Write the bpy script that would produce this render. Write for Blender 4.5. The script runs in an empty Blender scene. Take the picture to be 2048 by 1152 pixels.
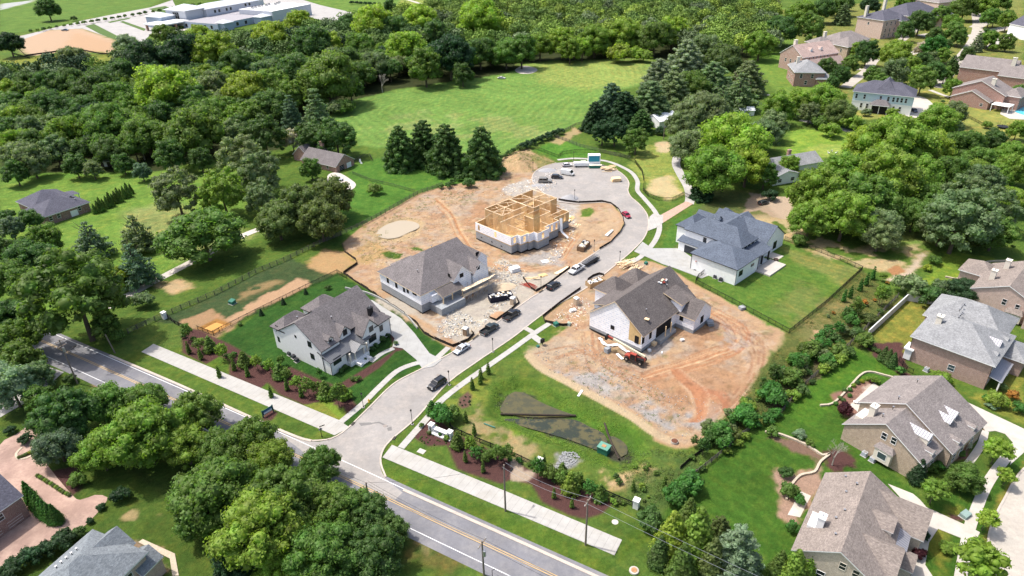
import bpy, bmesh, math, random
import numpy as np
from mathutils import Vector, Matrix
R = math.radians
sc = bpy.context.scene
C = sc.collection
# ------------------------------------------------------------------ camera
FPX = 1366.0; CAMZ = 98.0
_d = np.array([56.0, 2374.0, 1366.0]); _d /= np.linalg.norm(_d)
_f = np.array([0.0, 0.0, 1.0]); _Z = -_d; _Y = _f - (_f @ _d) * _d; _Y /= np.linalg.norm(_Y); _X = np.cross(_Y, _Z)
RC = np.array([_X, _Y, _Z])
cam = bpy.data.cameras.new('camera'); camo = bpy.data.objects.new('camera', cam); C.objects.link(camo)
m = Matrix.Identity(4)
right, down, fwd = RC @ np.array([1, 0, 0]), RC @ np.array([0, 1, 0]), RC @ np.array([0, 0, 1])
for i in range(3):
    m[i][0] = right[i]; m[i][1] = -down[i]; m[i][2] = -fwd[i]
m[2][3] = CAMZ
camo.matrix_world = m
cam.sensor_width = 36; cam.lens = FPX / 2048 * 36; cam.clip_end = 6000; cam.clip_start = 1
sc.camera = camo
sc.render.resolution_x = 1024; sc.render.resolution_y = 576
# ------------------------------------------------------------------ light
SUN_EL, SUN_DIR = 63.0, Vector((0.95, -0.31, 0))          # shadows fall towards +x
world = bpy.data.worlds.new('World'); sc.world = world; world.use_nodes = True
wn = world.node_tree; sky = wn.nodes.new('ShaderNodeTexSky'); sky.sky_type = 'NISHITA'; sky.sun_disc = False
sky.sun_elevation = R(SUN_EL); sky.sun_rotation = R(288); sky.altitude = 200; sky.air_density = 1.0; sky.dust_density = 5.0; sky.ozone_density = 0.6
bg = wn.nodes['Background']; bg.inputs[1].default_value = 0.15; wn.links.new(sky.outputs[0], bg.inputs[0])
sl = bpy.data.lights.new('sun', 'SUN'); sl.energy = 3.0; sl.angle = R(1.5); sl.color = (1.0, 0.955, 0.88)
so = bpy.data.objects.new('sun', sl); C.objects.link(so)
dv = SUN_DIR.normalized() * math.cos(R(SUN_EL)); dv.z = -math.sin(R(SUN_EL))
so.rotation_euler = dv.to_track_quat('-Z', 'Y').to_euler(); so.location = (-200, 100, 400)
sc.view_settings.view_transform = 'Standard'; sc.view_settings.look = 'None'
sc.view_settings.exposure = 0.74; sc.view_settings.gamma = 1; sc.view_settings.use_curve_mapping = False
sc.render.engine = 'CYCLES'; sc.cycles.max_bounces = 8; sc.cycles.diffuse_bounces = 5; sc.cycles.transparent_max_bounces = 6

def ray(px, py): return RC @ np.array([px - 1024.0, py - 576.0, FPX])
def G(px, py, z=0.0):
    """ground point (at height z) seen at a pixel of the 2048 px photograph"""
    v = ray(px, py); t = (CAMZ - z) / -v[2]; return Vector((v[0] * t, v[1] * t))
def GP(pts, z=0.0): return [G(x, y, z) for x, y in pts]
def scale_at(px, py):
    v = ray(px, py); t = CAMZ / -v[2]; return t     # metres per photo pixel at ground

# ------------------------------------------------------------------ tagging
AUTO = []
def tag(o, label=None, cat=None, group=None, kind=None):
    if label: o['label'] = label
    if cat: o['category'] = cat
    if group: o['group'] = group
    if kind: o['kind'] = kind
    return o
def empty(name, loc=(0, 0, 0), rz=0.0):
    o = bpy.data.objects.new(name, None); C.objects.link(o); o.location = loc; o.rotation_euler = (0, 0, rz); o.empty_display_size = 0.5
    return o
def place(me, name, loc=(0, 0, 0), rz=0.0, parent=None, scale=None):
    o = bpy.data.objects.new(name, me); C.objects.link(o); o.location = loc; o.rotation_euler = (0, 0, rz)
    if scale is not None: o.scale = scale
    if parent: o.parent = parent
    return o
def copy_tree(o, parent=None):
    c = o.copy(); C.objects.link(c)
    if parent: c.parent = parent
    for ch in list(o.children): copy_tree(ch, c)
    return c
def auto(o, desc, cat, group=None):
    """label completed at the end from the nearest landmark"""
    o['category'] = cat
    if group: o['group'] = group
    AUTO.append((o, desc)); return o

# ------------------------------------------------------------------ materials
def newmat(name, rough=0.85, spec=0.2, metal=0.0):
    m = bpy.data.materials.new(name); m.use_nodes = True
    b = m.node_tree.nodes['Principled BSDF']; b.inputs['Roughness'].default_value = rough
    b.inputs['Specular IOR Level'].default_value = spec; b.inputs['Metallic'].default_value = metal
    return m, m.node_tree, b
def noise(nt, scale, detail=4, rough=0.6, vec=None):
    n = nt.nodes.new('ShaderNodeTexNoise'); n.inputs['Scale'].default_value = scale; n.inputs['Detail'].default_value = detail
    n.inputs['Roughness'].default_value = rough
    if vec is not None: nt.links.new(vec, n.inputs['Vector'])
    return n.outputs['Fac']
def math_(nt, op, a, b=None, c=None):
    n = nt.nodes.new('ShaderNodeMath'); n.operation = op
    for i, v in enumerate((a, b, c)):
        if v is None: continue
        if isinstance(v, (int, float)): n.inputs[i].default_value = v
        else: nt.links.new(v, n.inputs[i])
    return n.outputs[0]
def ramp(nt, fac, stops):
    n = nt.nodes.new('ShaderNodeValToRGB'); nt.links.new(fac, n.inputs[0]); e = n.color_ramp.elements
    while len(e) < len(stops): e.new(0.5)
    for k, (p, c) in enumerate(stops): e[k].position = p; e[k].color = (*c, 1)
    return n.outputs[0]
def mixc(nt, fac, a, b, blend='MIX'):
    n = nt.nodes.new('ShaderNodeMix'); n.data_type = 'RGBA'; n.blend_type = blend
    for i, v in ((0, fac), (6, a), (7, b)):
        if isinstance(v, (int, float)): n.inputs[i].default_value = v
        elif isinstance(v, tuple): n.inputs[i].default_value = (*v, 1)
        else: nt.links.new(v, n.inputs[i])
    return n.outputs[2]
def maprange(nt, v, a, b, c, d):
    n = nt.nodes.new('ShaderNodeMapRange'); nt.links.new(v, n.inputs[0])
    for i, x in enumerate((a, b, c, d)): n.inputs[i + 1].default_value = x
    return n.outputs[0]
def bump(nt, b, h, strength=0.3, dist=0.05):
    n = nt.nodes.new('ShaderNodeBump'); n.inputs['Strength'].default_value = strength; n.inputs['Distance'].default_value = dist
    nt.links.new(h, n.inputs['Height']); nt.links.new(n.outputs[0], b.inputs['Normal'])
def pos(nt):
    return nt.nodes.new('ShaderNodeNewGeometry').outputs['Position']
def uvn(nt):
    return nt.nodes.new('ShaderNodeUVMap').outputs[0]
MT = {}
def plain(name, col, rough=0.8, var=0.12, scale=2.0, spec=0.2, metal=0.0, bmp=0.0):
    if name in MT: return MT[name]
    m, nt, b = newmat(name, rough, spec, metal)
    n = noise(nt, scale, 5, 0.65, pos(nt)); f = maprange(nt, n, 0.25, 0.75, 1 - var, 1 + var)
    v = nt.nodes.new('ShaderNodeVectorMath'); v.operation = 'SCALE'; v.inputs[0].default_value = col; nt.links.new(f, v.inputs['Scale'])
    nt.links.new(v.outputs[0], b.inputs['Base Color'])
    if bmp: bump(nt, b, n, bmp, 0.05)
    MT[name] = m; return m
def shingle(name, col, var=0.35):
    m, nt, b = newmat(name, 0.95, 0.1); u = uvn(nt)
    br = nt.nodes.new('ShaderNodeTexBrick'); nt.links.new(u, br.inputs['Vector'])
    br.inputs['Scale'].default_value = 1.0; br.inputs['Brick Width'].default_value = 0.33; br.inputs['Row Height'].default_value = 0.15
    br.inputs['Mortar Size'].default_value = 0.008; br.inputs['Color1'].default_value = (1.18, 1.18, 1.18, 1)
    br.inputs['Color2'].default_value = (0.8, 0.8, 0.82, 1); br.inputs['Mortar'].default_value = (0.5, 0.5, 0.5, 1)
    n1 = noise(nt, 0.35, 4, 0.6, u); n2 = noise(nt, 2.3, 3, 0.7, u)
    f = math_(nt, 'MULTIPLY', maprange(nt, n1, 0.3, 0.7, 0.86, 1.12), maprange(nt, n2, 0.3, 0.7, 1 - var * .6, 1 + var * .6))
    c = mixc(nt, 1.0, col, br.outputs['Color'], 'MULTIPLY')
    v = nt.nodes.new('ShaderNodeVectorMath'); v.operation = 'SCALE'; nt.links.new(c, v.inputs[0]); nt.links.new(f, v.inputs['Scale'])
    nt.links.new(v.outputs[0], b.inputs['Base Color']); bump(nt, b, br.outputs['Fac'], -0.4, 0.02)
    return m
def brick(name, c1, c2, mortar=(0.42, 0.38, 0.34), bw=0.24, rh=0.085, var=1.0):
    m, nt, b = newmat(name, 0.9, 0.15); u = uvn(nt)
    br = nt.nodes.new('ShaderNodeTexBrick'); nt.links.new(u, br.inputs['Vector'])
    br.inputs['Scale'].default_value = 1.0; br.inputs['Brick Width'].default_value = bw; br.inputs['Row Height'].default_value = rh
    br.inputs['Mortar Size'].default_value = 0.012; br.inputs['Color1'].default_value = (*c1, 1); br.inputs['Color2'].default_value = (*c2, 1)
    br.inputs['Mortar'].default_value = (*mortar, 1); br.inputs['Bias'].default_value = 0.0
    n = noise(nt, 1.3, 5, 0.7, u); n3 = noise(nt, 7.0, 2, 0.7, u)
    f = math_(nt, 'MULTIPLY', maprange(nt, n, 0.3, 0.7, 1 - .18 * var, 1 + .18 * var), maprange(nt, n3, 0.3, 0.7, 1 - .2 * var, 1 + .2 * var))
    v = nt.nodes.new('ShaderNodeVectorMath'); v.operation = 'SCALE'; nt.links.new(br.outputs['Color'], v.inputs[0]); nt.links.new(f, v.inputs['Scale'])
    nt.links.new(v.outputs[0], b.inputs['Base Color']); bump(nt, b, br.outputs['Fac'], -0.3, 0.01)
    return m
def stripes(name, base, line, period, duty=0.12, vertical=False, rough=0.7, var=0.06, metal=0.0, spec=0.3):
    """regular seams (siding courses, standing seams, planks)"""
    m, nt, b = newmat(name, rough, spec, metal); u = uvn(nt)
    s = nt.nodes.new('ShaderNodeSeparateXYZ'); nt.links.new(u, s.inputs[0])
    t = math_(nt, 'FRACT', math_(nt, 'DIVIDE', s.outputs[0 if vertical else 1], period))
    f = math_(nt, 'LESS_THAN', t, duty)
    n = noise(nt, 1.1, 5, 0.7, u)
    c = mixc(nt, f, base, line)
    v = nt.nodes.new('ShaderNodeVectorMath'); v.operation = 'SCALE'; nt.links.new(c, v.inputs[0]); nt.links.new(maprange(nt, n, .3, .7, 1 - var, 1 + var), v.inputs['Scale'])
    nt.links.new(v.outputs[0], b.inputs['Base Color']); bump(nt, b, f, 0.5, 0.03)
    return m
def wrapmat():
    """white weather-barrier sheet with rows of small blue-grey printed marks"""
    m, nt, b = newmat('house_wrap', 0.7, 0.2); u = uvn(nt)
    br = nt.nodes.new('ShaderNodeTexBrick'); nt.links.new(u, br.inputs['Vector']); br.inputs['Scale'].default_value = 1.0
    br.inputs['Brick Width'].default_value = 1.5; br.inputs['Row Height'].default_value = 0.62; br.inputs['Mortar Size'].default_value = 0.225; br.inputs['Mortar Smooth'].default_value = 0
    n = noise(nt, 3.2, 3, 0.8, u); n2 = noise(nt, 0.6, 4, 0.6, u)
    inside = math_(nt, 'SUBTRACT', 1.0, br.outputs['Fac'])
    mk = math_(nt, 'MULTIPLY', inside, math_(nt, 'GREATER_THAN', n, 0.50))
    c = mixc(nt, mk, (0.86, 0.87, 0.90), (0.46, 0.54, 0.70))
    v = nt.nodes.new('ShaderNodeVectorMath'); v.operation = 'SCALE'; nt.links.new(c, v.inputs[0]); nt.links.new(maprange(nt, n2, .3, .7, .88, 1.06), v.inputs['Scale'])
    nt.links.new(v.outputs[0], b.inputs['Base Color']); bump(nt, b, noise(nt, 0.9, 3, .6, u), 0.35, 0.12)
    return m
def glassmat(name, col=(0.02, 0.025, 0.03), rough=0.08):
    m, nt, b = newmat(name, rough, 0.5); b.inputs['Base Color'].default_value = (*col, 1)
    return m
def leafmat():
    m, nt, b = newmat('foliage', 0.55, 0.25)
    oi = nt.nodes.new('ShaderNodeObjectInfo'); ge = nt.nodes.new('ShaderNodeNewGeometry')
    tc = nt.nodes.new('ShaderNodeTexCoord')
    n = noise(nt, 0.55, 3, 0.6, tc.outputs['Object'])
    f = math_(nt, 'MULTIPLY', maprange(nt, ge.outputs['Random Per Island'], 0, 1, 0.7, 1.35), maprange(nt, n, 0.3, 0.7, 0.72, 1.28))
    hs = nt.nodes.new('ShaderNodeHueSaturation'); nt.links.new(oi.outputs['Color'], hs.inputs['Color'])
    nt.links.new(maprange(nt, n, 0.3, 0.7, 0.485, 0.515), hs.inputs['Hue']); nt.links.new(f, hs.inputs['Value'])
    nt.links.new(hs.outputs[0], b.inputs['Base Color'])
    tr = nt.nodes.new('ShaderNodeBsdfTranslucent'); mx = nt.nodes.new('ShaderNodeMixShader'); mx.inputs[0].default_value = 0.45
    tb = nt.nodes.new('ShaderNodeVectorMath'); tb.operation = 'MULTIPLY'; nt.links.new(hs.outputs[0], tb.inputs[0]); tb.inputs[1].default_value = (1.5, 1.6, 0.8)
    nt.links.new(tb.outputs[0], tr.inputs['Color'])
    out = nt.nodes['Material Output']; nt.links.new(b.outputs[0], mx.inputs[1]); nt.links.new(tr.outputs[0], mx.inputs[2]); nt.links.new(mx.outputs[0], out.inputs[0])
    return m
def paintmat(name, rough=0.3):
    """body paint; the colour comes from the object"""
    m, nt, b = newmat(name, rough, 0.5); oi = nt.nodes.new('ShaderNodeObjectInfo')
    n = noise(nt, 3.0, 4, .6, pos(nt)); v = nt.nodes.new('ShaderNodeVectorMath'); v.operation = 'SCALE'
    nt.links.new(oi.outputs['Color'], v.inputs[0]); nt.links.new(maprange(nt, n, .3, .7, .9, 1.08), v.inputs['Scale']); nt.links.new(v.outputs[0], b.inputs['Base Color'])
    b.inputs['Coat Weight'].default_value = 0.5; b.inputs['Coat Roughness'].default_value = 0.08
    return m
def asphalt(name, col, patch=0.2, pinkish=None):
    m, nt, b = newmat(name, 0.92, 0.15); p = pos(nt)
    n1 = noise(nt, 0.12, 5, 0.6, p); n2 = noise(nt, 1.2, 5, 0.7, p); n3 = noise(nt, 9, 3, 0.7, p)
    f = math_(nt, 'MULTIPLY', math_(nt, 'MULTIPLY', maprange(nt, n1, .3, .7, 1 - patch, 1 + patch), maprange(nt, n2, .3, .7, .93, 1.07)), maprange(nt, n3, .3, .7, .88, 1.12))
    c = mixc(nt, maprange(nt, noise(nt, 0.3, 5, .65, p), .45, .65, 0, 1), col, pinkish or col); c = mixc(nt, maprange(nt, noise(nt, 0.8, 6, .75, p), .56, .74, 0, .45), c, tuple(x * y for x, y in zip(col, (.74, .70, .66))))
    v = nt.nodes.new('ShaderNodeVectorMath'); v.operation = 'SCALE'; nt.links.new(c, v.inputs[0]); nt.links.new(f, v.inputs['Scale'])
    nt.links.new(v.outputs[0], b.inputs['Base Color']); bump(nt, b, n3, 0.2, 0.01)
    return m
def concrete(name, col, joint=1.5, jw=0.03, dark=0.7):
    m, nt, b = newmat(name, 0.9, 0.15); u = uvn(nt); s = nt.nodes.new('ShaderNodeSeparateXYZ'); nt.links.new(u, s.inputs[0])
    t = math_(nt, 'FRACT', math_(nt, 'DIVIDE', s.outputs[0], joint)); f = math_(nt, 'LESS_THAN', t, jw / joint)
    p = pos(nt); n1 = noise(nt, 0.5, 5, .6, p); n2 = noise(nt, 6, 4, .7, p)
    st_ = maprange(nt, noise(nt, 0.22, 6, .7, p), .5, .72, 0, .5); c = mixc(nt, f, mixc(nt, st_, col, tuple(x * y for x, y in zip(col, (.80, .74, .64)))), tuple(x * dark for x in col))
    g = math_(nt, 'MULTIPLY', maprange(nt, n1, .3, .7, .9, 1.08), maprange(nt, n2, .3, .7, .93, 1.06))
    v = nt.nodes.new('ShaderNodeVectorMath'); v.operation = 'SCALE'; nt.links.new(c, v.inputs[0]); nt.links.new(g, v.inputs['Scale'])
    nt.links.new(v.outputs[0], b.inputs['Base Color'])
    return m

LEAF = leafmat(); PAINT = paintmat('car_paint')
BARK = plain('bark', (0.11, 0.085, 0.065), 0.95, 0.3, 3.0, bmp=0.5)
SH_GREY = shingle('shingle_taupe', (0.165, 0.15, 0.15)); SH_BLUE = shingle('shingle_blue_grey', (0.105, 0.125, 0.16))
SH_BROWN = shingle('shingle_brown', (0.125, 0.10, 0.105)); SH_BROWN2 = shingle('shingle_umber', (0.13, 0.115, 0.11))
SH_LIGHT = shingle('shingle_light_grey', (0.25, 0.255, 0.26), 0.25); SH_TAN = shingle('shingle_tan', (0.225, 0.20, 0.19)); SH_TAN2 = shingle('shingle_sand', (0.235, 0.20, 0.178))
SH_NAVY = shingle('shingle_charcoal', (0.10, 0.10, 0.125)); SH_ROSE = shingle('shingle_rose', (0.40, 0.30, 0.265)); SH_SLATE = shingle('shingle_slate', (0.185, 0.205, 0.22))
BR_RED = brick('brick_red', (0.16, 0.055, 0.045), (0.24, 0.09, 0.07)); BR_PINK = brick('brick_rose', (0.40, 0.24, 0.19), (0.30, 0.16, 0.125), (0.45, 0.40, 0.36))
BR_TAN = brick('brick_tan', (0.42, 0.31, 0.21), (0.28, 0.19, 0.13), (0.5, 0.45, 0.38)); BR_CREAM = brick('brick_cream', (0.52, 0.43, 0.33), (0.40, 0.31, 0.23), (0.6, 0.55, 0.48))
BR_RUST = brick('brick_rust', (0.34, 0.15, 0.11), (0.24, 0.10, 0.075)); BR_PALE = brick('brick_pale', (0.52, 0.36, 0.30), (0.42, 0.27, 0.22), (0.55, 0.5, 0.45))
BR_WHITE = brick('brick_painted_white', (0.84, 0.83, 0.81), (0.80, 0.79, 0.77), (0.74, 0.73, 0.71), var=.25); CMU = brick('block_wall', (0.29, 0.31, 0.33), (0.255, 0.27, 0.285), (0.34, 0.35, 0.36), 0.4, 0.2)
SIDING_W = stripes('siding_white', (0.86, 0.86, 0.85), (0.7, 0.7, 0.7), 0.45, 0.1, True); SIDING_B = stripes('siding_pale_blue', (0.50, 0.63, 0.66), (0.4, 0.52, 0.56), 0.2, 0.12)
METAL_D = stripes('metal_roof_dark', (0.14, 0.145, 0.155), (0.075, 0.078, 0.085), 0.45, 0.14, True, 0.4, 0.06, 0.4); METAL_L = stripes('metal_roof_light', (0.30, 0.30, 0.325), (0.13, 0.13, 0.16), 0.5, 0.2, True, 0.45, 0.06, 0.3)
WRAP = wrapmat(); OSB = plain('plywood_sheathing', (0.58, 0.41, 0.20), 0.85, 0.18, 1.5); LUMBER = plain('lumber', (0.74, 0.55, 0.33), 0.8, 0.2, 2.5)
LUMBER_P = plain('pale_lumber', (0.78, 0.62, 0.42), 0.8, 0.15, 2.5)
WHITE = plain('white_trim', (0.80, 0.80, 0.79), 0.6, 0.05); BLACKT = plain('black_trim', (0.02, 0.02, 0.022), 0.5, 0.1); CREAM = plain('cream_trim', (0.66, 0.61, 0.52), 0.7, 0.06)
DARK = plain('dark_interior', (0.018, 0.017, 0.017), 0.9, 0.2); GLASS = glassmat('window_glass'); GLASS_B = glassmat('window_glass_sky', (0.05, 0.075, 0.085)); CARGLASS = glassmat('car_glass', (0.012, 0.014, 0.017), 0.05)
RUBBER = plain('rubber', (0.018, 0.018, 0.018), 0.9, 0.2); CHROME = plain('grey_metal', (0.4, 0.4, 0.41), 0.35, 0.08, metal=0.6); IRON = plain('black_iron', (0.012, 0.012, 0.013), 0.55, 0.2)
WOODPOLE = plain('weathered_pole', (0.20, 0.165, 0.135), 0.95, 0.2); SILT = plain('silt_cloth', (0.03, 0.024, 0.02), 0.9, 0.3); FENCEWOOD = plain('weathered_board', (0.10, 0.09, 0.082), 0.9, 0.3)
CONC = concrete('pavement_concrete', (0.37, 0.36, 0.34), 1.5, .05, .62); CONC_D = concrete('drive_concrete', (0.33, 0.33, 0.32), 3.0, 0.05, 0.75); CONC_P = concrete('kerb_concrete', (0.44, 0.385, 0.335), 3.0, 0.03)
CONC_W = concrete('pale_drive_concrete', (0.44, 0.41, 0.37), 3.0, 0.04, 0.85)
GREENBOX = plain('utility_green', (0.03, 0.14, 0.10), 0.5, 0.1); RED = plain('red_paint', (0.33, 0.065, 0.045), 0.5, 0.2); STONE = plain('white_stone', (0.76, 0.75, 0.73), 0.8, 0.12, 5)
TAN_ST = plain('tan_stone', (0.42, 0.36, 0.28), 0.9, 0.25, 3, bmp=.5); SHEET = plain('white_sheet', (0.75, 0.75, 0.74), 0.7, 0.1)

# ------------------------------------------------------------------ mesh builder
class MB:
    def __init__(s): s.v = []; s.f = []; s.mi = []; s.mats = []
    def mat(s, m):
        if m not in s.mats: s.mats.append(m)
        return s.mats.index(m)
    def face(s, pts, m):
        b = len(s.v); s.v += [tuple(p) for p in pts]; s.f.append(tuple(range(b, b + len(pts)))); s.mi.append(s.mat(m))
    def hexa(s, p, m, top=None, bottom=None):
        """p: 4 bottom pts then 4 top pts, counter-clockwise from above"""
        b = len(s.v); s.v += [tuple(q) for q in p]; k = s.mat(m)
        for i in range(4):
            j = (i + 1) % 4; s.f.append((b + i, b + j, b + 4 + j, b + 4 + i)); s.mi.append(k)
        s.f.append((b + 4, b + 5, b + 6, b + 7)); s.mi.append(s.mat(top) if top else k)
        s.f.append((b + 3, b + 2, b + 1, b)); s.mi.append(s.mat(bottom) if bottom else k)
    def box(s, x0, y0, z0, x1, y1, z1, m, top=None):
        if x1 < x0: x0, x1 = x1, x0
        if y1 < y0: y0, y1 = y1, y0
        s.hexa([(x0, y0, z0), (x1, y0, z0), (x1, y1, z0), (x0, y1, z0), (x0, y0, z1), (x1, y0, z1), (x1, y1, z1), (x0, y1, z1)], m, top)
    def obox(s, cx, cy, z0, lx, ly, h, yaw, m, top=None):
        c, n = math.cos(yaw), math.sin(yaw); q = []
        for z in (z0, z0 + h):
            for a, b in ((-1, -1), (1, -1), (1, 1), (-1, 1)):
                x, y = a * lx / 2, b * ly / 2; q.append((cx + x * c - y * n, cy + x * n + y * c, z))
        s.hexa(q, m, top)
    def beam(s, p, q, w, h, m):
        p = Vector(p); q = Vector(q); d = (q - p)
        if d.length < 1e-6: return
        d.normalize(); up = Vector((0, 0, 1)) if abs(d.z) < 0.95 else Vector((0, 1, 0))
        a = d.cross(up).normalized() * (w / 2); b = a.cross(d).normalized() * (h / 2)
        s.hexa([p - a - b, p + a - b, q + a - b, q - a - b, p - a + b, p + a + b, q + a + b, q - a + b], m)
    def tube(s, p, q, r0, r1, n, m, cap=True):
        p = Vector(p); q = Vector(q); d = (q - p).normalized(); up = Vector((0, 0, 1)) if abs(d.z) < 0.95 else Vector((1, 0, 0))
        a = d.cross(up).normalized(); b = d.cross(a).normalized(); k = s.mat(m); base = len(s.v)
        for c, r in ((p, r0), (q, r1)):
            for i in range(n):
                t = 2 * math.pi * i / n; s.v.append(tuple(c + a * (math.cos(t) * r) + b * (math.sin(t) * r)))
        for i in range(n):
            j = (i + 1) % n; s.f.append((base + i, base + n + i, base + n + j, base + j)); s.mi.append(k)
        if cap:
            s.f.append(tuple(base + n + i for i in range(n))[::-1]); s.mi.append(k)
            s.f.append(tuple(base + i for i in range(n))); s.mi.append(k)
    def path(s, pts, r, n, m):
        for a, b in zip(pts[:-1], pts[1:]): s.tube(a, b, r, r, n, m, False)
    def prism(s, poly, z0, z1, m, side=None):
        """vertical extrusion of a (possibly concave) outline"""
        if sum(a[0] * b[1] - b[0] * a[1] for a, b in zip(poly, list(poly[1:]) + [poly[0]])) < 0: poly = poly[::-1]
        n = len(poly); b = len(s.v)
        s.v += [(p[0], p[1], z0) for p in poly] + [(p[0], p[1], z1) for p in poly]
        k = s.mat(m); ks = s.mat(side) if side else k
        s.f.append(tuple(range(b + n, b + 2 * n))); s.mi.append(k)
        for i in range(n):
            j = (i + 1) % n; s.f.append((b + i, b + j, b + n + j, b + n + i)); s.mi.append(ks)
    def extr(s, prof, fn, a, b, m, capm=None):
        """profile [(u,z)] swept between two positions by fn(t,u,z)->xyz"""
        n = len(prof); base = len(s.v); k = s.mat(m)
        s.v += [fn(a, u, z) for u, z in prof] + [fn(b, u, z) for u, z in prof]
        for i in range(n):
            j = (i + 1) % n; s.f.append((base + i, base + j, base + n + j, base + n + i)); s.mi.append(k)
        kc = s.mat(capm) if capm else k
        s.f.append(tuple(base + i for i in range(n))[::-1]); s.mi.append(kc)
        s.f.append(tuple(base + n + i for i in range(n))); s.mi.append(kc)
    def mesh(s, name, uv=True, smooth=False, fix=False):
        me = bpy.data.meshes.new(name); me.from_pydata(s.v, [], s.f); me.update()
        for m in s.mats: me.materials.append(m)
        me.polygons.foreach_set('material_index', s.mi)
        if fix:
            bm = bmesh.new(); bm.from_mesh(me); bmesh.ops.recalc_face_normals(bm, faces=bm.faces); bm.to_mesh(me); bm.free()
        if uv: box_uv(me)
        if smooth: me.polygons.foreach_set('use_smooth', [True] * len(me.polygons))
        return me
    def build(s, name, parent=None, loc=(0, 0, 0), rz=0.0, uv=True, smooth=False, fix=False):
        return place(s.mesh(name, uv, smooth, fix), name, loc, rz, parent)
def box_uv(me):
    l = me.uv_layers.new(name='UVMap'); nl = len(me.loops); npol = len(me.polygons)
    co = np.empty(len(me.vertices) * 3); me.vertices.foreach_get('co', co); co = co.reshape(-1, 3)
    vi = np.empty(nl, int); me.loops.foreach_get('vertex_index', vi)
    nr = np.empty(npol * 3); me.polygons.foreach_get('normal', nr); nr = nr.reshape(-1, 3)
    lt = np.empty(npol, int); me.polygons.foreach_get('loop_total', lt); ls = np.empty(npol, int); me.polygons.foreach_get('loop_start', ls)
    pi = np.empty(nl, int)
    order = np.argsort(ls); pi = np.repeat(order, lt[order])
    n = nr[pi]; P = co[vi]
    t = np.stack([-n[:, 1], n[:, 0], np.zeros(nl)], 1); L = np.linalg.norm(t, axis=1)
    flat = L < 0.05; t[flat] = (1, 0, 0); L[flat] = 1; t /= L[:, None]
    b = np.cross(n, t)
    uv = np.stack([(P * t).sum(1), (P * b).sum(1)], 1).astype(np.float32).ravel()
    l.data.foreach_set('uv', uv)
def npmesh(name, V, F, mats, mi=None, smooth=False):
    """fast quad/tri mesh from numpy"""
    me = bpy.data.meshes.new(name); V = np.asarray(V, np.float32); F = np.asarray(F, np.int32); k = F.shape[1]
    me.vertices.add(len(V)); me.vertices.foreach_set('co', V.ravel())
    me.loops.add(F.size); me.loops.foreach_set('vertex_index', F.ravel())
    me.polygons.add(len(F)); me.polygons.foreach_set('loop_start', np.arange(0, F.size, k, dtype=np.int32))
    for m in mats: me.materials.append(m)
    if mi is not None: me.polygons.foreach_set('material_index', mi)
    me.update(calc_edges=True)
    if smooth: me.polygons.foreach_set('use_smooth', np.ones(len(F), bool))
    return me
def smoothline(pts, step=1.5, closed=False):
    """Catmull-Rom through 2-D points"""
    P = [Vector(p[:2]) for p in pts]; out = []
    n = len(P); rng = range(n if closed else n - 1)
    for i in rng:
        p1, p2 = P[i], P[(i + 1) % n]; p0 = P[i - 1] if (closed or i > 0) else p1 * 2 - p2
        p3 = P[(i + 2) % n] if (closed or i + 2 < n) else p2 * 2 - p1
        k = max(1, int((p2 - p1).length / step))
        for j in range(k):
            t = j / k; t2 = t * t; t3 = t2 * t
            out.append(0.5 * ((2 * p1) + (p2 - p0) * t + (2 * p0 - 5 * p1 + 4 * p2 - p3) * t2 + (3 * p1 - p0 - 3 * p2 + p3) * t3))
    if not closed: out.append(P[-1])
    return out
def offsets(line, d):
    res = []
    for i, p in enumerate(line):
        a = line[max(0, i - 1)]; b = line[min(len(line) - 1, i + 1)]; t = (b - a)
        if t.length < 1e-9: t = Vector((1, 0))
        t.normalize(); res.append(p + Vector((-t.y, t.x)) * d)
    return res
def ribbon(name, line, d0, d1, z0, z1, mat, parent=None, arclen=True):
    """strip between two offsets of a line, with thickness; uv.x runs along it"""
    A = offsets(line, d0); B = offsets(line, d1); V = []; F = []; n = len(line)
    for i in range(n):
        V += [(A[i].x, A[i].y, z1), (B[i].x, B[i].y, z1), (A[i].x, A[i].y, z0), (B[i].x, B[i].y, z0)]
    for i in range(n - 1):
        a = 4 * i; b = a + 4
        F += [(a, b, b + 1, a + 1), (a + 2, b + 2, b, a), (a + 1, b + 1, b + 3, a + 3)]
    F += [(0, 1, 3, 2), (4 * n - 4, 4 * n - 2, 4 * n - 1, 4 * n - 3)]
    me = bpy.data.meshes.new(name); me.from_pydata(V, [], F); me.materials.append(mat)
    bm = bmesh.new(); bm.from_mesh(me); bmesh.ops.recalc_face_normals(bm, faces=bm.faces)
    if sum(f.normal.z for f in bm.faces if abs(f.normal.z) > .9) < 0:
        bmesh.ops.reverse_faces(bm, faces=bm.faces)
    bm.to_mesh(me); bm.free()
    s = [0.0]
    for i in range(n - 1): s.append(s[-1] + (line[i + 1] - line[i]).length)
    uvl = me.uv_layers.new(name='UVMap')
    for p in me.polygons:
        for li in p.loop_indices:
            vi = me.loops[li].vertex_index; uvl.data[li].uv = (s[vi // 4], (vi % 2) * abs(d1 - d0))
    return place(me, name, parent=parent)
def slab(name, poly, z0, z1, mat, side=None, yaw=0.0):
    mb = MB(); mb.prism([tuple(p) for p in poly], z0, z1, mat, side); me = mb.mesh(name)
    if yaw:
        uvl = me.uv_layers[0].data; c, s_ = math.cos(yaw), math.sin(yaw)
        for p in me.polygons:
            if abs(p.normal.z) > .9:
                for li in p.loop_indices:
                    co = me.vertices[me.loops[li].vertex_index].co; uvl[li].uv = (co.x * c + co.y * s_, -co.x * s_ + co.y * c)
    return place(me, name)
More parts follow.
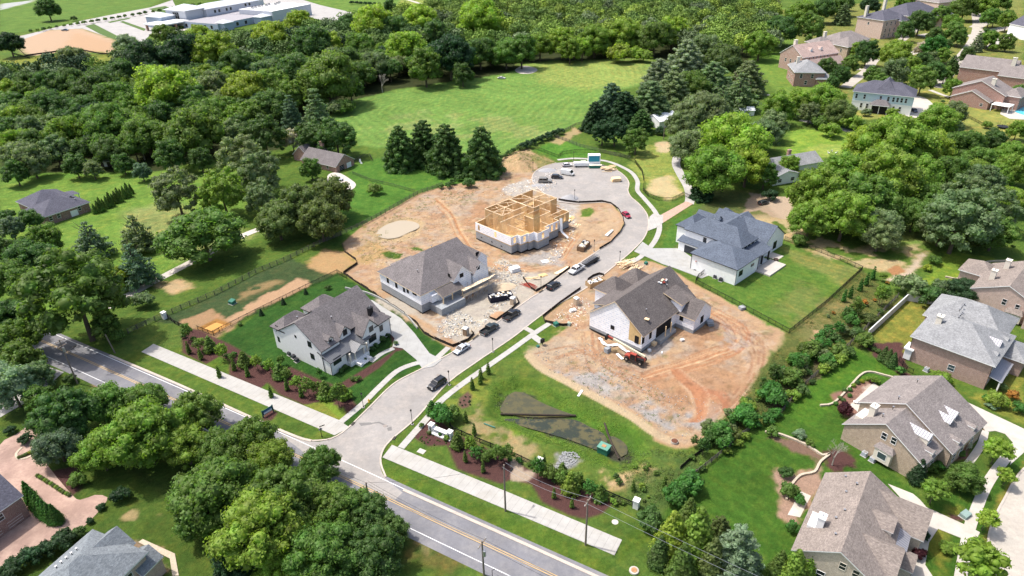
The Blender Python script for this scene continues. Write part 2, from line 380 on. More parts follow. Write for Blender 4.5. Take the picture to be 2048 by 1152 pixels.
# ------------------------------------------------------------------ ground sheet (height field with real colours of turf, soil, gravel)
def hash2(ix, iy, seed):
    h = (ix * 374761393 + iy * 668265263 + seed * 974711) & 0x7fffffff
    h = ((h ^ (h >> 13)) * 1274126177) & 0x7fffffff
    return ((h ^ (h >> 16)) & 0xffff) / 65535.0
def vnoise(x, y, seed=0):
    ix = np.floor(x).astype(np.int64); iy = np.floor(y).astype(np.int64); fx = x - ix; fy = y - iy
    fx = fx * fx * (3 - 2 * fx); fy = fy * fy * (3 - 2 * fy)
    a = hash2(ix, iy, seed); b = hash2(ix + 1, iy, seed); c = hash2(ix, iy + 1, seed); d = hash2(ix + 1, iy + 1, seed)
    return (a * (1 - fx) + b * fx) * (1 - fy) + (c * (1 - fx) + d * fx) * fy
def fbm(x, y, s, oct=4, seed=0):
    r = 0; a = 1; t = 0
    for i in range(oct):
        r = r + a * vnoise(x / s, y / s, seed + i * 17); t += a; a *= 0.55; s *= 0.5
    return r / t
def axis_coords(lo, hi, step, far_lo, far_hi, growth=0.012, cap=4.0):
    c = list(np.arange(lo, hi, step)); x = c[-1]; st = step
    while x < far_hi: st = min(st + growth * st + .004, cap if x - hi < 600 else 60); x += st; c.append(x)
    x = lo; st = step; pre = []
    while x > far_lo: st = min(st + growth * st + .004, cap if lo - x < 700 else 60); x -= st; pre.append(x)
    return np.array(pre[::-1] + c)
gx = axis_coords(-82, 100, 0.42, -1500, 1500); gy = axis_coords(58, 232, 0.42, -250, 2500)
XX, YY = np.meshgrid(gx, gy); NX, NY = len(gx), len(gy)
wx = (fbm(XX, YY, 6, 3, 5) - .5) * 2; wy = (fbm(XX, YY, 6, 3, 9) - .5) * 2
col = np.empty((NY, NX, 3)); hgt = np.zeros((NY, NX)); grs = np.ones((NY, NX)); 
def sdist(poly, px_, py_):
    """signed distance, positive inside"""
    P = np.array([(p[0], p[1]) for p in poly]); Q = np.roll(P, -1, 0); d = np.full(px_.shape, 1e9); ins = np.zeros(px_.shape, bool)
    for (ax, ay), (bx, by) in zip(P, Q):
        ex, ey = bx - ax, by - ay; L = ex * ex + ey * ey + 1e-12
        t = np.clip(((px_ - ax) * ex + (py_ - ay) * ey) / L, 0, 1); d = np.minimum(d, (px_ - ax - t * ex) ** 2 + (py_ - ay - t * ey) ** 2)
        cond = ((ay > py_) != (by > py_)) & (px_ < ex * (py_ - ay) / (ey + 1e-12 * (ey == 0)) + ax); ins ^= cond
    d = np.sqrt(d); return np.where(ins, d, -d)
def sstep(v): v = np.clip(v, 0, 1); return v * v * (3 - 2 * v)
def window(pts, pad):
    xs = [p[0] for p in pts]; ys = [p[1] for p in pts]
    i0 = max(0, np.searchsorted(gx, min(xs) - pad)); i1 = min(NX, np.searchsorted(gx, max(xs) + pad))
    j0 = max(0, np.searchsorted(gy, min(ys) - pad)); j1 = min(NY, np.searchsorted(gy, max(ys) + pad))
    return slice(j0, j1), slice(i0, i1)
def paint(px, c, soft=0.6, warp=0.8, grass=None, strength=1.0, hole=0.0, holes=3.0, dh=0.0, slope=3.0, seed=3, zr=0.0):
    """lay one kind of surface over the sheet inside a pixel outline (converted to ground metres)"""
    poly = GP(px, zr); w = window(poly, 4); x = XX[w] + wx[w] * warp; y = YY[w] + wy[w] * warp
    if x.size == 0: return
    d = sdist(poly, x, y); e_ = d + (jit[w] if soft >= .5 and not dh else 0); a = sstep(e_ / (soft * (.6 if soft >= 1 else 1)) * .5 + .5) * strength
    if hole: a = a * sstep((fbm(XX[w], YY[w], holes, 4, seed) - hole) * 6 + .5)
    col[w] = col[w] * (1 - a[..., None]) + np.array(c) * a[..., None]
    if grass is not None: grs[w] = grs[w] * (1 - a) + grass * a
    if dh: hgt[w] += dh * sstep(d / slope)
def line_paint(px, width, c, soft=0.3, strength=1.0, grass=0.0, dh=0.0, px_in=True, broken=0.0, seed=1):
    L = smoothline(GP(px) if px_in else px, 1.0); w = window(L, width * 2 + 3); x = XX[w] + wx[w] * .25; y = YY[w] + wy[w] * .25
    if x.size == 0: return
    d = np.full(x.shape, 1e9)
    for a, b in zip(L[:-1], L[1:]):
        e = b - a; q = e.length_squared + 1e-9; t = np.clip(((x - a.x) * e.x + (y - a.y) * e.y) / q, 0, 1)
        d = np.minimum(d, (x - a.x - t * e.x) ** 2 + (y - a.y - t * e.y) ** 2)
    d = np.sqrt(d); al = sstep((width / 2 - d) / soft + .5) * strength
    if broken: al = al * sstep((fbm(XX[w], YY[w], 3.0, 3, seed) - broken) * 6 + .5)
    col[w] = col[w] * (1 - al[..., None]) + np.array(c) * al[..., None]; grs[w] = grs[w] * (1 - al) + grass * al
    if dh: hgt[w] += dh * al
jit = (vnoise(XX / .75, YY / .75, 201) - .5) * 1.1 + (vnoise(XX / 1.9, YY / 1.9, 202) - .5) * 1.8 + (vnoise(XX / 6, YY / 6, 203) - .5) * 2.0; jit *= .75
# real colours (linear)
LAWN = (0.055, 0.135, 0.014); LUSH = (0.024, 0.092, 0.014); FIELD = (0.115, 0.225, 0.045); ROUGH = (0.085, 0.14, 0.035); WOODF = (0.03, 0.045, 0.015)
DRY = (0.36, 0.31, 0.15); DIRT = (0.43, 0.285, 0.175); REDD = (0.32, 0.18, 0.10); PALE = (0.45, 0.36, 0.27); GRAV = (0.32, 0.30, 0.285); MULCH = (0.085, 0.042, 0.038)
MUD = (0.085, 0.075, 0.055); SUNL = (0.15, 0.225, 0.03); BRIGHT = (0.075, 0.205, 0.012); WEED = (0.045, 0.095, 0.022); LDRIVE = (0.5, 0.44, 0.37)
n_ = fbm(XX, YY, 40, 4, 2)[..., None]; n2_ = fbm(XX, YY, 7, 4, 8)[..., None]
col[:] = np.array(LAWN) * (1 - n_ * .35) + np.array(FIELD) * n_ * .35
col[:] *= .85 + .3 * n2_
# wooded ground (dark litter) at the upper left and top, residential ground right
paint([(0, 160), (230, 140), (330, 95), (600, 80), (870, 30), (900, -20), (1560, -20), (1560, 130), (1420, 128), (1300, 118), (1100, 122), (1000, 150), (800, 178), (700, 202), (660, 232), (560, 300), (430, 315), (300, 345), (200, 350), (0, 362)], WOODF, 4, 3, .6)
paint([(0, 118), (60, 112), (235, 108), (235, 140), (120, 150), (0, 165)], SUNL, 3, 2)
# the big mown field
paint([(660, 232), (700, 202), (800, 178), (1000, 150), (1100, 122), (1300, 118), (1320, 160), (1240, 180), (1180, 215), (1160, 250), (1100, 270), (1040, 290), (960, 330), (800, 300), (720, 290)], (0.105, 0.25, 0.045), 3, 2)
paint([(1040, 125), (1300, 118), (1300, 165), (1180, 180), (1080, 165)], (0.17, 0.29, 0.06), 10, 4)
paint([(720, 260), (830, 220), (1000, 230), (1150, 230), (1100, 275), (1000, 275), (850, 285), (740, 285)], (0.17, 0.27, 0.08), 6, 5, None, .7, .5, 9)
paint([(0, 345), (300, 345), (470, 315), (500, 400), (400, 520), (220, 600), (0, 640)], (0.10, 0.235, 0.03), 4, 2)
paint([(250, 420), (330, 400), (520, 470), (380, 520), (250, 470)], (0.17, 0.26, 0.075), 6, 3)
paint([(700, 330), (830, 300), (1000, 370), (880, 380), (835, 385), (700, 470), (600, 520), (570, 520), (700, 400)], (0.055, 0.175, 0.02), 3, 1)
paint([(410, 530), (660, 430), (700, 460), (560, 560), (330, 634), (257, 667), (215, 640)], (0.06, 0.14, 0.02), 3, 2)
for c_, r_ in (((345, 575), 22), ((305, 565), 12)):
    paint([(c_[0] - r_ * 1.6, c_[1]), (c_[0], c_[1] - r_ * .7), (c_[0] + r_ * 1.6, c_[1]), (c_[0], c_[1] + r_ * .7)], (0.40, 0.32, 0.18), 2, 2, .4)
# strip between the long fence and the iron fence
paint([(257, 667), (328, 634), (430, 590), (512, 547), (582, 517), (640, 540), (690, 550), (625, 571), (512, 627), (427, 668), (380, 665)], (0.04, 0.085, 0.03), 1, .6)
paint([(440, 640), (512, 602), (595, 557), (622, 571), (512, 622), (462, 650), (440, 655)], DIRT, 1.2, .8, .1)
paint([(480, 590), (540, 560), (570, 562), (520, 588), (470, 605)], (0.22, 0.17, 0.08), 2, 1, .4, 1, .45, 3)
paint([(365, 640), (420, 615), (450, 632), (470, 655), (440, 672), (395, 662)], (0.30, 0.20, 0.11), 1.2, .8, .2, 1, .3, 4)
paint([(620, 520), (655, 500), (690, 505), (712, 525), (688, 545), (655, 545), (630, 535)], (0.36, 0.25, 0.12), 2, 1, .3)
paint([(395, 656), (433, 637), (462, 647), (428, 669)], (0.34, 0.17, 0.05), .6, .2, 0, 1, 0, 3, -.5, 1.5)
# verge and lawns along the main road
paint([(215, 712), (230, 690), (283, 704), (669, 871), (690, 868), (672, 882), (622, 884), (500, 838), (353, 770)], (0.07, 0.155, 0.02), .6, .3)
paint([(225, 690), (300, 640), (360, 650), (365, 705), (310, 690), (283, 700), (240, 712)], (0.075, 0.16, 0.025), 1, 1)
paint([(759, 925), (1024, 1035), (1230, 1118), (1250, 1082), (1300, 1010), (1330, 1060), (1200, 1160), (1150, 1140), (1024, 1080), (800, 978), (765, 950)], (0.065, 0.15, 0.015), .6, .3)
paint([(512, 627), (625, 571), (675, 547), (692, 557), (745, 584), (832, 644), (880, 685), (905, 695), (888, 715), (760, 770), (700, 850), (600, 800), (480, 730), (440, 680)], LUSH, .6, .4)
paint([(415, 712), (457, 722), (455, 746), (430, 740)], LAWN, .6, .2); paint([(515, 765), (560, 757), (552, 790), (525, 780)], LAWN, .6, .2)
# mulch beds
paint([(363, 655), (363, 706), (413, 728), (440, 712), (460, 722), (458, 750), (520, 778), (535, 765), (560, 790), (612, 812), (640, 802), (672, 832), (694, 838), (717, 812), (700, 793), (600, 766), (520, 724), (460, 688), (400, 660)], MULCH, .35, .25, 0)
paint([(612, 812), (640, 803), (662, 806), (692, 834), (678, 838)], SUNL, .5, .4)
paint([(556, 742), (580, 733), (640, 760), (672, 772), (745, 728), (790, 700), (776, 662), (792, 668), (794, 700), (760, 735), (700, 775), (660, 782), (560, 752)], MULCH, .35, .2, 0)
paint([(781, 693), (793, 688), (806, 691), (808, 699), (795, 703), (783, 700)], MULCH, .3, .1, 0); paint([(523, 838), (532, 822), (545, 817), (557, 826), (545, 840), (530, 845)], MULCH, .4, .3, 0)
paint([(1000, 720), (1075, 712), (1150, 775), (1257, 830), (1305, 850), (1305, 880), (1370, 895), (1420, 900), (1400, 960), (1330, 1060), (1250, 1030), (1214, 995), (1061, 935), (905, 860), (860, 835), (925, 768), (1024, 702)], (0.075, 0.155, 0.022), .6, .5)
paint([(935, 830), (960, 800), (990, 850), (1060, 880), (1080, 900), (1060, 925), (1000, 900), (940, 870)], (0.30, 0.25, 0.13), 2, 1.5, .4, .8, .5, 4)
paint([(890, 770), (1000, 745), (1000, 800), (960, 820), (890, 825)], SUNL, 3, 2, .9, .8, .4, 5)
paint([(1205, 945), (1240, 938), (1320, 930), (1300, 950), (1260, 980), (1215, 980)], (0.46, 0.34, 0.19), 1.5, 1.5, .2, 1, .46, 3)
paint([(1250, 900), (1310, 900), (1420, 905), (1390, 960), (1330, 1050), (1270, 1010), (1230, 980), (1260, 950), (1340, 930)], (0.06, 0.13, 0.03), 2, 1, 1, .8)
paint([(1109, 935), (1125, 905), (1150, 903), (1160, 915), (1140, 935), (1120, 945)], (0.24, 0.245, 0.24), .6, .6, 0)
paint([(1000, 845), (1040, 835), (1100, 860), (1090, 880), (1030, 870)], (0.10, 0.21, 0.02), 1, 1)
paint([(845, 842), (826, 874), (838, 882), (856, 893), (893, 891), (905, 920), (914, 938), (960, 955), (1000, 968), (1020, 960), (1061, 968), (1084, 1003), (1137, 1031), (1167, 1038), (1204, 1028), (1224, 1008), (1216, 998), (1061, 938), (1024, 920), (905, 863), (880, 840), (862, 836)], MULCH, .35, .25, 0)
paint([(1024, 925), (1068, 945), (1058, 968), (1024, 955)], (0.45, 0.36, 0.28), .5, .4, 0)
paint([(918, 796), (935, 782), (945, 790), (940, 812), (925, 818), (917, 810)], (0.12, 0.07, 0.055), .4, .3, 0)
# basin
BAS = [(998, 812), (1005, 790), (1030, 776), (1048, 778), (1090, 803), (1157, 830), (1207, 860), (1254, 878), (1266, 901), (1256, 920), (1237, 923), (1210, 907), (1167, 892), (1107, 869), (1024, 836), (1000, 826)]
basw = [(970, 815), (985, 770), (1030, 750), (1060, 755), (1160, 800), (1270, 855), (1300, 900), (1280, 940), (1230, 950), (1100, 890), (1010, 850), (975, 840)]
paint(basw, (0.07, 0.165, 0.018), 2, .8, 1, 1, 0, 3, -1.45, 3.2)
paint(BAS, (0.05, 0.05, 0.035), .5, .9, 0, zr=-1.2); paint([(1000, 770), (1160, 810), (1290, 880), (1270, 900), (1150, 840), (1040, 780)], (0.05, 0.15, 0.012), 2, 1.5, 1, .8)
# building plots: bare soil
LOT_L = [(684, 487), (725, 451), (835, 389), (885, 372), (960, 362), (1000, 318), (1050, 300), (1108, 322), (1087, 340), (1064, 363), (1082, 381), (1131, 403), (1222, 406), (1252, 440), (1230, 482), (1200, 497), (1132, 546), (1056, 601), (960, 667), (908, 703), (880, 684), (849, 667), (832, 644), (795, 617), (745, 584), (687, 546), (713, 527), (711, 520), (689, 504)]
paint(LOT_L, DIRT, .5, .5, .02, 1, 0, 3, -.12, 1.5)
LOT_R = [(1165, 580), (1120, 612), (1085, 632), (1100, 650), (1140, 650), (1085, 690), (1060, 712), (1085, 735), (1150, 768), (1257, 825), (1301, 848), (1305, 880), (1347, 893), (1377, 897), (1414, 887), (1428, 851), (1487, 815), (1495, 768), (1535, 720), (1565, 690), (1572, 665), (1536, 646), (1390, 568), (1340, 535), (1300, 522), (1268, 520), (1238, 526)]
paint(LOT_R, DIRT, .5, .7, .02, 1, 0, 3, -.12, 1.5)
rn = random.Random(4)
for lot in (LOT_L, LOT_R):
    P = GP(lot); w = window(P, 2); a = sstep((sdist(P, XX[w], YY[w]) - .5) / 2); k_ = ((1 - grs[w]) * a)[..., None]
    for sd, cc_, th_, sc_, am in ((51, (.52, .38, .25), .57, 6.0, .6), (52, (.27, .15, .09), .60, 5.0, .55), (53, (.31, .285, .25), .63, 7.5, .5), (54, (.46, .40, .33), .58, 1.8, .4), (55, (.22, .14, .095), .60, 1.5, .4), (56, (.15, .16, .06), .68, 3.0, .5)):
        q_ = (sstep((fbm(XX[w] + sd, YY[w] * 1.3, sc_, 5, sd) - th_) * 5 + .5) * am)[..., None] * k_; col[w] = col[w] * (1 - q_) + np.array(cc_) * q_
paint([(1100, 745), (1190, 720), (1300, 770), (1380, 800), (1440, 810), (1430, 860), (1340, 860), (1230, 800), (1130, 760)], GRAV, 2, 2, 0, .95, .4, 6)
paint([(1060, 700), (1130, 650), (1170, 680), (1130, 740), (1085, 730)], (0.40, 0.33, 0.24), 2, 1.5, .2, .8, .45, 4)
for p_ in ([(1320, 770), (1380, 700), (1440, 700), (1500, 720), (1490, 780), (1420, 840), (1340, 800)], [(1250, 740), (1330, 735), (1420, 790), (1330, 800)], [(1360, 640), (1420, 640), (1480, 690), (1440, 720), (1380, 690)]):
    paint(p_, REDD, 4, 3, 0, .75, .42, 5, seed=rn.randint(1, 99))
for k in range(26):
    a = rn.uniform(-8, 8); b = rn.uniform(-9, 9); w_ = rn.uniform(.35, .8)
    c_ = rn.choice([(0.68, 0.47, 0.31), (0.36, 0.16, 0.08), (0.42, 0.21, 0.11), (0.64, 0.43, 0.28)])
    line_paint([(1290 + a, 752 + b), (1350 + a, 735 + b * 1.6), (1420 + a, 712 + b * 2), (1475 + a * 2, 690 + b), (1470 + a * 3, 655 + b * .6), (1425 + a * 2, 625 + b)], w_, c_, .3, .75, 0, -.06, broken=.3, seed=k)
for k in range(14):
    a = rn.uniform(-12, 12); b = rn.uniform(-5, 5)
    line_paint([(1350 + a, 740 + b), (1395 + a * 1.5, 780 + b), (1400 + a, 825 + b), (1385 + a, 840)], rn.uniform(.4, .9), rn.choice([(0.33, 0.14, 0.07), (0.42, 0.2, 0.11), (0.6, 0.4, 0.27)]), .3, .7, 0, -.05, broken=.3, seed=k + 40)
    line_paint([(1395 + a, 775 + b), (1440 + a, 790 + b * 2), (1455 + a * .5, 820 + b)], rn.uniform(.3, .6), (0.36, 0.16, 0.09), .3, .6, 0, -.05, broken=.3, seed=k + 60)
line_paint([(1060, 712), (1085, 737), (1150, 772), (1257, 830), (1303, 862), (1340, 880)], 2.2, (0.62, 0.48, 0.33), .6, .9)
paint([(1420, 660), (1440, 640), (1500, 680), (1490, 720), (1450, 700)], GRAV, 2, 2, 0, .6, .45, 4)
paint([(1320, 640), (1345, 660), (1350, 690), (1300, 715), (1280, 700)], GRAV, 1.2, 1, 0, .8, .35, 4)
for k in range(22):
    a = rn.uniform(-18, 18); b = rn.uniform(-14, 14); ct = rn.choice([(0.52, 0.39, 0.27), (0.24, 0.12, 0.07), (0.30, 0.17, 0.1)])
    P_ = [[(1090 + a, 715 + b), (1160 + a, 700 + b), (1230 + a, 745 + b), (1320 + a, 800 + b)], [(1180 + a, 660 + b), (1200 + a, 730 + b), (1290 + a, 760 + b)], [(1430 + a, 640 + b), (1510 + a, 690 + b), (1500 + a, 760 + b), (1440 + a, 830 + b)]][k % 3]
    line_paint(P_, rn.uniform(.3, .6), ct, .25, .75, 0, -.04, broken=.4, seed=k + 90); Q_ = [p + Vector((rn.uniform(1.5, 1.9), .5)) for p in GP(P_)]; line_paint(Q_, rn.uniform(.3, .5), ct, .25, .5, 0, -.04, px_in=False, broken=.4, seed=k + 91)
# left plot: lighter rubble in front of the house, red tracks, pond
paint([(930, 690), (880, 660), (900, 620), (980, 560), (1020, 530), (1090, 545), (1120, 548), (1056, 601), (960, 667)], (0.45, 0.41, 0.36), 2, 1.5, 0, .9, .3, 5)
paint([(860, 650), (900, 615), (960, 640), (990, 600), (1010, 560), (970, 540), (1000, 515), (1060, 545), (1030, 590), (960, 655), (900, 680)], (0.66, 0.62, 0.57), 1.2, 2, 0, .85, .5, 2.2)
paint([(750, 600), (790, 590), (880, 650), (880, 680), (840, 655)], (0.45, 0.41, 0.36), 1.5, 1, 0, .9)
paint([(800, 630), (830, 625), (880, 660), (870, 672)], (0.58, 0.36, 0.2), 1.5, 1, 0, .8)
for p_ in ([(930, 420), (965, 400), (985, 420), (960, 455), (930, 450)], [(985, 540), (960, 500), (930, 495), (960, 530), (1050, 545), (1120, 530), (1150, 490), (1130, 480), (1090, 530)], [(1080, 470), (1130, 440), (1150, 470), (1110, 500)]):
    paint(p_, REDD, 3, 2, 0, .75, .4, 3)
for k in range(16):
    a = rn.uniform(-7, 7); b = rn.uniform(-5, 5)
    line_paint([(940 + a, 500 + b), (980 + a, 530 + b), (1050 + a, 540 + b), (1110 + a, 525 + b), (1140 + a, 490 + b), (1160 + a, 460)], rn.uniform(.3, .7), rn.choice([(0.66, 0.46, 0.3), (0.38, 0.18, 0.09)]), .3, .6, 0, -.05, broken=.35, seed=k)
    line_paint([(870 + a, 400 + b), (900 + a, 430 + b), (920 + a, 470 + b), (945 + a, 500)], rn.uniform(.3, .7), rn.choice([(0.66, 0.46, 0.3), (0.4, 0.2, 0.1)]), .3, .6, 0, -.05, broken=.35, seed=k + 20)
paint([(1080, 500), (1130, 495), (1120, 530), (1060, 530), (1030, 520)], (0.36, 0.35, 0.34), 2, 1, 0, .8, .35, 4)
paint([(1120, 400), (1160, 410), (1150, 440), (1120, 460), (1110, 430)], (0.42, 0.40, 0.38), 2, 1, 0, .8, .35, 4)
paint([(1000, 375), (1050, 355), (1090, 380), (1060, 395), (1010, 390)], (0.45, 0.43, 0.41), 1.5, 1.5, 0, .8, .3, 4)
paint([(1150, 425), (1230, 420), (1235, 460), (1180, 480), (1150, 460)], (0.52, 0.38, 0.25), 3, 2, .05, .8, .4, 4)
paint([(690, 510), (740, 480), (790, 500), (770, 530), (720, 530)], (0.34, 0.26, 0.11), 3, 2, .5, .8, .48, 5); paint([(700, 460), (760, 440), (790, 460), (720, 480)], (0.12, 0.16, 0.03), 3, 2, .8, .8, .55, 4)
paint([(765, 505), (780, 500), (800, 507), (795, 515), (775, 514)], (0.05, 0.12, 0.015), 1, 1, 1); paint([(818, 495), (840, 490), (850, 500), (830, 503)], (0.06, 0.13, 0.02), 1, 1, 1)
paint([(1163, 421), (1178, 416), (1188, 421), (1180, 431), (1165, 431)], (0.07, 0.16, 0.02), 1.2, 1, 1)
PUD = [(752, 468), (768, 452), (800, 441), (832, 445), (838, 455), (815, 466), (795, 475), (770, 477)]
paint([(740, 465), (770, 442), (815, 432), (850, 445), (840, 470), (800, 485), (755, 482)], (0.46, 0.34, 0.2), 1.5, .8, 0, .9, 0, 3, -.35, 2)
paint([(1000, 318), (1030, 303), (1055, 298), (1075, 318), (1070, 345), (1030, 345), (1005, 338)], (0.40, 0.30, 0.17), 2, 1.5, .3, 1, 0, 3, 2.6, 9)
paint([(1060, 310), (1085, 312), (1110, 325), (1080, 335)], (0.13, 0.18, 0.05), 2, 1, .9, .8)
# soil relief
for lot in (LOT_L, LOT_R):
    P = GP(lot); w = window(P, 2); d = sdist(P, XX[w], YY[w]); a = sstep((d - .8) / 3)
    hgt[w] += a * ((fbm(XX[w], YY[w], 5, 4, 33) - .62) * .9 + (vnoise(XX[w] / .9, YY[w] / .9, 7) - .5) * .12)
    f = fbm(XX[w], YY[w], 1.6, 3, 44)[..., None]; f2 = vnoise(XX[w] / .45, YY[w] / .45, 13)[..., None]
    k_ = (1 - grs[w])[..., None] * a[..., None]
    col[w] *= 1 + k_ * ((f - .5) * .8 + (f2 - .5) * .42)
for k in range(46):                     # ridges of dug soil on the left plot
    x, y = rn.uniform(700, 960), rn.uniform(400, 520); g = G(x, y); P = GP(LOT_L)
    w = window([g], 3); r_ = ((XX[w] - g.x) ** 2 + (YY[w] - g.y) ** 2) ** .5; m_ = sdist(P, XX[w], YY[w]) > 1.5
    hgt[w] += m_ * rn.uniform(.15, .5) * sstep(1 - r_ / rn.uniform(1.2, 2.6))
# house 4 yard, grounds on the right
paint([(1320, 500), (1345, 440), (1400, 410), (1420, 425), (1345, 500)], (0.05, 0.155, 0.02), .8, .4)
paint([(1417, 552), (1450, 600), (1579, 667), (1724, 541), (1569, 481), (1560, 470), (1500, 560)], (0.07, 0.175, 0.022), .7, .3)
paint([(1560, 490), (1724, 541), (1690, 570), (1600, 530)], (0.16, 0.22, 0.055), 4, 2, 1, .8); paint([(1600, 560), (1650, 580), (1600, 640), (1540, 620)], (0.13, 0.19, 0.05), 4, 2, 1, .6, .4, 6)
paint([(1500, 430), (1600, 430), (1660, 480), (1700, 500), (1840, 480), (1860, 495), (1830, 540), (1720, 540), (1640, 510), (1569, 480), (1545, 470)], (0.40, 0.34, 0.19), 3, 2, .4, .9, .47, 5)
paint([(1750, 450), (1850, 440), (1870, 490), (1800, 500)], (0.14, 0.24, 0.05), 3, 2)
paint([(1500, 385), (1585, 395), (1590, 440), (1545, 435), (1520, 420), (1490, 425)], (0.50, 0.385, 0.29), 1.2, .6, 0)
paint([(1350, 500), (1500, 430), (1560, 440), (1520, 380), (1420, 380)], (0.10, 0.10, 0.05), 3, 2, .5, .5)
paint([(1290, 290), (1345, 285), (1370, 310), (1350, 330), (1370, 380), (1340, 400), (1290, 370), (1250, 330)], (0.17, 0.27, 0.05), 2, 2)
paint([(1300, 355), (1340, 350), (1360, 385), (1330, 400), (1300, 380)], (0.48, 0.42, 0.24), 3, 2, .4, .9); paint([(1310, 285), (1345, 280), (1350, 300), (1320, 305)], (0.5, 0.42, 0.28), 2, 2, .4, .8)
paint([(1070, 300), (1120, 275), (1200, 300), (1180, 312), (1110, 318)], (0.06, 0.20, 0.02), 1, .6)
paint([(1100, 285), (1150, 255), (1165, 262), (1120, 290)], (0.35, 0.27, 0.15), 1.5, 1, .2, .8)
paint([(1590, 255), (1715, 275), (1700, 300), (1640, 320), (1560, 310)], (0.14, 0.30, 0.03), 2, 1); paint([(1605, 300), (1640, 288), (1680, 290), (1695, 308), (1650, 315)], (0.18, 0.32, 0.05), 1, .5)
paint([(1700, 180), (2048, 150), (2048, 330), (1900, 260), (1820, 235), (1700, 240)], (0.19, 0.26, 0.055), 3, 2)
paint([(1520, 0), (1700, 60), (1640, 200), (1560, 190), (1500, 120)], (0.10, 0.22, 0.03), 3, 2)
paint([(1560, 20), (2048, -20), (2048, 150), (1700, 200), (1640, 170)], (0.14, 0.20, 0.045), 3, 2)
paint([(1550, 690), (1724, 541), (1800, 600), (1740, 690), (1700, 700), (1560, 830), (1440, 900), (1414, 890), (1430, 850), (1490, 810), (1500, 765)], (0.085, 0.125, 0.03), 2, 1.5)
paint([(1590, 640), (1640, 600), (1700, 590), (1760, 600), (1700, 660), (1620, 690)], (0.15, 0.17, 0.06), 3, 2, .9, .8, .4, 5)
paint([(1620, 655), (1670, 655), (1670, 685), (1635, 695)], (0.45, 0.30, 0.18), 1.5, 1, .1, 1, .35, 3); paint([(1770, 560), (1810, 540), (1850, 500), (1860, 505), (1810, 570)], (0.55, 0.45, 0.36), 1.5, 1, .1, .9, .35, 3)
paint([(1775, 540), (1795, 530), (1805, 540), (1785, 548)], (0.33, 0.17, 0.08), 1, .5, 0)
paint([(1850, 560), (1885, 500), (2000, 520), (1990, 540), (1940, 560), (1890, 580)], (0.12, 0.24, 0.02), 1, .5); paint([(1812, 600), (1900, 620), (1815, 720), (1740, 672)], (0.15, 0.20, 0.03), .8, .5)
paint([(1700, 690), (1810, 760), (1830, 740), (1960, 820), (1900, 900), (1870, 920), (1780, 940), (1850, 1010), (1950, 970), (2048, 900), (2048, 1152), (1560, 1152), (1500, 1100), (1420, 1160), (1300, 1060), (1380, 960), (1520, 850), (1640, 740)], (0.04, 0.125, 0.012), .8, .6)
paint([(1580, 730), (1700, 690), (1800, 745), (1700, 780), (1640, 850), (1560, 830)], (0.05, 0.16, 0.012), 1, .6)
paint([(1540, 800), (1640, 720), (1700, 690), (1700, 700), (1600, 790), (1540, 850)], (0.10, 0.07, 0.05), 1, .7, .2, .8)
paint([(1800, 690), (1830, 770), (1810, 762), (1725, 690), (1740, 685)], MULCH, .5, .3, 0)
paint([(1960, 970), (2010, 925), (1985, 940), (1900, 1050), (1880, 1152), (1860, 1060)], (0.12, 0.18, 0.02), .6, .3)
paint([(2048, 950), (1975, 1075), (1972, 1100), (1960, 1080), (1990, 1010), (2048, 915)], (0.15, 0.19, 0.03), .6, .3)
paint([(1925, 790), (2048, 850), (2048, 700), (1990, 780)], (0.16, 0.22, 0.03), .6, .3)
paint([(1545, 940), (1600, 960), (1640, 930), (1650, 960), (1590, 1050), (1560, 1030)], (0.34, 0.22, 0.17), .6, .4, 0, .9); paint([(1650, 905), (1700, 900), (1710, 935), (1670, 945), (1648, 930)], MULCH, .5, .2, 0)
paint([(1540, 865), (1610, 890), (1655, 915), (1648, 925), (1600, 905), (1535, 876)], (0.17, 0.11, 0.08), .6, .3, 0)
paint([(1660, 790), (1750, 755), (1765, 790), (1720, 840), (1690, 830)], (0.22, 0.13, 0.10), .6, .4, .2); paint([(1700, 815), (1745, 765), (1760, 775), (1725, 830)], (0.6, 0.52, 0.44), .5, .3, 0)
paint([(1870, 920), (1950, 820), (1962, 850), (1930, 920), (1890, 935)], (0.20, 0.11, 0.085), .5, .3, .1); paint([(1898, 1028), (1930, 1035), (1925, 1045), (1900, 1040)], MULCH, .4, .2, 0)
# foreground left gardens
paint([(0, 640), (60, 670), (120, 740), (200, 770), (420, 860), (560, 950), (700, 1010), (830, 1070), (980, 1152), (0, 1152)], (0.05, 0.115, 0.016), 1, .5)
paint([(185, 750), (215, 768), (300, 800), (270, 830), (190, 790)], (0.40, 0.26, 0.18), 1.5, 1, .05)
paint([(60, 800), (120, 830), (300, 980), (330, 1000), (700, 1152), (480, 1152), (330, 960), (60, 840)], (0.035, 0.07, 0.015), 3, 2, .8, .8)
paint([(820, 1060), (1000, 1140), (960, 1152), (800, 1130)], (0.11, 0.13, 0.03), 2, 1.5, .9, 1, .4, 5)
paint([(85, 940), (150, 930), (170, 980), (140, 1000)], MULCH, .5, .3, 0); paint([(255, 1080), (310, 1085), (350, 1152), (320, 1152)], (0.22, 0.17, 0.12), 1, .6, .3)
for q in ((268, 1035), (318, 1030)):
    paint([(q[0] - 11, q[1]), (q[0], q[1] - 8), (q[0] + 11, q[1]), (q[0], q[1] + 8)], (0.34, 0.27, 0.14), 1, 1, .4, .8)
paint([(830, 1085), (860, 1090), (850, 1110)], DRY, 2, 1, .8, .5)
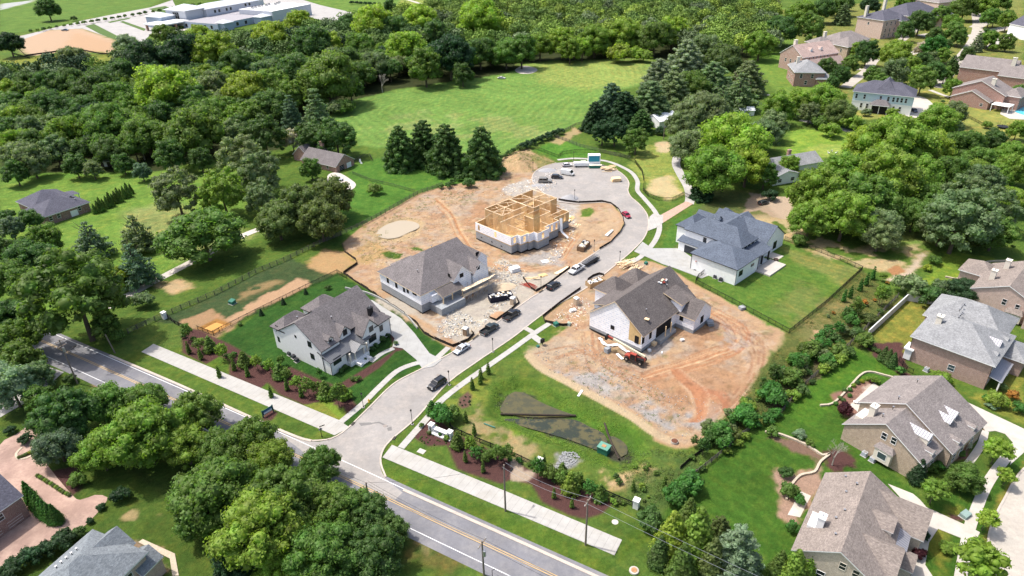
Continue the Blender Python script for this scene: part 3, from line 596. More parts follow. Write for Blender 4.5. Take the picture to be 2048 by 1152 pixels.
# top left: school grounds
paint([(37, 72), (100, 60), (165, 58), (232, 82), (235, 108), (185, 100), (130, 103), (60, 112), (38, 95)], (0.62, 0.44, 0.32), 2, 2, 0); paint([(150, 62), (235, 88), (220, 106), (120, 100)], (0.52, 0.33, 0.2), 6, 4, 0, .7)
paint([(0, 0), (330, -10), (300, 15), (130, 50), (0, 70)], (0.08, 0.19, 0.03), 3, 2)
paint([(0, 8), (70, 0), (60, 5), (0, 20)], (0.4, 0.42, 0.42), 3, 2, 0)
paint([(600, 0), (900, 0), (860, 20), (760, 30), (700, 28), (620, 8)], (0.09, 0.21, 0.03), 3, 1); paint([(800, 0), (900, 0), (880, 30), (780, 40)], (0.17, 0.27, 0.05), 3, 1)
# the big mown field's swaths
L0 = GP([(1040, 292), (1000, 275)]); w = window(GP([(660, 120), (1320, 120), (1040, 330), (660, 300)]), 5)
P = GP([(660, 232), (700, 202), (800, 178), (1000, 150), (1100, 122), (1300, 118), (1320, 160), (1240, 180), (1180, 215), (1160, 250), (1040, 290), (960, 330), (720, 290)])
d = sdist(P, XX[w], YY[w]); a = sstep(d / 4)
col[w] *= (1 + a * (.11 * np.sin(d * 1.5 + 5 * fbm(XX[w], YY[w], 20, 2, 3)) + .25 * (fbm(XX[w], YY[w], 30, 3, 5) - .5)))[..., None]
def mow(px, ang, per, amp=.07):
    P = GP(px); w = window(P, 2); a = sstep(sdist(P, XX[w], YY[w]) / 1.5); t_ = XX[w] * math.cos(R(ang)) + YY[w] * math.sin(R(ang)) + (wx[w] * .4)
    col[w] *= (1 + a * amp * np.clip(np.sin(t_ * 2 * math.pi / per) * 2.5, -1, 1))[..., None]
mow([(1417, 552), (1579, 667), (1724, 541), (1569, 481)], 50, 2.2, .05); mow([(1420, 900), (1520, 860), (1660, 930), (1590, 1050), (1400, 1090), (1370, 1000)], 40, 2.6, .07); mow([(1560, 830), (1700, 700), (1800, 750), (1660, 840)], 40, 2.4, .06); mow([(1880, 560), (1930, 545), (1940, 575)], 40, 1.2, .1)
mow([(440, 680), (625, 580), (745, 590), (880, 685), (700, 850)], -35, 1.6, .05); mow([(1812, 602), (1885, 612), (1815, 720), (1745, 675)], 130, 1.4, .05); mow([(0, 360), (330, 350), (500, 400), (220, 600), (0, 620)], 30, 3.5, .045)
for sd, cc_, sc_ in ((71, (1.35, 1.08, .95), 2.2), (72, (.70, .78, .8), 3.2), (73, (1.5, 1.1, 1.2), .9), (74, (.72, .8, .8), .8)):
    q_ = (sstep((fbm(XX, YY, sc_, 3, sd) - .60) * 6 + .5) * .5 * grs)[..., None]; col *= 1 + (np.array(cc_) - 1) * q_
HG = hgt
def hat(x, y):
    i = min(max(np.searchsorted(gx, x) - 1, 0), NX - 2); j = min(max(np.searchsorted(gy, y) - 1, 0), NY - 2)
    return float(HG[j, i])
bare = np.clip(1 - grs, 0, 1)[..., None]; hot = np.clip((col.max(-1, keepdims=True) - .3) * 3, 0, 1); col *= 1 - .26 * bare * hot; col *= 1 - bare * hot * np.array((.20, .20, .26)) - (1 - hot) * .08 * bare
sat = col.mean(-1, keepdims=True); tw = np.array((1.0, .84, .80)); gk = (1 - bare)
col[:] = col * (1 - gk) + (sat * .10 + col * .90) * tw * gk
V = np.stack([XX.ravel(), YY.ravel(), hgt.ravel()], 1)
idx = np.arange(NX * NY).reshape(NY, NX); F = np.stack([idx[:-1, :-1].ravel(), idx[:-1, 1:].ravel(), idx[1:, 1:].ravel(), idx[1:, :-1].ravel()], 1)
def groundmat():
    m, nt, b = newmat('ground_cover', 0.95, 0.08); p = pos(nt)
    at = nt.nodes.new('ShaderNodeAttribute'); at.attribute_name = 'Col'; ag = nt.nodes.new('ShaderNodeAttribute'); ag.attribute_name = 'Grs'
    nA = noise(nt, 1.6, 5, .72, p); nB = noise(nt, 6.0, 4, .75, p); nC = noise(nt, 0.09, 4, .6, p); nD = noise(nt, 0.5, 4, .65, p)
    g = math_(nt, 'MULTIPLY', math_(nt, 'MULTIPLY', maprange(nt, nA, .25, .75, .72, 1.3), maprange(nt, nB, .3, .7, .82, 1.18)), math_(nt, 'MULTIPLY', maprange(nt, nC, .3, .7, .86, 1.14), maprange(nt, nD, .3, .7, .85, 1.15)))
    s_ = math_(nt, 'MULTIPLY', maprange(nt, nB, .3, .7, .86, 1.14), maprange(nt, nA, .25, .75, .86, 1.14))
    f = mixc(nt, ag.outputs['Fac'], s_, g)
    v = nt.nodes.new('ShaderNodeVectorMath'); v.operation = 'MULTIPLY'; nt.links.new(at.outputs['Color'], v.inputs[0]); nt.links.new(f, v.inputs[1])
    # dry/yellow patches in the turf
    yel = math_(nt, 'MULTIPLY', maprange(nt, nD, .52, .72, 0, .45), ag.outputs['Fac'])
    v2 = nt.nodes.new('ShaderNodeVectorMath'); v2.operation = 'MULTIPLY'; nt.links.new(v.outputs[0], v2.inputs[0]); v2.inputs[1].default_value = (1.6, 1.12, 1.1)
    c = mixc(nt, yel, v.outputs[0], v2.outputs[0]); nt.links.new(c, b.inputs['Base Color'])
    bump(nt, b, math_(nt, 'ADD', nB, math_(nt, 'MULTIPLY', nA, 2.0)), 0.9, 0.16)
    return m
me = npmesh('ground', V, F, [groundmat()], smooth=True)
ca = me.color_attributes.new('Col', 'FLOAT_COLOR', 'POINT'); ca.data.foreach_set('color', np.concatenate([np.clip(col.reshape(-1, 3), 0, 1), np.ones((NX * NY, 1))], 1).astype(np.float32).ravel())
ga = me.attributes.new('Grs', 'FLOAT', 'POINT'); ga.data.foreach_set('value', np.clip(grs, 0, 1).astype(np.float32).ravel())
tag(place(me, 'ground'), kind='structure')

# ------------------------------------------------------------------ water
def watermat(name, c, rough=0.12, c2=None, sc=0.25):
    m, nt, b = newmat(name, rough, 0.5); p = pos(nt)
    n = noise(nt, sc, 5, .65, p); cc = mixc(nt, maprange(nt, n, .46, .56, 0, 1), c, c2 or c); nt.links.new(cc, b.inputs['Base Color'])
    bump(nt, b, noise(nt, 1.5, 3, .6, p), .08, .05); return m
def sheet(name, px, z, mat, zray=0.0):
    mb = MB(); mb.face([(p.x, p.y, z) for p in (lambda P: P if sum(a.x * b.y - b.x * a.y for a, b in zip(P, P[1:] + P[:1])) > 0 else P[::-1])(smoothline(GP(px, zray), 1.0, True))], mat)
    return tag(mb.build(name), kind='structure')
WP = watermat('pond_water', (0.085, 0.075, 0.03), .1, (0.06, 0.058, 0.028), .5)
sheet('basin_water', [(1002, 824), (1005, 808), (1014, 793), (1030, 783), (1047, 785), (1068, 797), (1092, 809), (1122, 821), (1150, 832), (1110, 834), (1055, 834)], -1.2, WP, -1.2)
sheet('basin_water', [(1008, 838), (1050, 838), (1110, 839), (1150, 840), (1184, 856), (1206, 866), (1216, 888), (1204, 902), (1172, 892), (1140, 880), (1100, 868), (1060, 857), (1022, 846)], -1.195, watermat('pond_water_weedy', (0.028, 0.034, 0.02), .1, (0.085, 0.075, 0.03), .4), -1.2)
sheet('basin_water', [(1220, 872), (1240, 879), (1254, 892), (1254, 908), (1242, 914), (1234, 902)], -1.2, WP, -1.2)
sheet('puddle_water', PUD, -0.30, watermat('muddy_water', (0.36, 0.30, 0.21), .25), -.3)
sheet('settling_pit_water', [(402, 656), (432, 643), (454, 649), (427, 665)], -0.38, watermat('orange_water', (0.50, 0.24, 0.045), .35), -.3)

# ------------------------------------------------------------------ roads and pavements
ROAD = asphalt('road_asphalt', (0.165, 0.165, 0.18), .14, (0.195, 0.19, 0.195)); STREET = asphalt('street_asphalt', (0.265, 0.25, 0.238), .12, (0.305, 0.28, 0.258)); DRIVE = asphalt('drive_gravel', (0.42, 0.39, 0.36), .2, (0.5, 0.45, 0.4))
PAVER = brick('paver_brick', (0.42, 0.27, 0.2), (0.36, 0.22, 0.17), (0.45, 0.38, 0.32), .3, .15); LANE = asphalt('old_lane', (0.33, 0.32, 0.31), .15, (0.38, 0.36, 0.34)); EXPO = asphalt('exposed_drive', (0.30, 0.205, 0.17), .22, (0.38, 0.27, 0.22))
PALEROAD = asphalt('pale_street', (0.37, 0.34, 0.30), .1, (0.42, 0.38, 0.33)); YEL = plain('yellow_line', (0.50, 0.34, 0.15), .8, .15, 1); WLN = plain('white_line', (0.66, 0.66, 0.66), .8, .2, 1)
def st(o): return tag(o, kind='structure')
ctr = GP([(63, 672), (187, 727), (423, 833), (689, 956), (802, 1010), (1024, 1113)])
a0 = ctr[0] - ctr[-1]; a0.normalize()
cline = smoothline([ctr[0] + a0 * 260, ctr[0] + a0 * 100] + ctr + [ctr[-1] - a0 * 60, ctr[-1] - a0 * 200], 4.0)[::-1]     # runs towards upper left
st(ribbon('main_road', cline, -4.3, 5.3, -0.05, 0.020, ROAD))
for d0, d1, mm in ((-.26, -.12, YEL), (.12, .26, YEL), (3.45, 3.6, WLN), (-3.5, -3.35, WLN)):
    L = cline
    st(ribbon('lane_marking', L, d0, d1, 0.015, 0.030, mm))
# street + cul-de-sac
def street_poly():
    left = GP([(560, 868), (622, 883), (652, 881), (675, 873), (699, 855), (740, 815), (789, 768), (839, 741), (880, 719), (905, 706), (943, 683), (1056, 601), (1087, 581), (1132, 546), (1200, 500), (1222, 487), (1242, 465), (1250, 450), (1246, 434), (1237, 418), (1222, 408), (1204, 405), (1157, 407), (1131, 405), (1112, 401), (1082, 381), (1066, 363), (1069, 346), (1087, 334), (1113, 326), (1149, 324)])
    right = GP([(1149, 324), (1204, 330), (1233, 341), (1250, 354), (1257, 367), (1255, 381), (1261, 394), (1277, 408), (1292, 427), (1296, 445), (1293, 463), (1284, 480), (1264, 501), (1237, 524), (1204, 551), (1174, 574), (1091, 624), (1024, 675), (950, 725), (892, 768), (832, 835), (779, 881), (762, 906), (760, 928), (770, 955), (805, 985)])
    return left, right
SL, SR = street_poly(); SLs, SRs = smoothline(SL, 1.2), smoothline(SR, 1.2)
st(slab('side_street', SLs + SRs + GP([(790, 1000), (640, 930)]), -0.05, 0.026, STREET))
def kerb(px, w=0.35, h=.13, side=1, name='kerb', pts=None):
    L = smoothline(pts or GP(px), 1.2); return st(ribbon(name, L, 0 if side > 0 else -w, w if side > 0 else 0, -0.05, h, CONC_P))
kerb(None, pts=SL[1:-1], side=1); kerb(None, pts=SR[1:-1], side=1)
kl = GP([(217, 712), (353, 770), (512, 842), (592, 876), (622, 884)]); kerb(None, pts=kl, side=1, w=.6)
kr = GP([(805, 982), (1024, 1080), (1200, 1160), (1300, 1205)]); kerb(None, pts=kr, side=1, w=.6)
def walk(px, w, name='sidewalk', mat=CONC, z=.085): return st(ribbon(name, smoothline(GP(px), 1.0), -w / 2, w / 2, -.05, z, mat))
walk([(1115, 320), (1149, 317), (1197, 320), (1222, 325), (1244, 334), (1264, 346), (1275, 363), (1275, 381), (1290, 399), (1311, 425), (1319, 451), (1314, 474), (1301, 494), (1281, 514), (1262, 525)], 1.7)
walk([(1099, 647), (1070, 666), (1017, 704), (925, 768), (879, 805), (859, 831), (802, 896)], 1.55)
walk([(1048, 655), (1072, 668)], 1.5, z=.10); walk([(1066, 672), (1084, 685)], 1.9, 'mailbox_pad', CONC, .095)
walk([(681, 845), (725, 808), (759, 774), (795, 742), (832, 727), (862, 722)], 1.5); walk([(872, 718), (897, 695)], 1.5, z=.09)
st(slab('trail', GP([(283, 704), (307, 688), (677, 840), (699, 855), (669, 871)]), -.05, .07, CONC, yaw=R(-31)))
st(slab('trail', GP([(784, 890), (1024, 988), (1244, 1080), (1229, 1111), (1024, 1024), (765, 915)]), -.05, .07, CONC, yaw=R(-31)))
st(slab('driveway', GP([(722, 597), (745, 601), (802, 637), (829, 667), (859, 707), (884, 720), (868, 733), (845, 738), (832, 719), (805, 697), (785, 694), (789, 677), (775, 661), (760, 640)]), -.05, .11, CONC_D))
walk([(788, 697), (765, 707), (742, 724)], 1.3, 'front_path', CONC_D, .12)
st(slab('driveway', GP([(1268, 503), (1285, 484), (1304, 497), (1354, 497), (1362, 500), (1386, 517), (1386, 540), (1419, 551), (1403, 557), (1354, 538), (1324, 528), (1300, 517)]), -.05, .115, CONC_D))
st(slab('apron', GP([(1297, 444), (1299, 434), (1306, 428), (1326, 431), (1326, 446), (1312, 456), (1296, 462)]), -.05, .12, CONC)); st(slab('brick_drive', GP([(1322, 430), (1372, 403), (1386, 408), (1326, 446)]), -.05, .10, PAVER, yaw=R(45)))
walk([(1378, 408), (1380, 395), (1376, 375), (1362, 350), (1352, 328), (1357, 308), (1372, 290)], 3.4, 'lane', LANE, .04)
st(ribbon('lane', smoothline(GP([(1600, 240), (1660, 252), (1718, 268)]), 1), -1.8, 1.8, -.05, .04, LANE))
st(ribbon('gravel_drive', smoothline(GP([(200, 622), (293, 571), (383, 524), (480, 474), (540, 450), (600, 425), (655, 398), (690, 375)]), 1.5), -1.6, 1.6, -.05, .045, DRIVE))
st(slab('gravel_pad', smoothline(GP([(655, 352), (675, 345), (700, 358), (712, 370), (700, 382), (680, 390), (660, 380)]), 1, True), -.05, .05, DRIVE))
# main road driveway lower left and near gardens
st(slab('driveway', GP([(100, 735), (128, 744), (60, 800), (0, 835), (0, 800)]), -.05, .03, LANE))
st(slab('exposed_driveway', smoothline(GP([(70, 845), (95, 850), (110, 870), (85, 905), (95, 930), (140, 985), (160, 1000), (190, 990), (215, 995), (200, 1020), (160, 1060), (130, 1075), (95, 1090), (40, 1130), (-20, 1170), (-60, 1100), (-20, 960), (0, 890), (30, 870)]), 1, True), -.05, .03, EXPO))
st(ribbon('stone_edging', smoothline(GP([(42, 895), (30, 908), (35, 920), (55, 917), (78, 905)]), .8), 0, .5, -.05, .12, TAN_ST))
st(slab('stone_terrace', GP([(277, 1085), (286, 1079), (350, 1108), (358, 1152), (345, 1152), (340, 1118)]), -.05, .14, TAN_ST))
# right-hand neighbourhood
cl_ = smoothline([G(2220, 830)] + GP([(2120, 893), (2048, 940), (2010, 1000), (1988, 1045), (1978, 1090), (1978, 1200)]) + [G(1990, 1420), G(2020, 1700)], 1.5)
st(ribbon('pale_street', cl_, .0, 10.5, -.05, .02, PALEROAD)); st(ribbon('kerb', cl_, -.35, 0, -.05, .12, CONC_P)); st(ribbon('kerb', cl_, 10.5, 10.85, -.05, .12, CONC_P))
walk([(2090, 850), (2042, 885), (2010, 918), (1975, 967), (1952, 1020), (1937, 1065), (1920, 1160)], 1.8, 'sidewalk', CONC_W, .08)
st(slab('driveway', GP([(1925, 800), (1950, 812), (2048, 858), (2075, 880), (2048, 905), (2020, 930), (2030, 890), (2010, 868), (1990, 862), (1972, 864), (1945, 828)]), -.05, .07, CONC_W))
walk([(1970, 862), (1962, 890), (1938, 925), (1925, 938)], 1.4, 'front_path', CONC_W, .075)
st(slab('driveway', GP([(1776, 968), (1826, 988), (1840, 1000), (1853, 1015), (1926, 1048), (1960, 1065), (1950, 1085), (1926, 1078), (1876, 1058), (1858, 1085), (1850, 1130), (1870, 1160), (1820, 1160), (1830, 1080), (1850, 1050)]), -.05, .072, CONC_W))
st(ribbon('garden_kerb', smoothline(GP([(1530, 865), (1560, 870), (1610, 890), (1645, 912), (1660, 908), (1640, 925), (1628, 945), (1600, 952), (1580, 975), (1572, 1000)]), .8), -.2, .25, -.05, .4, TAN_ST))
st(ribbon('garden_kerb', smoothline(GP([(1640, 812), (1665, 808), (1690, 785), (1720, 752), (1740, 745), (1770, 752), (1800, 760)]), .8), -.2, .2, -.05, .4, TAN_ST))
st(ribbon('garden_kerb', smoothline(GP([(1890, 555), (1920, 558), (1950, 535), (1975, 525), (2010, 523)]), .8), -.2, .2, -.05, .5, TAN_ST))
st(slab('patio', GP([(1600, 982), (1622, 992), (1610, 1015), (1600, 1035), (1575, 1030), (1585, 1012)]), -.05, .06, CONC_W)); st(slab('patio', GP([(1700, 810), (1748, 765), (1762, 780), (1722, 830)]), -.05, .06, CONC_W))
st(slab('driveway', smoothline(GP([(1822, 192), (1850, 196), (1870, 215), (1862, 235), (1842, 236), (1812, 232), (1808, 210)]), 2, True), -.05, .05, CONC_W))
def road(px, w, mat=PALEROAD, z=.02, name='pale_street'): return st(ribbon(name, smoothline(GP(px), 3), -w / 2, w / 2, -.05, z, mat))
road([(1690, 175), (1712, 158), (1735, 140), (1750, 118), (1790, 90), (1830, 60), (1860, 40), (1900, 10)], 6); road([(1870, 175), (1895, 150), (1920, 118), (1945, 85), (1955, 55), (1950, 20), (1940, -10)], 7, z=.024)
road([(1840, 72), (1880, 68), (1945, 72), (1990, 60), (2048, 50)], 10, z=.028); road([(1990, 40), (1970, 45), (1950, 55)], 9, z=.032); road([(1760, 110), (1800, 112), (1840, 100), (1870, 70)], 5, z=.036)
road([(1985, 95), (2010, 75), (2048, 70)], 8, CONC_W, .03, 'driveway'); road([(1660, 128), (1690, 130), (1720, 140)], 5, CONC_W, .031, 'driveway')
st(slab('pool_deck', GP([(2005, 215), (2020, 208), (2048, 200), (2070, 215), (2060, 240), (2020, 238), (2000, 228)]), -.05, .10, CONC_W))
sheet('pool_water', [(2030, 222), (2048, 214), (2075, 222), (2060, 232), (2040, 228)], .12, watermat('pool_water', (0.10, 0.50, 0.62), .05))
road([(1900, 195), (1880, 188), (1860, 180)], 2.5, CONC_W, .06, 'front_path'); road([(1540, 190), (1480, 190), (1440, 195)], 3, DRIVE, .03, 'gravel_drive')
st(slab('field_turnout', smoothline(GP([(1030, 140), (1045, 132), (1065, 134), (1075, 140), (1062, 147), (1040, 147)]), 2, True), -.05, .03, DRIVE))
PATCH = asphalt('asphalt_patch', (0.16, 0.155, 0.15), .1)
st(slab('asphalt_patch', GP([(718, 846), (742, 845), (744, 849), (722, 852)]), -.05, .034, PATCH)); st(slab('asphalt_patch', GP([(774, 856), (783, 853), (784, 861), (776, 862)]), -.05, .034, PATCH)); st(ribbon('asphalt_patch', GP([(742, 847), (758, 845), (776, 853)]), -.2, .2, -.05, .031, PATCH))
for a_, b_ in (((703, 851), (709, 845)), ((786, 880), (791, 874)), ((945, 680), (957, 671)), ((1078, 586), (1086, 581))): st(ribbon('storm_drain', GP([a_, b_]), -.25, .25, -.05, .17, plain('drain_iron', (.05, .045, .04), .8)))
# school car parks
PARK = asphalt('car_park', (0.33, 0.32, 0.31), .1, (0.37, 0.35, 0.33))
st(slab('car_park', GP([(30, 75), (170, 40), (230, 28), (300, 15), (345, 0), (360, 30), (340, 50), (345, 62), (300, 70), (285, 85), (240, 82), (165, 57), (100, 60), (37, 82)]), -.05, .03, PARK))
st(slab('car_park', GP([(500, -5), (580, -8), (640, 10), (725, 30), (722, 42), (660, 44), (600, 30), (560, 20)]), -.05, .03, PARK))
st(slab('car_park', GP([(345, 62), (380, 55), (470, 80), (430, 75), (395, 60)]), -.05, .035, CONC_W))
for p_ in ([(215, 44), (262, 35), (258, 38), (220, 46)], [(297, 18), (330, 12), (358, 22), (335, 30)], [(170, 52), (188, 48), (235, 72), (232, 80), (200, 68)], [(240, 44), (246, 42), (292, 58), (288, 62)]):
    st(slab('planting_island', GP(p_), -.05, .12, plain('island_turf', (0.07, 0.12, 0.03), .95, .3, 1)))
road([(800, -5), (850, 10), (870, 18)], 4, CONC_W, .03, 'track')
# ------------------------------------------------------------------ houses
WINCACHE = {}
def win_meshes(w, h, frame, glass, style):
    k = (round(w, 2), round(h, 2), frame.name, glass.name, style)
    if k in WINCACHE: return WINCACHE[k]
    f = MB(); t = .07
    f.box(-w / 2 - t, -.06, -h / 2 - t, w / 2 + t, .02, -h / 2, frame); f.box(-w / 2 - t, -.06, h / 2, w / 2 + t, .02, h / 2 + t, frame)
    f.box(-w / 2 - t, -.06, -h / 2, -w / 2, .02, h / 2, frame); f.box(w / 2, -.06, -h / 2, w / 2 + t, .02, h / 2, frame)
    nx = {'double': 1, 'pair': 2, 'triple': 3, 'plain': 1, 'grid': 2}[style]
    for i in range(1, nx): x = -w / 2 + w * i / nx; f.box(x - .035, -.05, -h / 2, x + .035, .02, h / 2, frame)
    if style != 'plain': f.box(-w / 2, -.05, -.03, w / 2, .02, .03, frame)
    p = MB(); p.box(-w / 2, -.015, -h / 2, w / 2, .015, h / 2, glass)
    WINCACHE[k] = (f.mesh('window'), p.mesh('pane')); return WINCACHE[k]
SIDE = {'s': 0.0, 'n': math.pi, 'w': -math.pi / 2, 'e': math.pi / 2}
class House:
    def __init__(s, name, origin, yaw, label, cat='house', zoom=(0, 0, 1), oz=0.0, opx=True):
        s.ox, s.oy, s.sc = zoom
        g = G(*s.z(*origin), oz) if opx else Vector(origin)
        s.o = g; s.yaw = R(yaw); s.root = empty(name, (g.x, g.y, 0), s.yaw); tag(s.root, label, cat)
        s.W = MB(); s.R = MB(); s.C = MB(); s.frame = WHITE; s.glass = GLASS
        s.u = np.array([math.cos(s.yaw), math.sin(s.yaw)]); s.v = np.array([-s.u[1], s.u[0]])
    def z(s, x, y): return (s.ox + x / s.sc, s.oy + y / s.sc)
    def at(s, x, y, ax, val):
        v = ray(*s.z(x, y)); dl = (v[:2] @ s.u, v[:2] @ s.v, v[2]); ol = (-(s.o.x * s.u[0] + s.o.y * s.u[1]), -(s.o.x * s.v[0] + s.o.y * s.v[1]), CAMZ)
        i = 'xyz'.index(ax); t = (val - ol[i]) / dl[i]; return tuple(ol[k] + t * dl[k] for k in range(3))
    def walls(s, x0, y0, x1, y1, z0, z1, m): s.W.box(x0, y0, z0, x1, y1, z1, m)
    def gable(s, x0, y0, x1, y1, z0, ze, zr, axis, wm, rm, oh=.45, og=.3, c=None, trim=None, th=.2, mb=None, ze2=None):
        """ridge along axis; c = ridge position across; ze2 = eave height of the far side"""
        trim = trim or WHITE; ze2 = ze if ze2 is None else ze2; RB = mb or s.R
        a0, a1, l0, l1 = (y0, y1, x0, x1) if axis == 'x' else (x0, x1, y0, y1)
        c = (a0 + a1) / 2 if c is None else c
        fn = (lambda t, u, z: (t, u, z)) if axis == 'x' else (lambda t, u, z: (u, t, z))
        prof = [(a0, z0), (a1, z0), (a1, ze2), (c, zr), (a0, ze)]
        if axis == 'y': s.W.extr(prof, fn, l1, l0, wm)
        else: s.W.extr(prof, fn, l0, l1, wm)
        s0 = (zr - ze) / (c - a0); s1 = (zr - ze2) / (a1 - c)
        for e, ez, sg in ((a0 - oh, ze - oh * s0, 1), (a1 + oh, ze2 - oh * s1, -1)):
            b = .006; k = len(RB.v); q = []
            for t in (l0 - og, l1 + og):
                q += [fn(t, e, ez + b), fn(t, c, zr + b), fn(t, c, zr + b + th), fn(t, e, ez + b + th)]
            RB.v += q; fs = [(0, 1, 2, 3), (4, 7, 6, 5), (3, 2, 6, 7), (0, 4, 5, 1), (0, 3, 7, 4), (1, 5, 6, 2)]
            flip = (sg > 0) != (axis == 'x')
            for j, f in enumerate(fs):
                f = tuple(k + i for i in f); RB.f.append(f[::-1] if not flip else f); RB.mi.append(RB.mat(rm if j == 2 else trim))
    def hip(s, x0, y0, x1, y1, z0, ze, zr, wm, rm, oh=.5, trim=None, inset=None, wall=True, th=.22, mb=None, ends=(1, 1)):
        trim = trim or WHITE; RB = mb or s.R
        if wall: s.W.box(x0, y0, z0, x1, y1, ze, wm)
        X0, Y0, X1, Y1 = x0 - oh, y0 - oh, x1 + oh, y1 + oh; w, d = X1 - X0, Y1 - Y0; z = ze + .004
        if w >= d:
            i = min(inset or d / 2, w / 2); a = (X0 + i * ends[0], (Y0 + Y1) / 2, zr + th); b = (X1 - i * ends[1], (Y0 + Y1) / 2, zr + th)
            T = [(X0, Y0, z + th), (X1, Y0, z + th), (X1, Y1, z + th), (X0, Y1, z + th)]
            RB.face([T[0], T[1], b, a], rm); RB.face([T[2], T[3], a, b], rm); RB.face([T[1], T[2], b], rm); RB.face([T[3], T[0], a], rm)
        else:
            i = min(inset or w / 2, d / 2); a = ((X0 + X1) / 2, Y0 + i * ends[0], zr + th); b = ((X0 + X1) / 2, Y1 - i * ends[1], zr + th)
            T = [(X0, Y0, z + th), (X1, Y0, z + th), (X1, Y1, z + th), (X0, Y1, z + th)]
            RB.face([T[1], T[2], b, a], rm); RB.face([T[3], T[0], a, b], rm); RB.face([T[0], T[1], a], rm); RB.face([T[2], T[3], b], rm)
        Bt = [(p[0], p[1], z) for p in T]
        for i in range(4): j = (i + 1) % 4; RB.face([Bt[i], Bt[j], T[j], T[i]], trim)
        RB.face(Bt[::-1], trim)
    def shed(s, x0, y0, x1, y1, zlo, zhi, low, rm, trim=None, th=.16, mb=None, oh=0.0):
        """single slope; low = side that is low: 's','n','w','e'"""
        trim = trim or WHITE; RB = mb or s.R
        zz = {'s': (zlo, zlo, zhi, zhi), 'n': (zhi, zhi, zlo, zlo), 'w': (zlo, zhi, zhi, zlo), 'e': (zhi, zlo, zlo, zhi)}[low]
        P = [(x0, y0), (x1, y0), (x1, y1), (x0, y1)]
        RB.hexa([(p[0], p[1], z) for p, z in zip(P, zz)] + [(p[0], p[1], z + th) for p, z in zip(P, zz)], trim, rm)
    def win(s, side, plane, pts, w, h, style='double', frame=None, glass=None, local=False, name='window', zmin=None):
        fm, pm = win_meshes(w, h, frame or s.frame, glass or s.glass, style)
        for p in pts:
            if local: t, z = p
            else:
                q = s.at(p[0], p[1], 'y' if side in 'sn' else 'x', plane); t, z = (q[0] if side in 'sn' else q[1]), q[2]
            loc = (t, plane, z) if side in 'sn' else (plane, t, z)
            f = place(fm, name, loc, SIDE[side], s.root); place(pm, 'pane', (0, 0, 0), 0, f)
    def door(s, side, plane, t, z0, w, h, m, name='door', frame=None):
        d = MB(); d.box(-w / 2, -.05, 0, w / 2, .02, h, m)
        if h > 2.05 and w > 2.2:
            for i in range(1, 4): d.box(-w / 2, -.07, h * i / 4 - .02, w / 2, -.045, h * i / 4 + .02, frame or s.frame)
        loc = (t, plane, z0) if side in 'sn' else (plane, t, z0)
        o = d.build(name, s.root, loc, SIDE[side])
        k = MB(); k.box(w / 2 - .2, -.1, h * .45, w / 2 - .12, -.05, h * .45 + .1, CHROME); k.build('handle', o); return o
    def chimney(s, x, y, z0, z1, lx, ly, m):
        c = MB(); c.box(x - lx / 2, y - ly / 2, z0, x + lx / 2, y + ly / 2, z1, m); c.box(x - lx / 2 - .1, y - ly / 2 - .1, z1 + .003, x + lx / 2 + .1, y + ly / 2 + .1, z1 + .15, m)
        c.tube((x, y, z1 + .15), (x, y, z1 + .55), .14, .12, 8, CHROME); s.chims = getattr(s, 'chims', []) + [c]
    def vents(s, pts):
        s.vn = getattr(s, 'vn', []) + pts
    def spouts(s, pts, m):
        for x, y, z in pts: q = MB(); q.box(x - .05, y - .05, 0, x + .05, y + .05, z, m); s.part('downspout', q)
    def part(s, name, mb): return mb.build(name, s.root)
    def finish(s):
        s.W.build('wall', s.root); r = s.R.build('roof', s.root)
        for c in getattr(s, 'chims', []): c.build('chimney', r)
        for (x, y, z) in getattr(s, 'vn', []):
            v = MB(); v.tube((x, y, z - .4), (x, y, z + .35), .07, .07, 6, BLACKT); v.box(x - .17, y - .17, z + .32, x + .17, y + .17, z + .4, CHROME); v.build('roof_vent', r)
        for k in range(0, len(s.C.v), 8):
            c = MB(); c.hexa(s.C.v[k:k + 8], s.C.mats[s.C.mi[k // 8 * 6]]); c.build('column', s.root)
        return s.root
def dormer(h, x0, x1, y0, y1, zb, ze, zr, wm, rm, trim=None, mb=None):
    h.gable(x0, y0, x1, y1, zb, ze, zr, 'y', wm, rm, .2, .2, None, trim, .12, mb)

# white two-storey house at the corner
h = House('two_storey_house', (635, 1060), 54.5, 'finished white two-storey house with taupe shingles, by the curved driveway', zoom=(540, 560, 5.76))
h.frame = BLACKT; W_, S_ = BR_WHITE, SH_GREY
h.gable(0, 0, 5.6, 15.6, -.3, 6.2, 11.2, 'x', W_, S_, trim=BLACKT)
h.gable(5.6, 1.2, 20.2, 14.8, -.3, 6.4, 11.5, 'x', W_, S_, c=8.2, trim=BLACKT)
h.hip(.4, 13.5, 8.2, 18.2, -.3, 6.3, 8.8, W_, S_, trim=BLACKT); h.hip(11, 13, 18.6, 19.5, -.3, 5.6, 8.6, W_, S_, trim=BLACKT)
h.hip(15.5, -1.9, 20.6, 6, -.3, 5.1, 7.4, W_, S_, trim=BLACKT); h.hip(18, 3.0, 23, 9, -.3, 3.2, 5.2, W_, S_, trim=BLACKT)
h.gable(11.0, -2.3, 16.3, 7, -.3, 5.1, 8.4, 'y', W_, S_, trim=BLACKT, oh=.3)
h.gable(6.5, .6, 9.9, 6, 3, 6.4, 8.3, 'y', W_, S_, trim=BLACKT, oh=.3); h.gable(2.6, .4, 4.2, 3, 5, 7.3, 8.1, 'y', W_, S_, trim=BLACKT, oh=.15)
h.walls(0.02, -2.6, 4.9, .3, -.3, 3.6, W_)
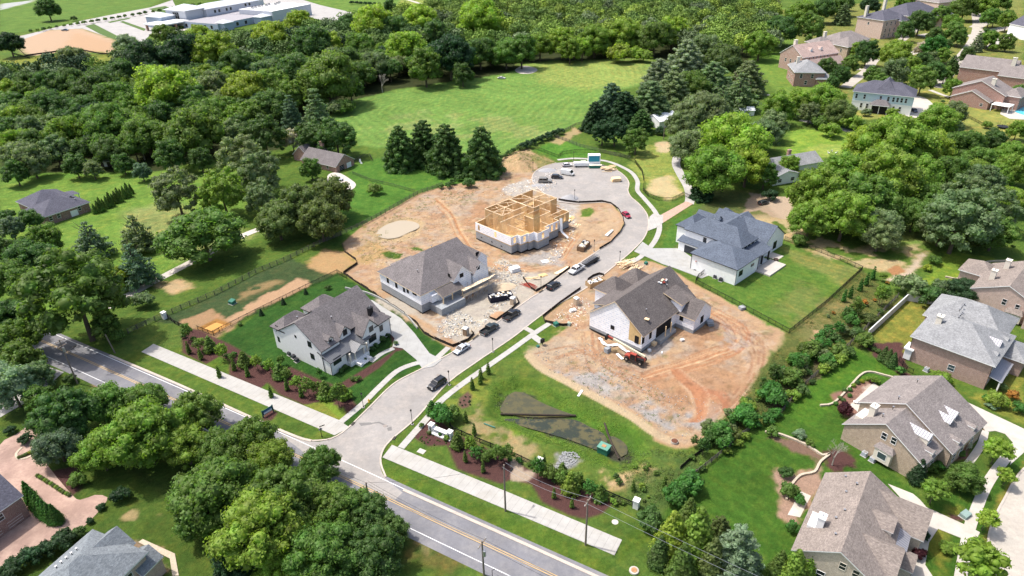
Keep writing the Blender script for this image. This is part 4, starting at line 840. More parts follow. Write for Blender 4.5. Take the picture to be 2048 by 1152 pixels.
pr = MB(); h.shed(-.3, -3.0, 13.2, 1.3, 3.62, 5.3, 's', METAL_D, BLACKT, mb=pr); h.gable(6.3, -4.3, 10.2, -1, 3.55, 3.6, 4.9, 'y', W_, METAL_D, .25, .2, None, BLACKT, .12, pr)
h.part('porch_roof', pr)
pd = MB(); pd.box(4.9, -3.9, -.3, 11, -.02, 1.1, STONE); 
for i in range(5): pd.box(6.9, -3.9 - .36 * (i + 1), -.3, 9.3, -3.9 - .36 * i, .92 - .2 * i, STONE)
pd.box(6.2, -5.9, -.3, 6.88, -3.92, .75, STONE); pd.box(9.32, -5.9, -.3, 10, -3.92, .75, STONE); h.part('porch_floor', pd)
for x in (5.2, 6.7, 9.6, 10.8): h.C.box(x - .17, -3.75, 1.1, x + .17, -3.4, 3.6, CREAM)
h.spouts([(-.06, -.06, 6.1), (-.06, -2.66, 3.6), (20.68, -1.96, 5), (5.02, -2.68, 3.6)], BLACKT); h.chimney(17.3, .9, 5, 8.8, 1.2, .9, BLACKT); h.vents([(3, 11, 10), (8, 4.5, 9.6)])
h.win('w', 0, [(455, 740), (490, 880)], 1.2, 1.5, 'grid'); h.win('w', 0, [(293, 650)], .5, .6, 'plain'); h.win('w', .4, [(172, 605), (168, 712), (80, 555), (105, 685)], .85, 1.4)
h.win('s', -2.6, [(775, 925)], 2.3, 1.7, 'triple'); h.win('s', -2.3, [(1165, 562)], 1.3, 1.4, 'pair'); h.win('s', -2.3, [(1180, 670)], 2.4, 1.8, 'triple')
h.win('s', -1.9, [(1280, 555)], 1.0, 1.6); h.win('s', 1.2, [(12.6, 5.6)], .1, .1, 'plain', local=True) if 0 else None
h.win('s', .6, [(8.2, 6.6)], 1.2, 1.5, 'pair', local=True); h.win('s', .4, [(3.4, 6.75)], .7, .9, 'plain', local=True); h.win('s', 1.2, [(10.6, 5.95)], 1.2, .8, 'pair', local=True)
h.door('s', -.02, 8.1, 1.1, 1.6, 2.3, plain('oak_door', (0.2, 0.12, 0.07), .6)); h.win('s', -2.3, [(12.0, 2.3)], .9, 1.6, local=True) if 0 else None
h.finish()
# white house with blue-grey roof
h = House('modern_farmhouse', (825, 1095), 43, 'white board-sided house with blue-grey shingle roofs, right of the brick drive', zoom=(1340, 400, 6.4))
h.frame = BLACKT; W_, S_ = SIDING_W, SH_BLUE
h.hip(0, 0, 12.3, 14.7, -.3, 5.1, 8.0, W_, S_, trim=BLACKT, inset=6.3); h.hip(10.4, 5.0, 19.3, 24.2, -.3, 6.4, 10.1, W_, S_, trim=BLACKT)
h.gable(20.6, 2.8, 33.2, 22.5, -.3, 4.1, 8.7, 'y', W_, S_, trim=BLACKT); h.hip(12.3, 22, 21.5, 28.4, -.3, 5.8, 8.8, W_, S_, trim=BLACKT)
h.gable(20, 20, 26, 27.5, -.3, 5.2, 8.0, 'y', W_, S_, trim=BLACKT); h.gable(15, 8, 30, 21, -.3, 4.8, 9.0, 'x', W_, S_, trim=BLACKT); h.hip(27, 18, 34, 26, -.3, 4, 7.8, W_, S_, trim=BLACKT)
h.walls(8, 14.72, 10.6, 24.6, -.3, 3.2, W_); h.shed(7.5, 14.8, 10.6, 25.0, 3.2, 4.1, 'w', S_, BLACKT)
h.shed(12.0, .3, 21.2, 5.2, 3.9, 5.5, 's', S_, BLACKT)
pd = MB(); pd.box(12.3, .7, -.3, 20.5, 4.9, .5, STONE); pd.box(11.6, -4.6, -.3, 21.2, .5, .45, CONC_W); pd.box(22.5, -1.2, -.2, 26.5, 2.7, .12, CONC_W)
h.part('patio', pd)
for x in (12.7, 16.3, 20.2): h.C.box(x - .2, .6, .5, x + .2, 1.0, 3.9, BLACKT)
h.door('w', 8, 19.3, -.02, 6.2, 2.5, plain('garage_charcoal', (0.045, 0.05, 0.06), .5), 'garage_door', BLACKT)
h.spouts([(-.06, -.06, 5.1), (-.06, 14.76, 5.1), (12.36, -.06, 5.1), (20.54, 2.74, 4)], BLACKT); h.win('w', 10.4, [(445, 520)], 1.0, 1.9, 'plain'); h.win('s', 0, [(905, 935)], 1.9, 1.6, 'pair'); h.win('s', 0, [(1055, 830)], 1.6, .7, 'plain'); h.win('s', 2.8, [(1340, 575)], 2.0, 2.4, 'triple')
h.win('s', 5.0, [(13.2, 5.75), (15.2, 5.75), (17.2, 5.75)], 1.3, .8, 'plain', local=True); h.win('s', 4.9, [(14.6, 2.0), (18.4, 2.0)], 2.2, 2.2, 'pair', local=True, frame=BLACKT)
h.win('n', 28.4, [(16, 3)], 1.2, 1.6, local=True); h.vents([(6, 9, 7.2), (16, 18, 9.6), (25, 14, 8.6), (5, 5, 6.6)])
h.finish()

# wrapped house by the telehandler
h = House('wrapped_house', (670, 1010), 46, 'unfinished white-wrapped house with umber roof and plywood gable, beside the telehandler', zoom=(1160, 520, 5.486))
h.frame = BLACKT; h.glass = DARK; W_, S_ = WRAP, SH_BROWN2
h.gable(0, 0, 24.2, 16, .9, 4.9, 11.1, 'x', W_, S_, c=8.4, trim=LUMBER_P); h.walls(.04, .04, 24.1, 15.96, -.6, .9, CMU)
h.gable(15.6, -5.2, 24.0, 4, .9, 4.2, 7.5, 'y', W_, S_, trim=LUMBER_P, oh=.4); h.walls(15.64, -5.16, 23.96, 0, -.6, .9, CMU)
h.W.extr([(15.8, 4.6), (20.9, 4.6), (20.9, 6.8), (15.8, 6.8)], lambda t, u, z: (u, t, z), 3.5, -1.1, W_)
h.shed(15.3, -1.5, 21.2, 4.2, 6.75, 8.3, 's', S_, LUMBER_P, th=.25)
h.hip(10.4, 15, 18.0, 22.2, .2, 5.0, 8.3, W_, S_, trim=LUMBER_P); h.hip(19.6, 14.5, 26.4, 21, .2, 4.6, 7.6, W_, S_, trim=LUMBER_P)
h.walls(1.2, 11.5, 9.6, 15.6, 6, 7.0, W_); h.shed(.8, 10.2, 10, 16.2, 6.9, 8.7, 'n', S_, LUMBER_P)
h.hip(24, 5, 28.4, 14, .2, 4.4, 6.4, W_, S_, trim=LUMBER_P)
ply = MB(); ply.extr([(.35, 2.0), (3.9, 2.0), (3.9, 7.55), (.35, 4.95)], lambda t, u, z: (t, u, z), -.012, .01, OSB); o = h.part('sheathing_panel', ply); o['label'] = 'bare plywood gable panel'
rc = MB(); rc.box(6.3, -.02, .8, 13.2, .03, 3.9, DARK); h.part('porch_recess_shade', rc)  # flat dark panel on the wall stands in for the porch recess's shade
pf = MB(); pf.box(6.2, -1.6, -.6, 13.4, .0, .75, CMU); pf.box(6.2, -1.62, .75, 13.4, -.01, .88, CONC_D); h.part('porch_floor', pf)
h.win('w', 0, [(357, 740)], 1.0, 1.0, 'plain'); h.win('w', -.02, [(622, 875)], 1.0, 2.0, 'plain'); h.win('s', 0, [(692, 878), (772, 823)], .9, 2.0, 'plain'); h.win('s', -5.2, [(1337, 650)], 1.3, 1.9, 'pair')
h.win('w', 15.6, [(-1.5, 3.0)], .9, 1.2, 'plain', local=True)
for x in (8.5, 11): h.C.box(x, -1.4, .88, x + .2, -1.2, 3.9, LUMBER)
fl = MB(); fl.box(.02, -.015, -.62, 24, .0, -.1, BLACKT); fl.box(-.015, 0, -.62, 0, 16, .15, BLACKT); h.part('dampproof_coating', fl)
h.vents([(6, 3.2, 8), (18, 5, 9.2)])
sc_ = MB()
rr = random.Random(3)
for i in range(9): x = 17 + rr.uniform(-1, 3.2); y = 6.4 + rr.uniform(-.6, .3); sc_.obox(x, y, 11.1 - (8.4 - y) * .74 + .25, rr.uniform(.3, .9), rr.uniform(.3, .6), .25, rr.uniform(0, 3), rr.choice([SHEET, RED, LUMBER_P]))
h.finish()
o = sc_.build('shingle_scraps', None, h.root.location, h.yaw); tag(o, 'loose white and red wrappings left lying on the umber roof near its right end', 'roofing scraps')
sp = MB(); sp.obox(4.3, 1.8, 6.75, .9, 1.1, .15, .2, LUMBER); o = sp.build('toe_board', None, h.root.location, h.yaw); tag(o, 'small square wooden board resting low on the umber roof', 'board')

# wrapped house with scaffolding
h = House('wrapped_house', (560, 980), 44, 'unfinished wrapped house on grey block base with taupe hip roof, scaffolding along its front', zoom=(750, 460, 5.908))
h.frame = BLACKT; h.glass = DARK; W_, S_ = WRAP, SH_GREY
h.walls(.04, .04, 22, 18.9, -.6, 2.4, CMU); h.hip(0, 0, 22.2, 19, 2.4, 5.6, 12.0, W_, S_, trim=LUMBER_P, inset=10.2, ends=(1, .12))
h.gable(10.6, -1.2, 17.0, 8.5, 2.4, 6.2, 9.4, 'y', W_, S_, trim=WHITE, oh=.3); h.walls(10.64, -1.16, 16.96, 3, -.6, 2.4, CMU)
h.gable(17.4, -1.6, 23.2, 7, 2.0, 5.4, 8.4, 'y', W_, S_, trim=WHITE, oh=.3); h.gable(22.8, 3.4, 27.4, 11, 1.5, 5.8, 7.9, 'y', W_, S_, trim=WHITE, oh=.3); h.walls(17.44, -1.5, 23, 10, -.6, 2, CMU); h.walls(22.9, 4.04, 27.3, 10.9, -.6, 1.5, CMU)
h.walls(2.8, -1.2, 5.2, .2, 2.4, 4.6, W_); h.walls(2.82, -5.0, 11.2, .02, -.6, 1.9, CMU); h.walls(5.2, -1.0, 10.6, .2, 1.9, 4.9, W_)
h.shed(4.6, -3.4, 12.4, .9, 4.1, 6.1, 's', SH_BROWN2, LUMBER_P); h.hip(6, 17.5, 13, 21.5, 1, 4.6, 6.2, W_, SH_TAN, trim=LUMBER_P)
for x in (5.0, 8.2, 11.8): h.C.box(x, -3.2, 1.9, x + .25, -2.95, 4.1, LUMBER)
h.win('w', 0, [(152, 592), (252, 650)], .9, 1.7, 'plain'); h.win('w', 0, [(344, 708), (387, 720)], .85, 1.2, 'plain'); h.win('w', 0, [(468, 758)], 1.6, .5, 'plain')
h.win('s', -1.2, [(1022, 535)], 1.2, 1.1, 'pair'); h.win('s', -1.6, [(1217, 447)], 1.1, 1.0, 'pair'); h.win('s', 4.0, [(1208, 280)], 1.1, 1.0, 'pair'); h.win('s', -1.0, [(8.7, 3.4)], 2.2, 1.6, 'triple', local=True, frame=LUMBER); h.win('w', 10.6, [(.6, 7.2)], .9, .9, 'plain', local=True)
fl = MB(); fl.box(-.015, 0, -.62, 0, 19, .1, BLACKT); fl.box(0, -.015, -.62, 2.8, 0, 0, BLACKT); h.part('dampproof_coating', fl)
h.vents([(4, 6, 9.2), (14, 12, 11)])
h.finish()
H2o, H2y = h.root.location.copy(), h.yaw

# timber frame shell
h = House('timber_frame_house', (580, 960), 44, 'roofless timber-framed house shell of golden studs on a grey block foundation', 'house shell', zoom=(940, 370, 6.98))
plan = [(0, 0), (2.7, 0), (2.7, -1.6), (5.6, -1.6), (5.6, -2.3), (7.8, -2.3), (7.8, -4.0), (13, -4.0), (13, -2.2), (19.5, -2.2), (19.5, 0), (27.2, 0), (27.2, 16.6), (0, 16.6)]
f = MB(); f.prism(plan, -.6, 2.5, CMU); h.part('foundation', f)
f = MB(); cx_, cy_ = 13, 7
for a, b in zip(plan, plan[1:] + plan[:1]):
    f.beam((a[0], a[1], -.25), (b[0], b[1], -.25), .06, .75, BLACKT)
h.part('dampproof_coating', f)
f = MB(); f.prism([(p[0] * .998, p[1] * .998 + (.0 if p[1] else -.03)) for p in plan], 2.503, 2.85, OSB); h.part('floor_deck', f)
f = MB()
for x, y in ((0, 4.5), (0, 9), (0, 14)): f = MB(); f.box(-.05, y - .35, 1.0, -.01, y + .35, 1.35, BLACKT); h.part('crawl_vent', f)
studs = MB(); sheath = MB(); wrapm = MB()
def studwall(a, b, z0, z1, skin=None, gap=.42, openings=(), skin_h=None):
    a = Vector(a); b = Vector(b); L = (b - a).length; d = (b - a) / L; nrm = Vector((d.y, -d.x))
    for z in (z0 + .03, z1 - .03, z1 - .10): studs.beam((a.x, a.y, z), (b.x, b.y, z), .15, .07, LUMBER_P)
    k = int(L / gap)
    for i in range(k + 1):
        p = a + d * min(i * gap + .02, L - .02); studs.box(p.x - .045, p.y - .045, z0 + .06, p.x + .045, p.y + .045, z1 - .13, LUMBER)
    if skin:
        t0 = 0.0; cuts = sorted(openings) + [(L, L, 0, 0)]
        def panel(u0, u1, za, zb):
            if u1 - u0 < .05 or zb - za < .05: return
            p, q = a + d * u0 + nrm * .075, a + d * u1 + nrm * .075
            (wrapm if skin is WRAP else sheath).beam((p.x, p.y, (za + zb) / 2), (q.x, q.y, (za + zb) / 2), .025, zb - za, skin)
        for u0, u1, za, zb in cuts:
            panel(t0, u0, z0, z1); 
            if u1 > u0: panel(u0, u1, z0, za); panel(u0, u1, zb, z1)
            t0 = u1
Z0, Z1, Z2 = 2.86, 5.7, 9.3
studwall((0, 16.6), (0, 0), Z0, Z1 + .1, WRAP, openings=[(1.2, 2.1, 3.4, 5.2), (9.0, 10.0, 3.5, 5.3)])
for a, b in zip(plan[:11], plan[1:12]):
    L = ((a[0] - b[0]) ** 2 + (a[1] - b[1]) ** 2) ** .5
    ops = [(L * .35, L * .35 + 1.0, 3.3, 5.2)] if L > 2.6 else []
    if L > 6: ops = [(1.0, 1.9, 3.0, 5.2), (2.8, 3.7, 3.0, 5.2), (5.0, 6.0, 3.0, 5.2)]
    studwall(a, b, Z0, Z1, WRAP if a[0] < 19 else OSB, openings=ops)
studwall((27.2, 0), (27.2, 16.6), Z0, Z1, OSB, openings=[(4, 5.5, 3.4, 5.2)]); studwall((27.2, 16.6), (0, 16.6), Z0, Z1, OSB, openings=[(5, 6.5, 3.3, 5.2), (14, 16, 3, 5.2)])
# upper walls
def room(x0, y0, x1, y1, z0, z1, skins=(None, None, None, None)):
    for (a, b), s_ in zip((((x0, y0), (x1, y0)), ((x1, y0), (x1, y1)), ((x1, y1), (x0, y1)), ((x0, y1), (x0, y0))), skins): studwall(a, b, z0, z1, s_)
room(4.2, 8.2, 15.2, 16.4, Z0, Z2, (None, None, OSB, None)); room(15.4, 5.2, 26.8, 16.4, Z0, Z2, (None, None, OSB, None)); room(11.0, 1.0, 19.0, 5.0, Z0, 8.1)
for a, b in (((9.5, 8.2), (9.5, 16.4)), ((4.2, 12.4), (15.2, 12.4)), ((21, 5.2), (21, 16.4)), ((15.4, 10.6), (26.8, 10.6)), ((6, 0.5), (6, 8.0)), ((0.2, 5), (11, 5)), ((19.2, 2.6), (27, 2.6)), ((15, -2), (15, 5))): studwall(a, b, Z0, Z1 if a[1] < 5 else Z2)
for x0_, y0_, x1_, y1_ in ((4.3, 14.6, 9.4, 16.3), (22, 13, 26.7, 16.3)): sheath.box(x0_, y0_, Z1 + .003, x1_, y1_, Z1 + .03, OSB)
for (ax, ay, bx, by) in ((4.28, 8.1, 4.28, 10.2), (4.28, 14.6, 4.28, 16.4), (15.2, 8.3, 15.2, 10.5), (15.5, 5.3, 15.5, 8.0), (21.06, 5.3, 21.06, 8.4), (26.74, 5.2, 26.74, 8), (11.1, 1.1, 11.1, 4.9), (15.4, 5.28, 18.2, 5.28), (24, 5.28, 26.8, 5.28), (11.1, .94, 14, .94), (9.4, 12.34, 12.6, 12.34), (21.1, 10.5, 24, 10.5)):
    sheath.beam((ax, ay, (Z0 + Z2) / 2), (bx, by, (Z0 + Z2) / 2), .03, Z2 - Z0 - .3, OSB)
h.part('stud_frame', studs); 
for k in range(0, len(sheath.v), 8): c = MB(); c.hexa(sheath.v[k:k + 8], OSB); h.part('sheathing_panel', c)
h.part('house_wrap', wrapm)
rr = random.Random(8); br = MB()
for i in range(46):
    x = rr.uniform(3, 24); y = rr.uniform(2, 14); lx = rr.uniform(1.5, 3.6); z = Z2 if y > 8 else rr.choice([Z1, 8.2])
    if rr.random() < .5: br.beam((x, y, z + .03), (x + lx, y + rr.uniform(-2.4, 2.4), z - rr.uniform(0, 2.2)), .08, .14, LUMBER_P)
    else: br.beam((x, y, z + .05), (x + rr.uniform(-2, 2), min(16, y + lx), z - rr.uniform(0, 2.0)), .08, .14, LUMBER_P)
for (a, b) in (((4.2, 8.2), (9.5, 12.4)), ((9.5, 8.2), (4.2, 12.4)), ((15.4, 5.2), (21, 10.6)), ((26.8, 5.2), (21, 10.6)), ((15.4, 16.4), (21, 10.6)), ((9.5, 16.4), (15.2, 12.4))): br.beam((*a, Z2 + .08), (*b, Z2 + .08), .1, .16, LUMBER_P)
h.part('bracing', br)
dr = MB(); dr.beam((20.5, -2.4, 6.2), (19.6, -3.4, 2.2), .9, .05, SHEET); dr.beam((19.6, -3.4, 2.2), (20.6, -5.6, .1), 1.3, .05, SHEET); o = h.part('hanging_sheet', dr)
h.finish()

def simple_windows(h, side, plane, ts, zs, w=.95, hh=1.5, frame=None, style='double'):
    h.win(side, plane, [(t, z) for t in ts for z in zs], w, hh, style, frame=frame, local=True)

# brick house with light grey roof (right edge, upper)
h = House('brick_house', (1070, 1140), 43.7, 'rose brick two-storey house with light grey hip roof, beside the white walled lawn', zoom=(1780, 580, 5.73))
W_, S_ = BR_PINK, SH_LIGHT
h.hip(0, 0, 15.6, 16.3, -.3, 6.6, 10.4, W_, S_, oh=.6, inset=8.0); h.hip(12.2, 1.5, 25, 17.6, -.3, 6.4, 10.7, W_, S_, oh=.6, inset=6.4)
h.hip(10.5, -4.2, 18.6, 4, -.3, 3.9, 6.2, W_, S_); h.walls(15.5, -3, 18, 2, -.3, 4, W_)
h.gable(7.0, .9, 9.4, 6, 6, 7.7, 8.6, 'y', WHITE, METAL_L, .15, .15); h.win('s', .9, [(8.2, 7.1)], .9, .9, 'plain', local=True)
for x in (3.6, 11.6): h.gable(x, .3, x + 1.1, 2, 6.3, 7.35, 7.7, 'y', WHITE, S_, .1, .1); h.win('s', .3, [(x + .55, 6.95)], .5, .5, 'plain', local=True)
pr = MB(); h.shed(.2, -2.6, 9.8, -.02, 3.0, 3.5, 's', METAL_L, mb=pr); h.part('porch_roof', pr)
for x in (.5, 5, 9.4): h.C.box(x - .15, -2.4, 0, x + .15, -2.1, 3.0, WHITE)
h.spouts([(-.06, -.06, 6.6), (-.06, 16.36, 6.6), (15.66, -.06, 6.6)], BLACKT); h.chimney(7.0, 13.6, 6.5, 10.3, 1.5, 1.2, CREAM); h.win('w', 0, [(700, 892)], 1.3, 1.5, 'double', glass=GLASS_B); h.win('n', 16.3, [(3, 3.2), (6, 3.2)], 1.2, 1.8, local=True)
wy_ = MB(); wy_.box(-.3, 15.6, .3, 2.4, 17.1, 3.0, WHITE); wy_.box(-.6, 15.3, 3.003, 2.7, 17.4, 3.35, WHITE); h.part('bay_window', wy_)
simple_windows(h, 's', 0, (1.6, 4.8, 8), (1.7, 4.9)); h.door('s', 0, 6.4, 0, 1.1, 2.2, plain('walnut_door', (.1, .05, .03)))
for i in range(5): h.vents([(13.3 + i * 1.15, 11.4, 10.05)])
for i in range(4): h.vents([(10.2 + i * .9, 10.6, 9.7)])
h.finish()
# tan brick house with dormers
h = House('brick_house', (770, 1100), 36, 'tan brick house with sandy shingles and three metal-topped dormers, middle of the right row', zoom=(1660, 730, 4.8))
W_, S_ = BR_TAN, SH_TAN
h.gable(0, -1.0, 7.6, 14.2, -.3, 4.6, 9.0, 'x', W_, S_, c=6.9, ze2=4.0, oh=.4); h.gable(7.5, -2.8, 21.5, 15.4, -.3, 4.6, 10.0, 'x', W_, S_, c=7.1, ze2=5.0, oh=.4)
h.gable(8.2, -4.8, 13.4, 2, -.3, 3.6, 6.4, 'y', W_, S_, oh=.3) if 0 else None
for x, y in ((4.3, 0.6), (12.2, .4), (14.6, .6)): 
    dm = MB(); h.gable(x, y, x + 1.9, y + 5.2, 5, 7.1, 8.0, 'y', CREAM, METAL_L, .12, .2, None, None, .1, dm); o = h.part('dormer_roof', dm); h.win('s', y, [(x + .95, 6.5)], .9, .9, 'plain', local=True)
for x, y in ((3.2, -1.6), (10.2, -3.2), (16.6, -3.2)): h.gable(x, y + .5, x + 1.0, y + 2.5, 4.8, 5.5, 5.9, 'y', CREAM, S_, .1, .1)
h.spouts([(-.06, -1.06, 4.5), (7.44, -2.86, 4.5), (21.56, -2.86, 4.5)], BLACKT); h.chimney(3.9, 11.2, 4.5, 8.6, 1.6, 1.1, CREAM); h.walls(2.2, 11.4, 5.8, 13.6, 4, 5.6, CREAM)
bay = MB(); bay.box(-1.1, 4.0, .9, -.02, 7.2, 3.6, CREAM); bay.box(-1.25, 3.8, 3.603, -.02, 7.4, 3.8, CREAM); bay.hexa([(-1.3, 3.7, 3.8), (-.02, 3.7, 3.8), (-.02, 7.5, 3.8), (-1.3, 7.5, 3.8), (-.4, 4.3, 4.6), (-.02, 4.3, 4.6), (-.02, 6.9, 4.6), (-.4, 6.9, 4.6)], SH_TAN); h.part('bay_window', bay)
h.win('w', -1.1, [(5.6, 2.4)], 1.6, 1.4, 'plain', glass=GLASS_B, local=True); h.win('w', 0, [(520, 682), (612, 728)], .9, 1.5)
simple_windows(h, 's', -2.8, (10, 13, 17.5), (1.9,), 1.1, 1.7); simple_windows(h, 's', -1.0, (1.6, 5), (1.9,), 1.1, 1.7); h.door('s', -2.8, 15.3, 0, 1.4, 2.3, plain('walnut_door', (.1, .05, .03)))
h.win('n', 15.4, [(10, 3), (14, 3), (18, 3)], 1.4, 1.7, local=True); h.vents([(9, 9.3, 9.4), (6, 8.7, 8.7), (17, 9.6, 9.6), (3, 9.0, 8.2)])
h.finish()
# bottom right house (frame given by its left eave)
h = House('brick_house', (44.4, 74.6), 53.5, 'cream brick house with sandy roof and striped metal porch roof, lowest of the right row', opx=False)
W_, S_ = BR_CREAM, SH_TAN2
h.gable(.3, -13.2, 20.6, -.4, -.3, 4.7, 8.7, 'x', W_, S_, c=-6.8, oh=.4)
h.gable(10.2, -16.4, 10.9, -12, 3.5, 4.2, 4.3, 'x', W_, S_, oh=0, og=0) if 0 else None
h.gable(15.2, -17.0, 22.2, -6, -.3, 4.0, 7.4, 'y', W_, S_, oh=.35); h.gable(3.2, -14.6, 10.8, -6, -.3, 4.4, 7.6, 'y', W_, S_, oh=.35)
pm_ = MB(); h.shed(10.9, -15.4, 15.1, -12.2, 3.7, 5.0, 's', METAL_L, mb=pm_); h.part('porch_roof', pm_)
dm = MB(); h.gable(11.4, -12.6, 15.2, -7, 4.5, 6.3, 7.6, 'y', CREAM, S_, .2, .2, None, None, .12, dm); h.part('dormer_roof', dm); h.win('s', -12.6, [(13.3, 5.6)], 1.4, 1.0, 'pair', local=True)
pe = MB(); h.gable(8.4, -16.8, 12.2, -13, .0, 2.9, 4.2, 'y', BR_CREAM, S_, .3, .2, None, None, .12, pe); h.part('entry_roof', pe); h.door('s', -16.8, 10.3, 0, 1.2, 2.2, BLACKT)
h.chimney(6.2, -2.6, 4.5, 8.4, 1.4, 1.1, WHITE); h.walls(5.6, -2.6, 9, -.8, 4.5, 5.9, WHITE)
h.win('w', .3, [(-9.6, 5.6), (-7.6, 5.9)], .9, 1.4, frame=CREAM, local=True); h.win('w', .3, [(-9, 2), (-5, 2)], 1.2, 1.6, local=True); h.win('s', -14.6, [(7, 2)], 1.6, 1.7, 'pair', local=True); h.door('s', -17.0, 18.7, -.05, 4.6, 2.4, CREAM, 'garage_door')
h.vents([(17, -5.5, 8.2), (15, -4.4, 7.3), (10, -5.2, 7.9), (4, -5.2, 7.9), (19.4, -3.4, 6.7), (8, -4.4, 7.4)])
h.finish()
# right edge house partly in frame
h = House('brick_house', (1400, 790), 43, 'rose brick house with warm tan roof cut by the right edge, above the grey-roofed house', zoom=(1536, 384, 3))
h.gable(3.0, -6, 22, 9.2, -.3, 5.6, 9.2, 'x', BR_PALE, SH_TAN2, oh=.4); h.gable(1.0, -8, 8, -4, -.3, 5.0, 8.2, 'x', BR_PALE, SH_TAN2)
h.chimney(9.0, 6.6, 5, 9.6, 1.4, 1.2, CREAM); h.chimney(17, 5.5, 5, 10, 1.4, 1.2, CREAM); h.win('w', 3.0, [(1.5, 4.6), (-1.5, 4.2)], .9, 1.6, local=True)
bay = MB(); bay.box(1.6, -3.2, .5, 2.98, .4, 2.9, CREAM); bay.hexa([(1.3, -3.5, 2.9), (2.98, -3.5, 2.9), (2.98, .7, 2.9), (1.3, .7, 2.9), (2.4, -2.9, 3.8), (2.98, -2.9, 3.8), (2.98, .1, 3.8), (2.4, .1, 3.8)], SH_TAN2); h.part('bay_window', bay)
h.hip(14, 7, 22, 15, -.3, 4.6, 7.2, BR_PALE, SH_TAN2); h.finish()
# red brick bungalow on the left
h = House('brick_bungalow', (325, 530), 55, 'dark red brick bungalow with charcoal hip roof, beside the row of pointed evergreens', zoom=(30, 350, 5.12))
h.hip(.3, .5, 16, 13.2, -.3, 3.3, 6.6, BR_RED, SH_NAVY, oh=.5); h.hip(2.2, 11.5, 15.8, 24.5, -.3, 3.3, 6.9, BR_RED, SH_NAVY, oh=.5)
h.gable(11.2, 6, 14.6, 13, 3, 4.3, 6.0, 'y', BR_RED, SH_NAVY, .2, .2); h.win('s', .5, [(368, 445), (448, 418), (660, 342)], 1.0, 1.5)
h.door('s', .5, 10.3, .2, 2.5, 2.2, WHITE, 'side_door'); h.win('w', .3, [(4, 1.7), (8.5, 1.7)], 1.1, 1.5, local=True)
pr = MB(); h.shed(15.6, 14.0, 19.5, 19.5, 2.8, 3.3, 'e', SH_NAVY, mb=pr); h.part('porch_roof', pr)
for y in (14.3, 19.2): h.C.box(19.0, y - .12, 0, 19.25, y + .12, 2.8, WHITE)
h.vents([(13, 3, 5.1)]); h.finish()
# farmhouse under the trees, left of centre
h = House('brick_cottage', (480, 1000), -32, 'low brick cottage with grey roof, half hidden among trees by the gravel pad', zoom=(512, 0, 3), oz=2.6)
h.gable(-20, 0, 0, 10.5, -.3, 2.7, 6.2, 'x', BR_RUST, SH_GREY, oh=.5); h.gable(-28, 3, -19, 14, -.3, 2.7, 6.6, 'y', BR_RUST, SH_GREY, oh=.5); h.chimney(-15, 8.0, 3, 8.6, 1.6, 1.2, BR_RUST)
h.door('e', 0, 3.2, 0, 2.6, 2.2, DARK, 'garage_door'); h.door('e', 0, 7.4, 0, 2.6, 2.2, WHITE, 'garage_door'); h.win('s', 0, [(-5, 1.5), (-10, 1.5), (-15, 1.5)], 1.2, 1.2, local=True); h.finish()
# foreground left houses
h = House('slate_roof_house', (-72.2, 81.05), 67, 'house with blue-grey hip roof and white edging at the bottom left corner', opx=False)
h.hip(-14, -12.2, -.5, -.4, -.3, 5.8, 9.4, BR_PALE, SH_SLATE, oh=.5, inset=6.4); h.gable(-6, -8.4, .6, -2.6, -.3, 5.6, 8.0, 'x', BR_PALE, SH_SLATE, oh=.3)
h.gable(-2.5, -13.2, 1.2, -8.6, -.3, 3.6, 5.2, 'x', BR_PALE, SH_SLATE, oh=.3); h.win('e', -.5, [(-10, 4.4)], 1.2, 1.4, local=True); h.win('s', -12.2, [(-4, 4.2), (-8, 4.2)], 1.2, 1.5, local=True)
h.vents([(-8.6 + .9 * i, -3.4, 8.1) for i in range(5)]); h.finish()
h = House('brick_house', (-92.8, 84.85), 63, 'deep red brick house with two garage doors, cut by the left edge', opx=False)
h.gable(-14, 0, 5.6, 11, -.3, 5.4, 9.0, 'x', BR_RED, SH_NAVY, oh=.5); h.win('s', 0, [(.9, 3.7)], 2.2, 1.3, 'pair', local=True); h.win('s', 0, [(-6, 3.7)], 2.2, 1.3, 'pair', local=True)
h.door('s', 0, 3.2, .02, 2.7, 2.3, BR_RED, 'garage_door', WHITE); h.door('s', 0, -.6, .02, 2.7, 2.3, BR_RED, 'garage_door', WHITE); h.finish()

# ---- far neighbourhood
def far_house(name, label, base, yaw, blocks, wm, rm, wins=(), chim=(), z0=-.3, cat='house', extra=None):
    h = House(name, base, yaw, label, cat, opx=False)
    for b in blocks:
        k, args = b[0], b[1:]; w2 = wm; r2 = rm
        if k == 'g': h.gable(*args[:4], z0, args[4], args[5], args[6], w2, r2, oh=.5)
        else: h.hip(*args[:4], z0, args[4], args[5], w2, r2, oh=.6)
    for side, plane, ts, zs, w, hh in wins: h.win(side, plane, [(t, z) for t in ts for z in zs], w, hh, local=True)
    for c in chim: h.chimney(*c)
    if extra: extra(h)
    h.finish(); h.root.scale = (1, 1, 1.28); return h
far_house('brick_house', 'brick house with pale grey hip roof, nearest of the top row to the hay field', (163, 393.5), -10, [('h', 0, 0, 16, 21, 6, 9.6), ('h', 12, -1, 21, 8, 3.4, 5.6)], BR_RUST, SH_LIGHT, [('s', 0, (3.5, 9.5), (4.6,), 1.3, 1.7), ('s', 0, (6.5,), (1.8,), 1.3, 1.7), ('w', 0, (4, 8, 12, 16), (4.6, 1.7), 1.0, 1.6)], [(3.5, 14, 6, 10.5, 1.6, 1.4, CREAM)])
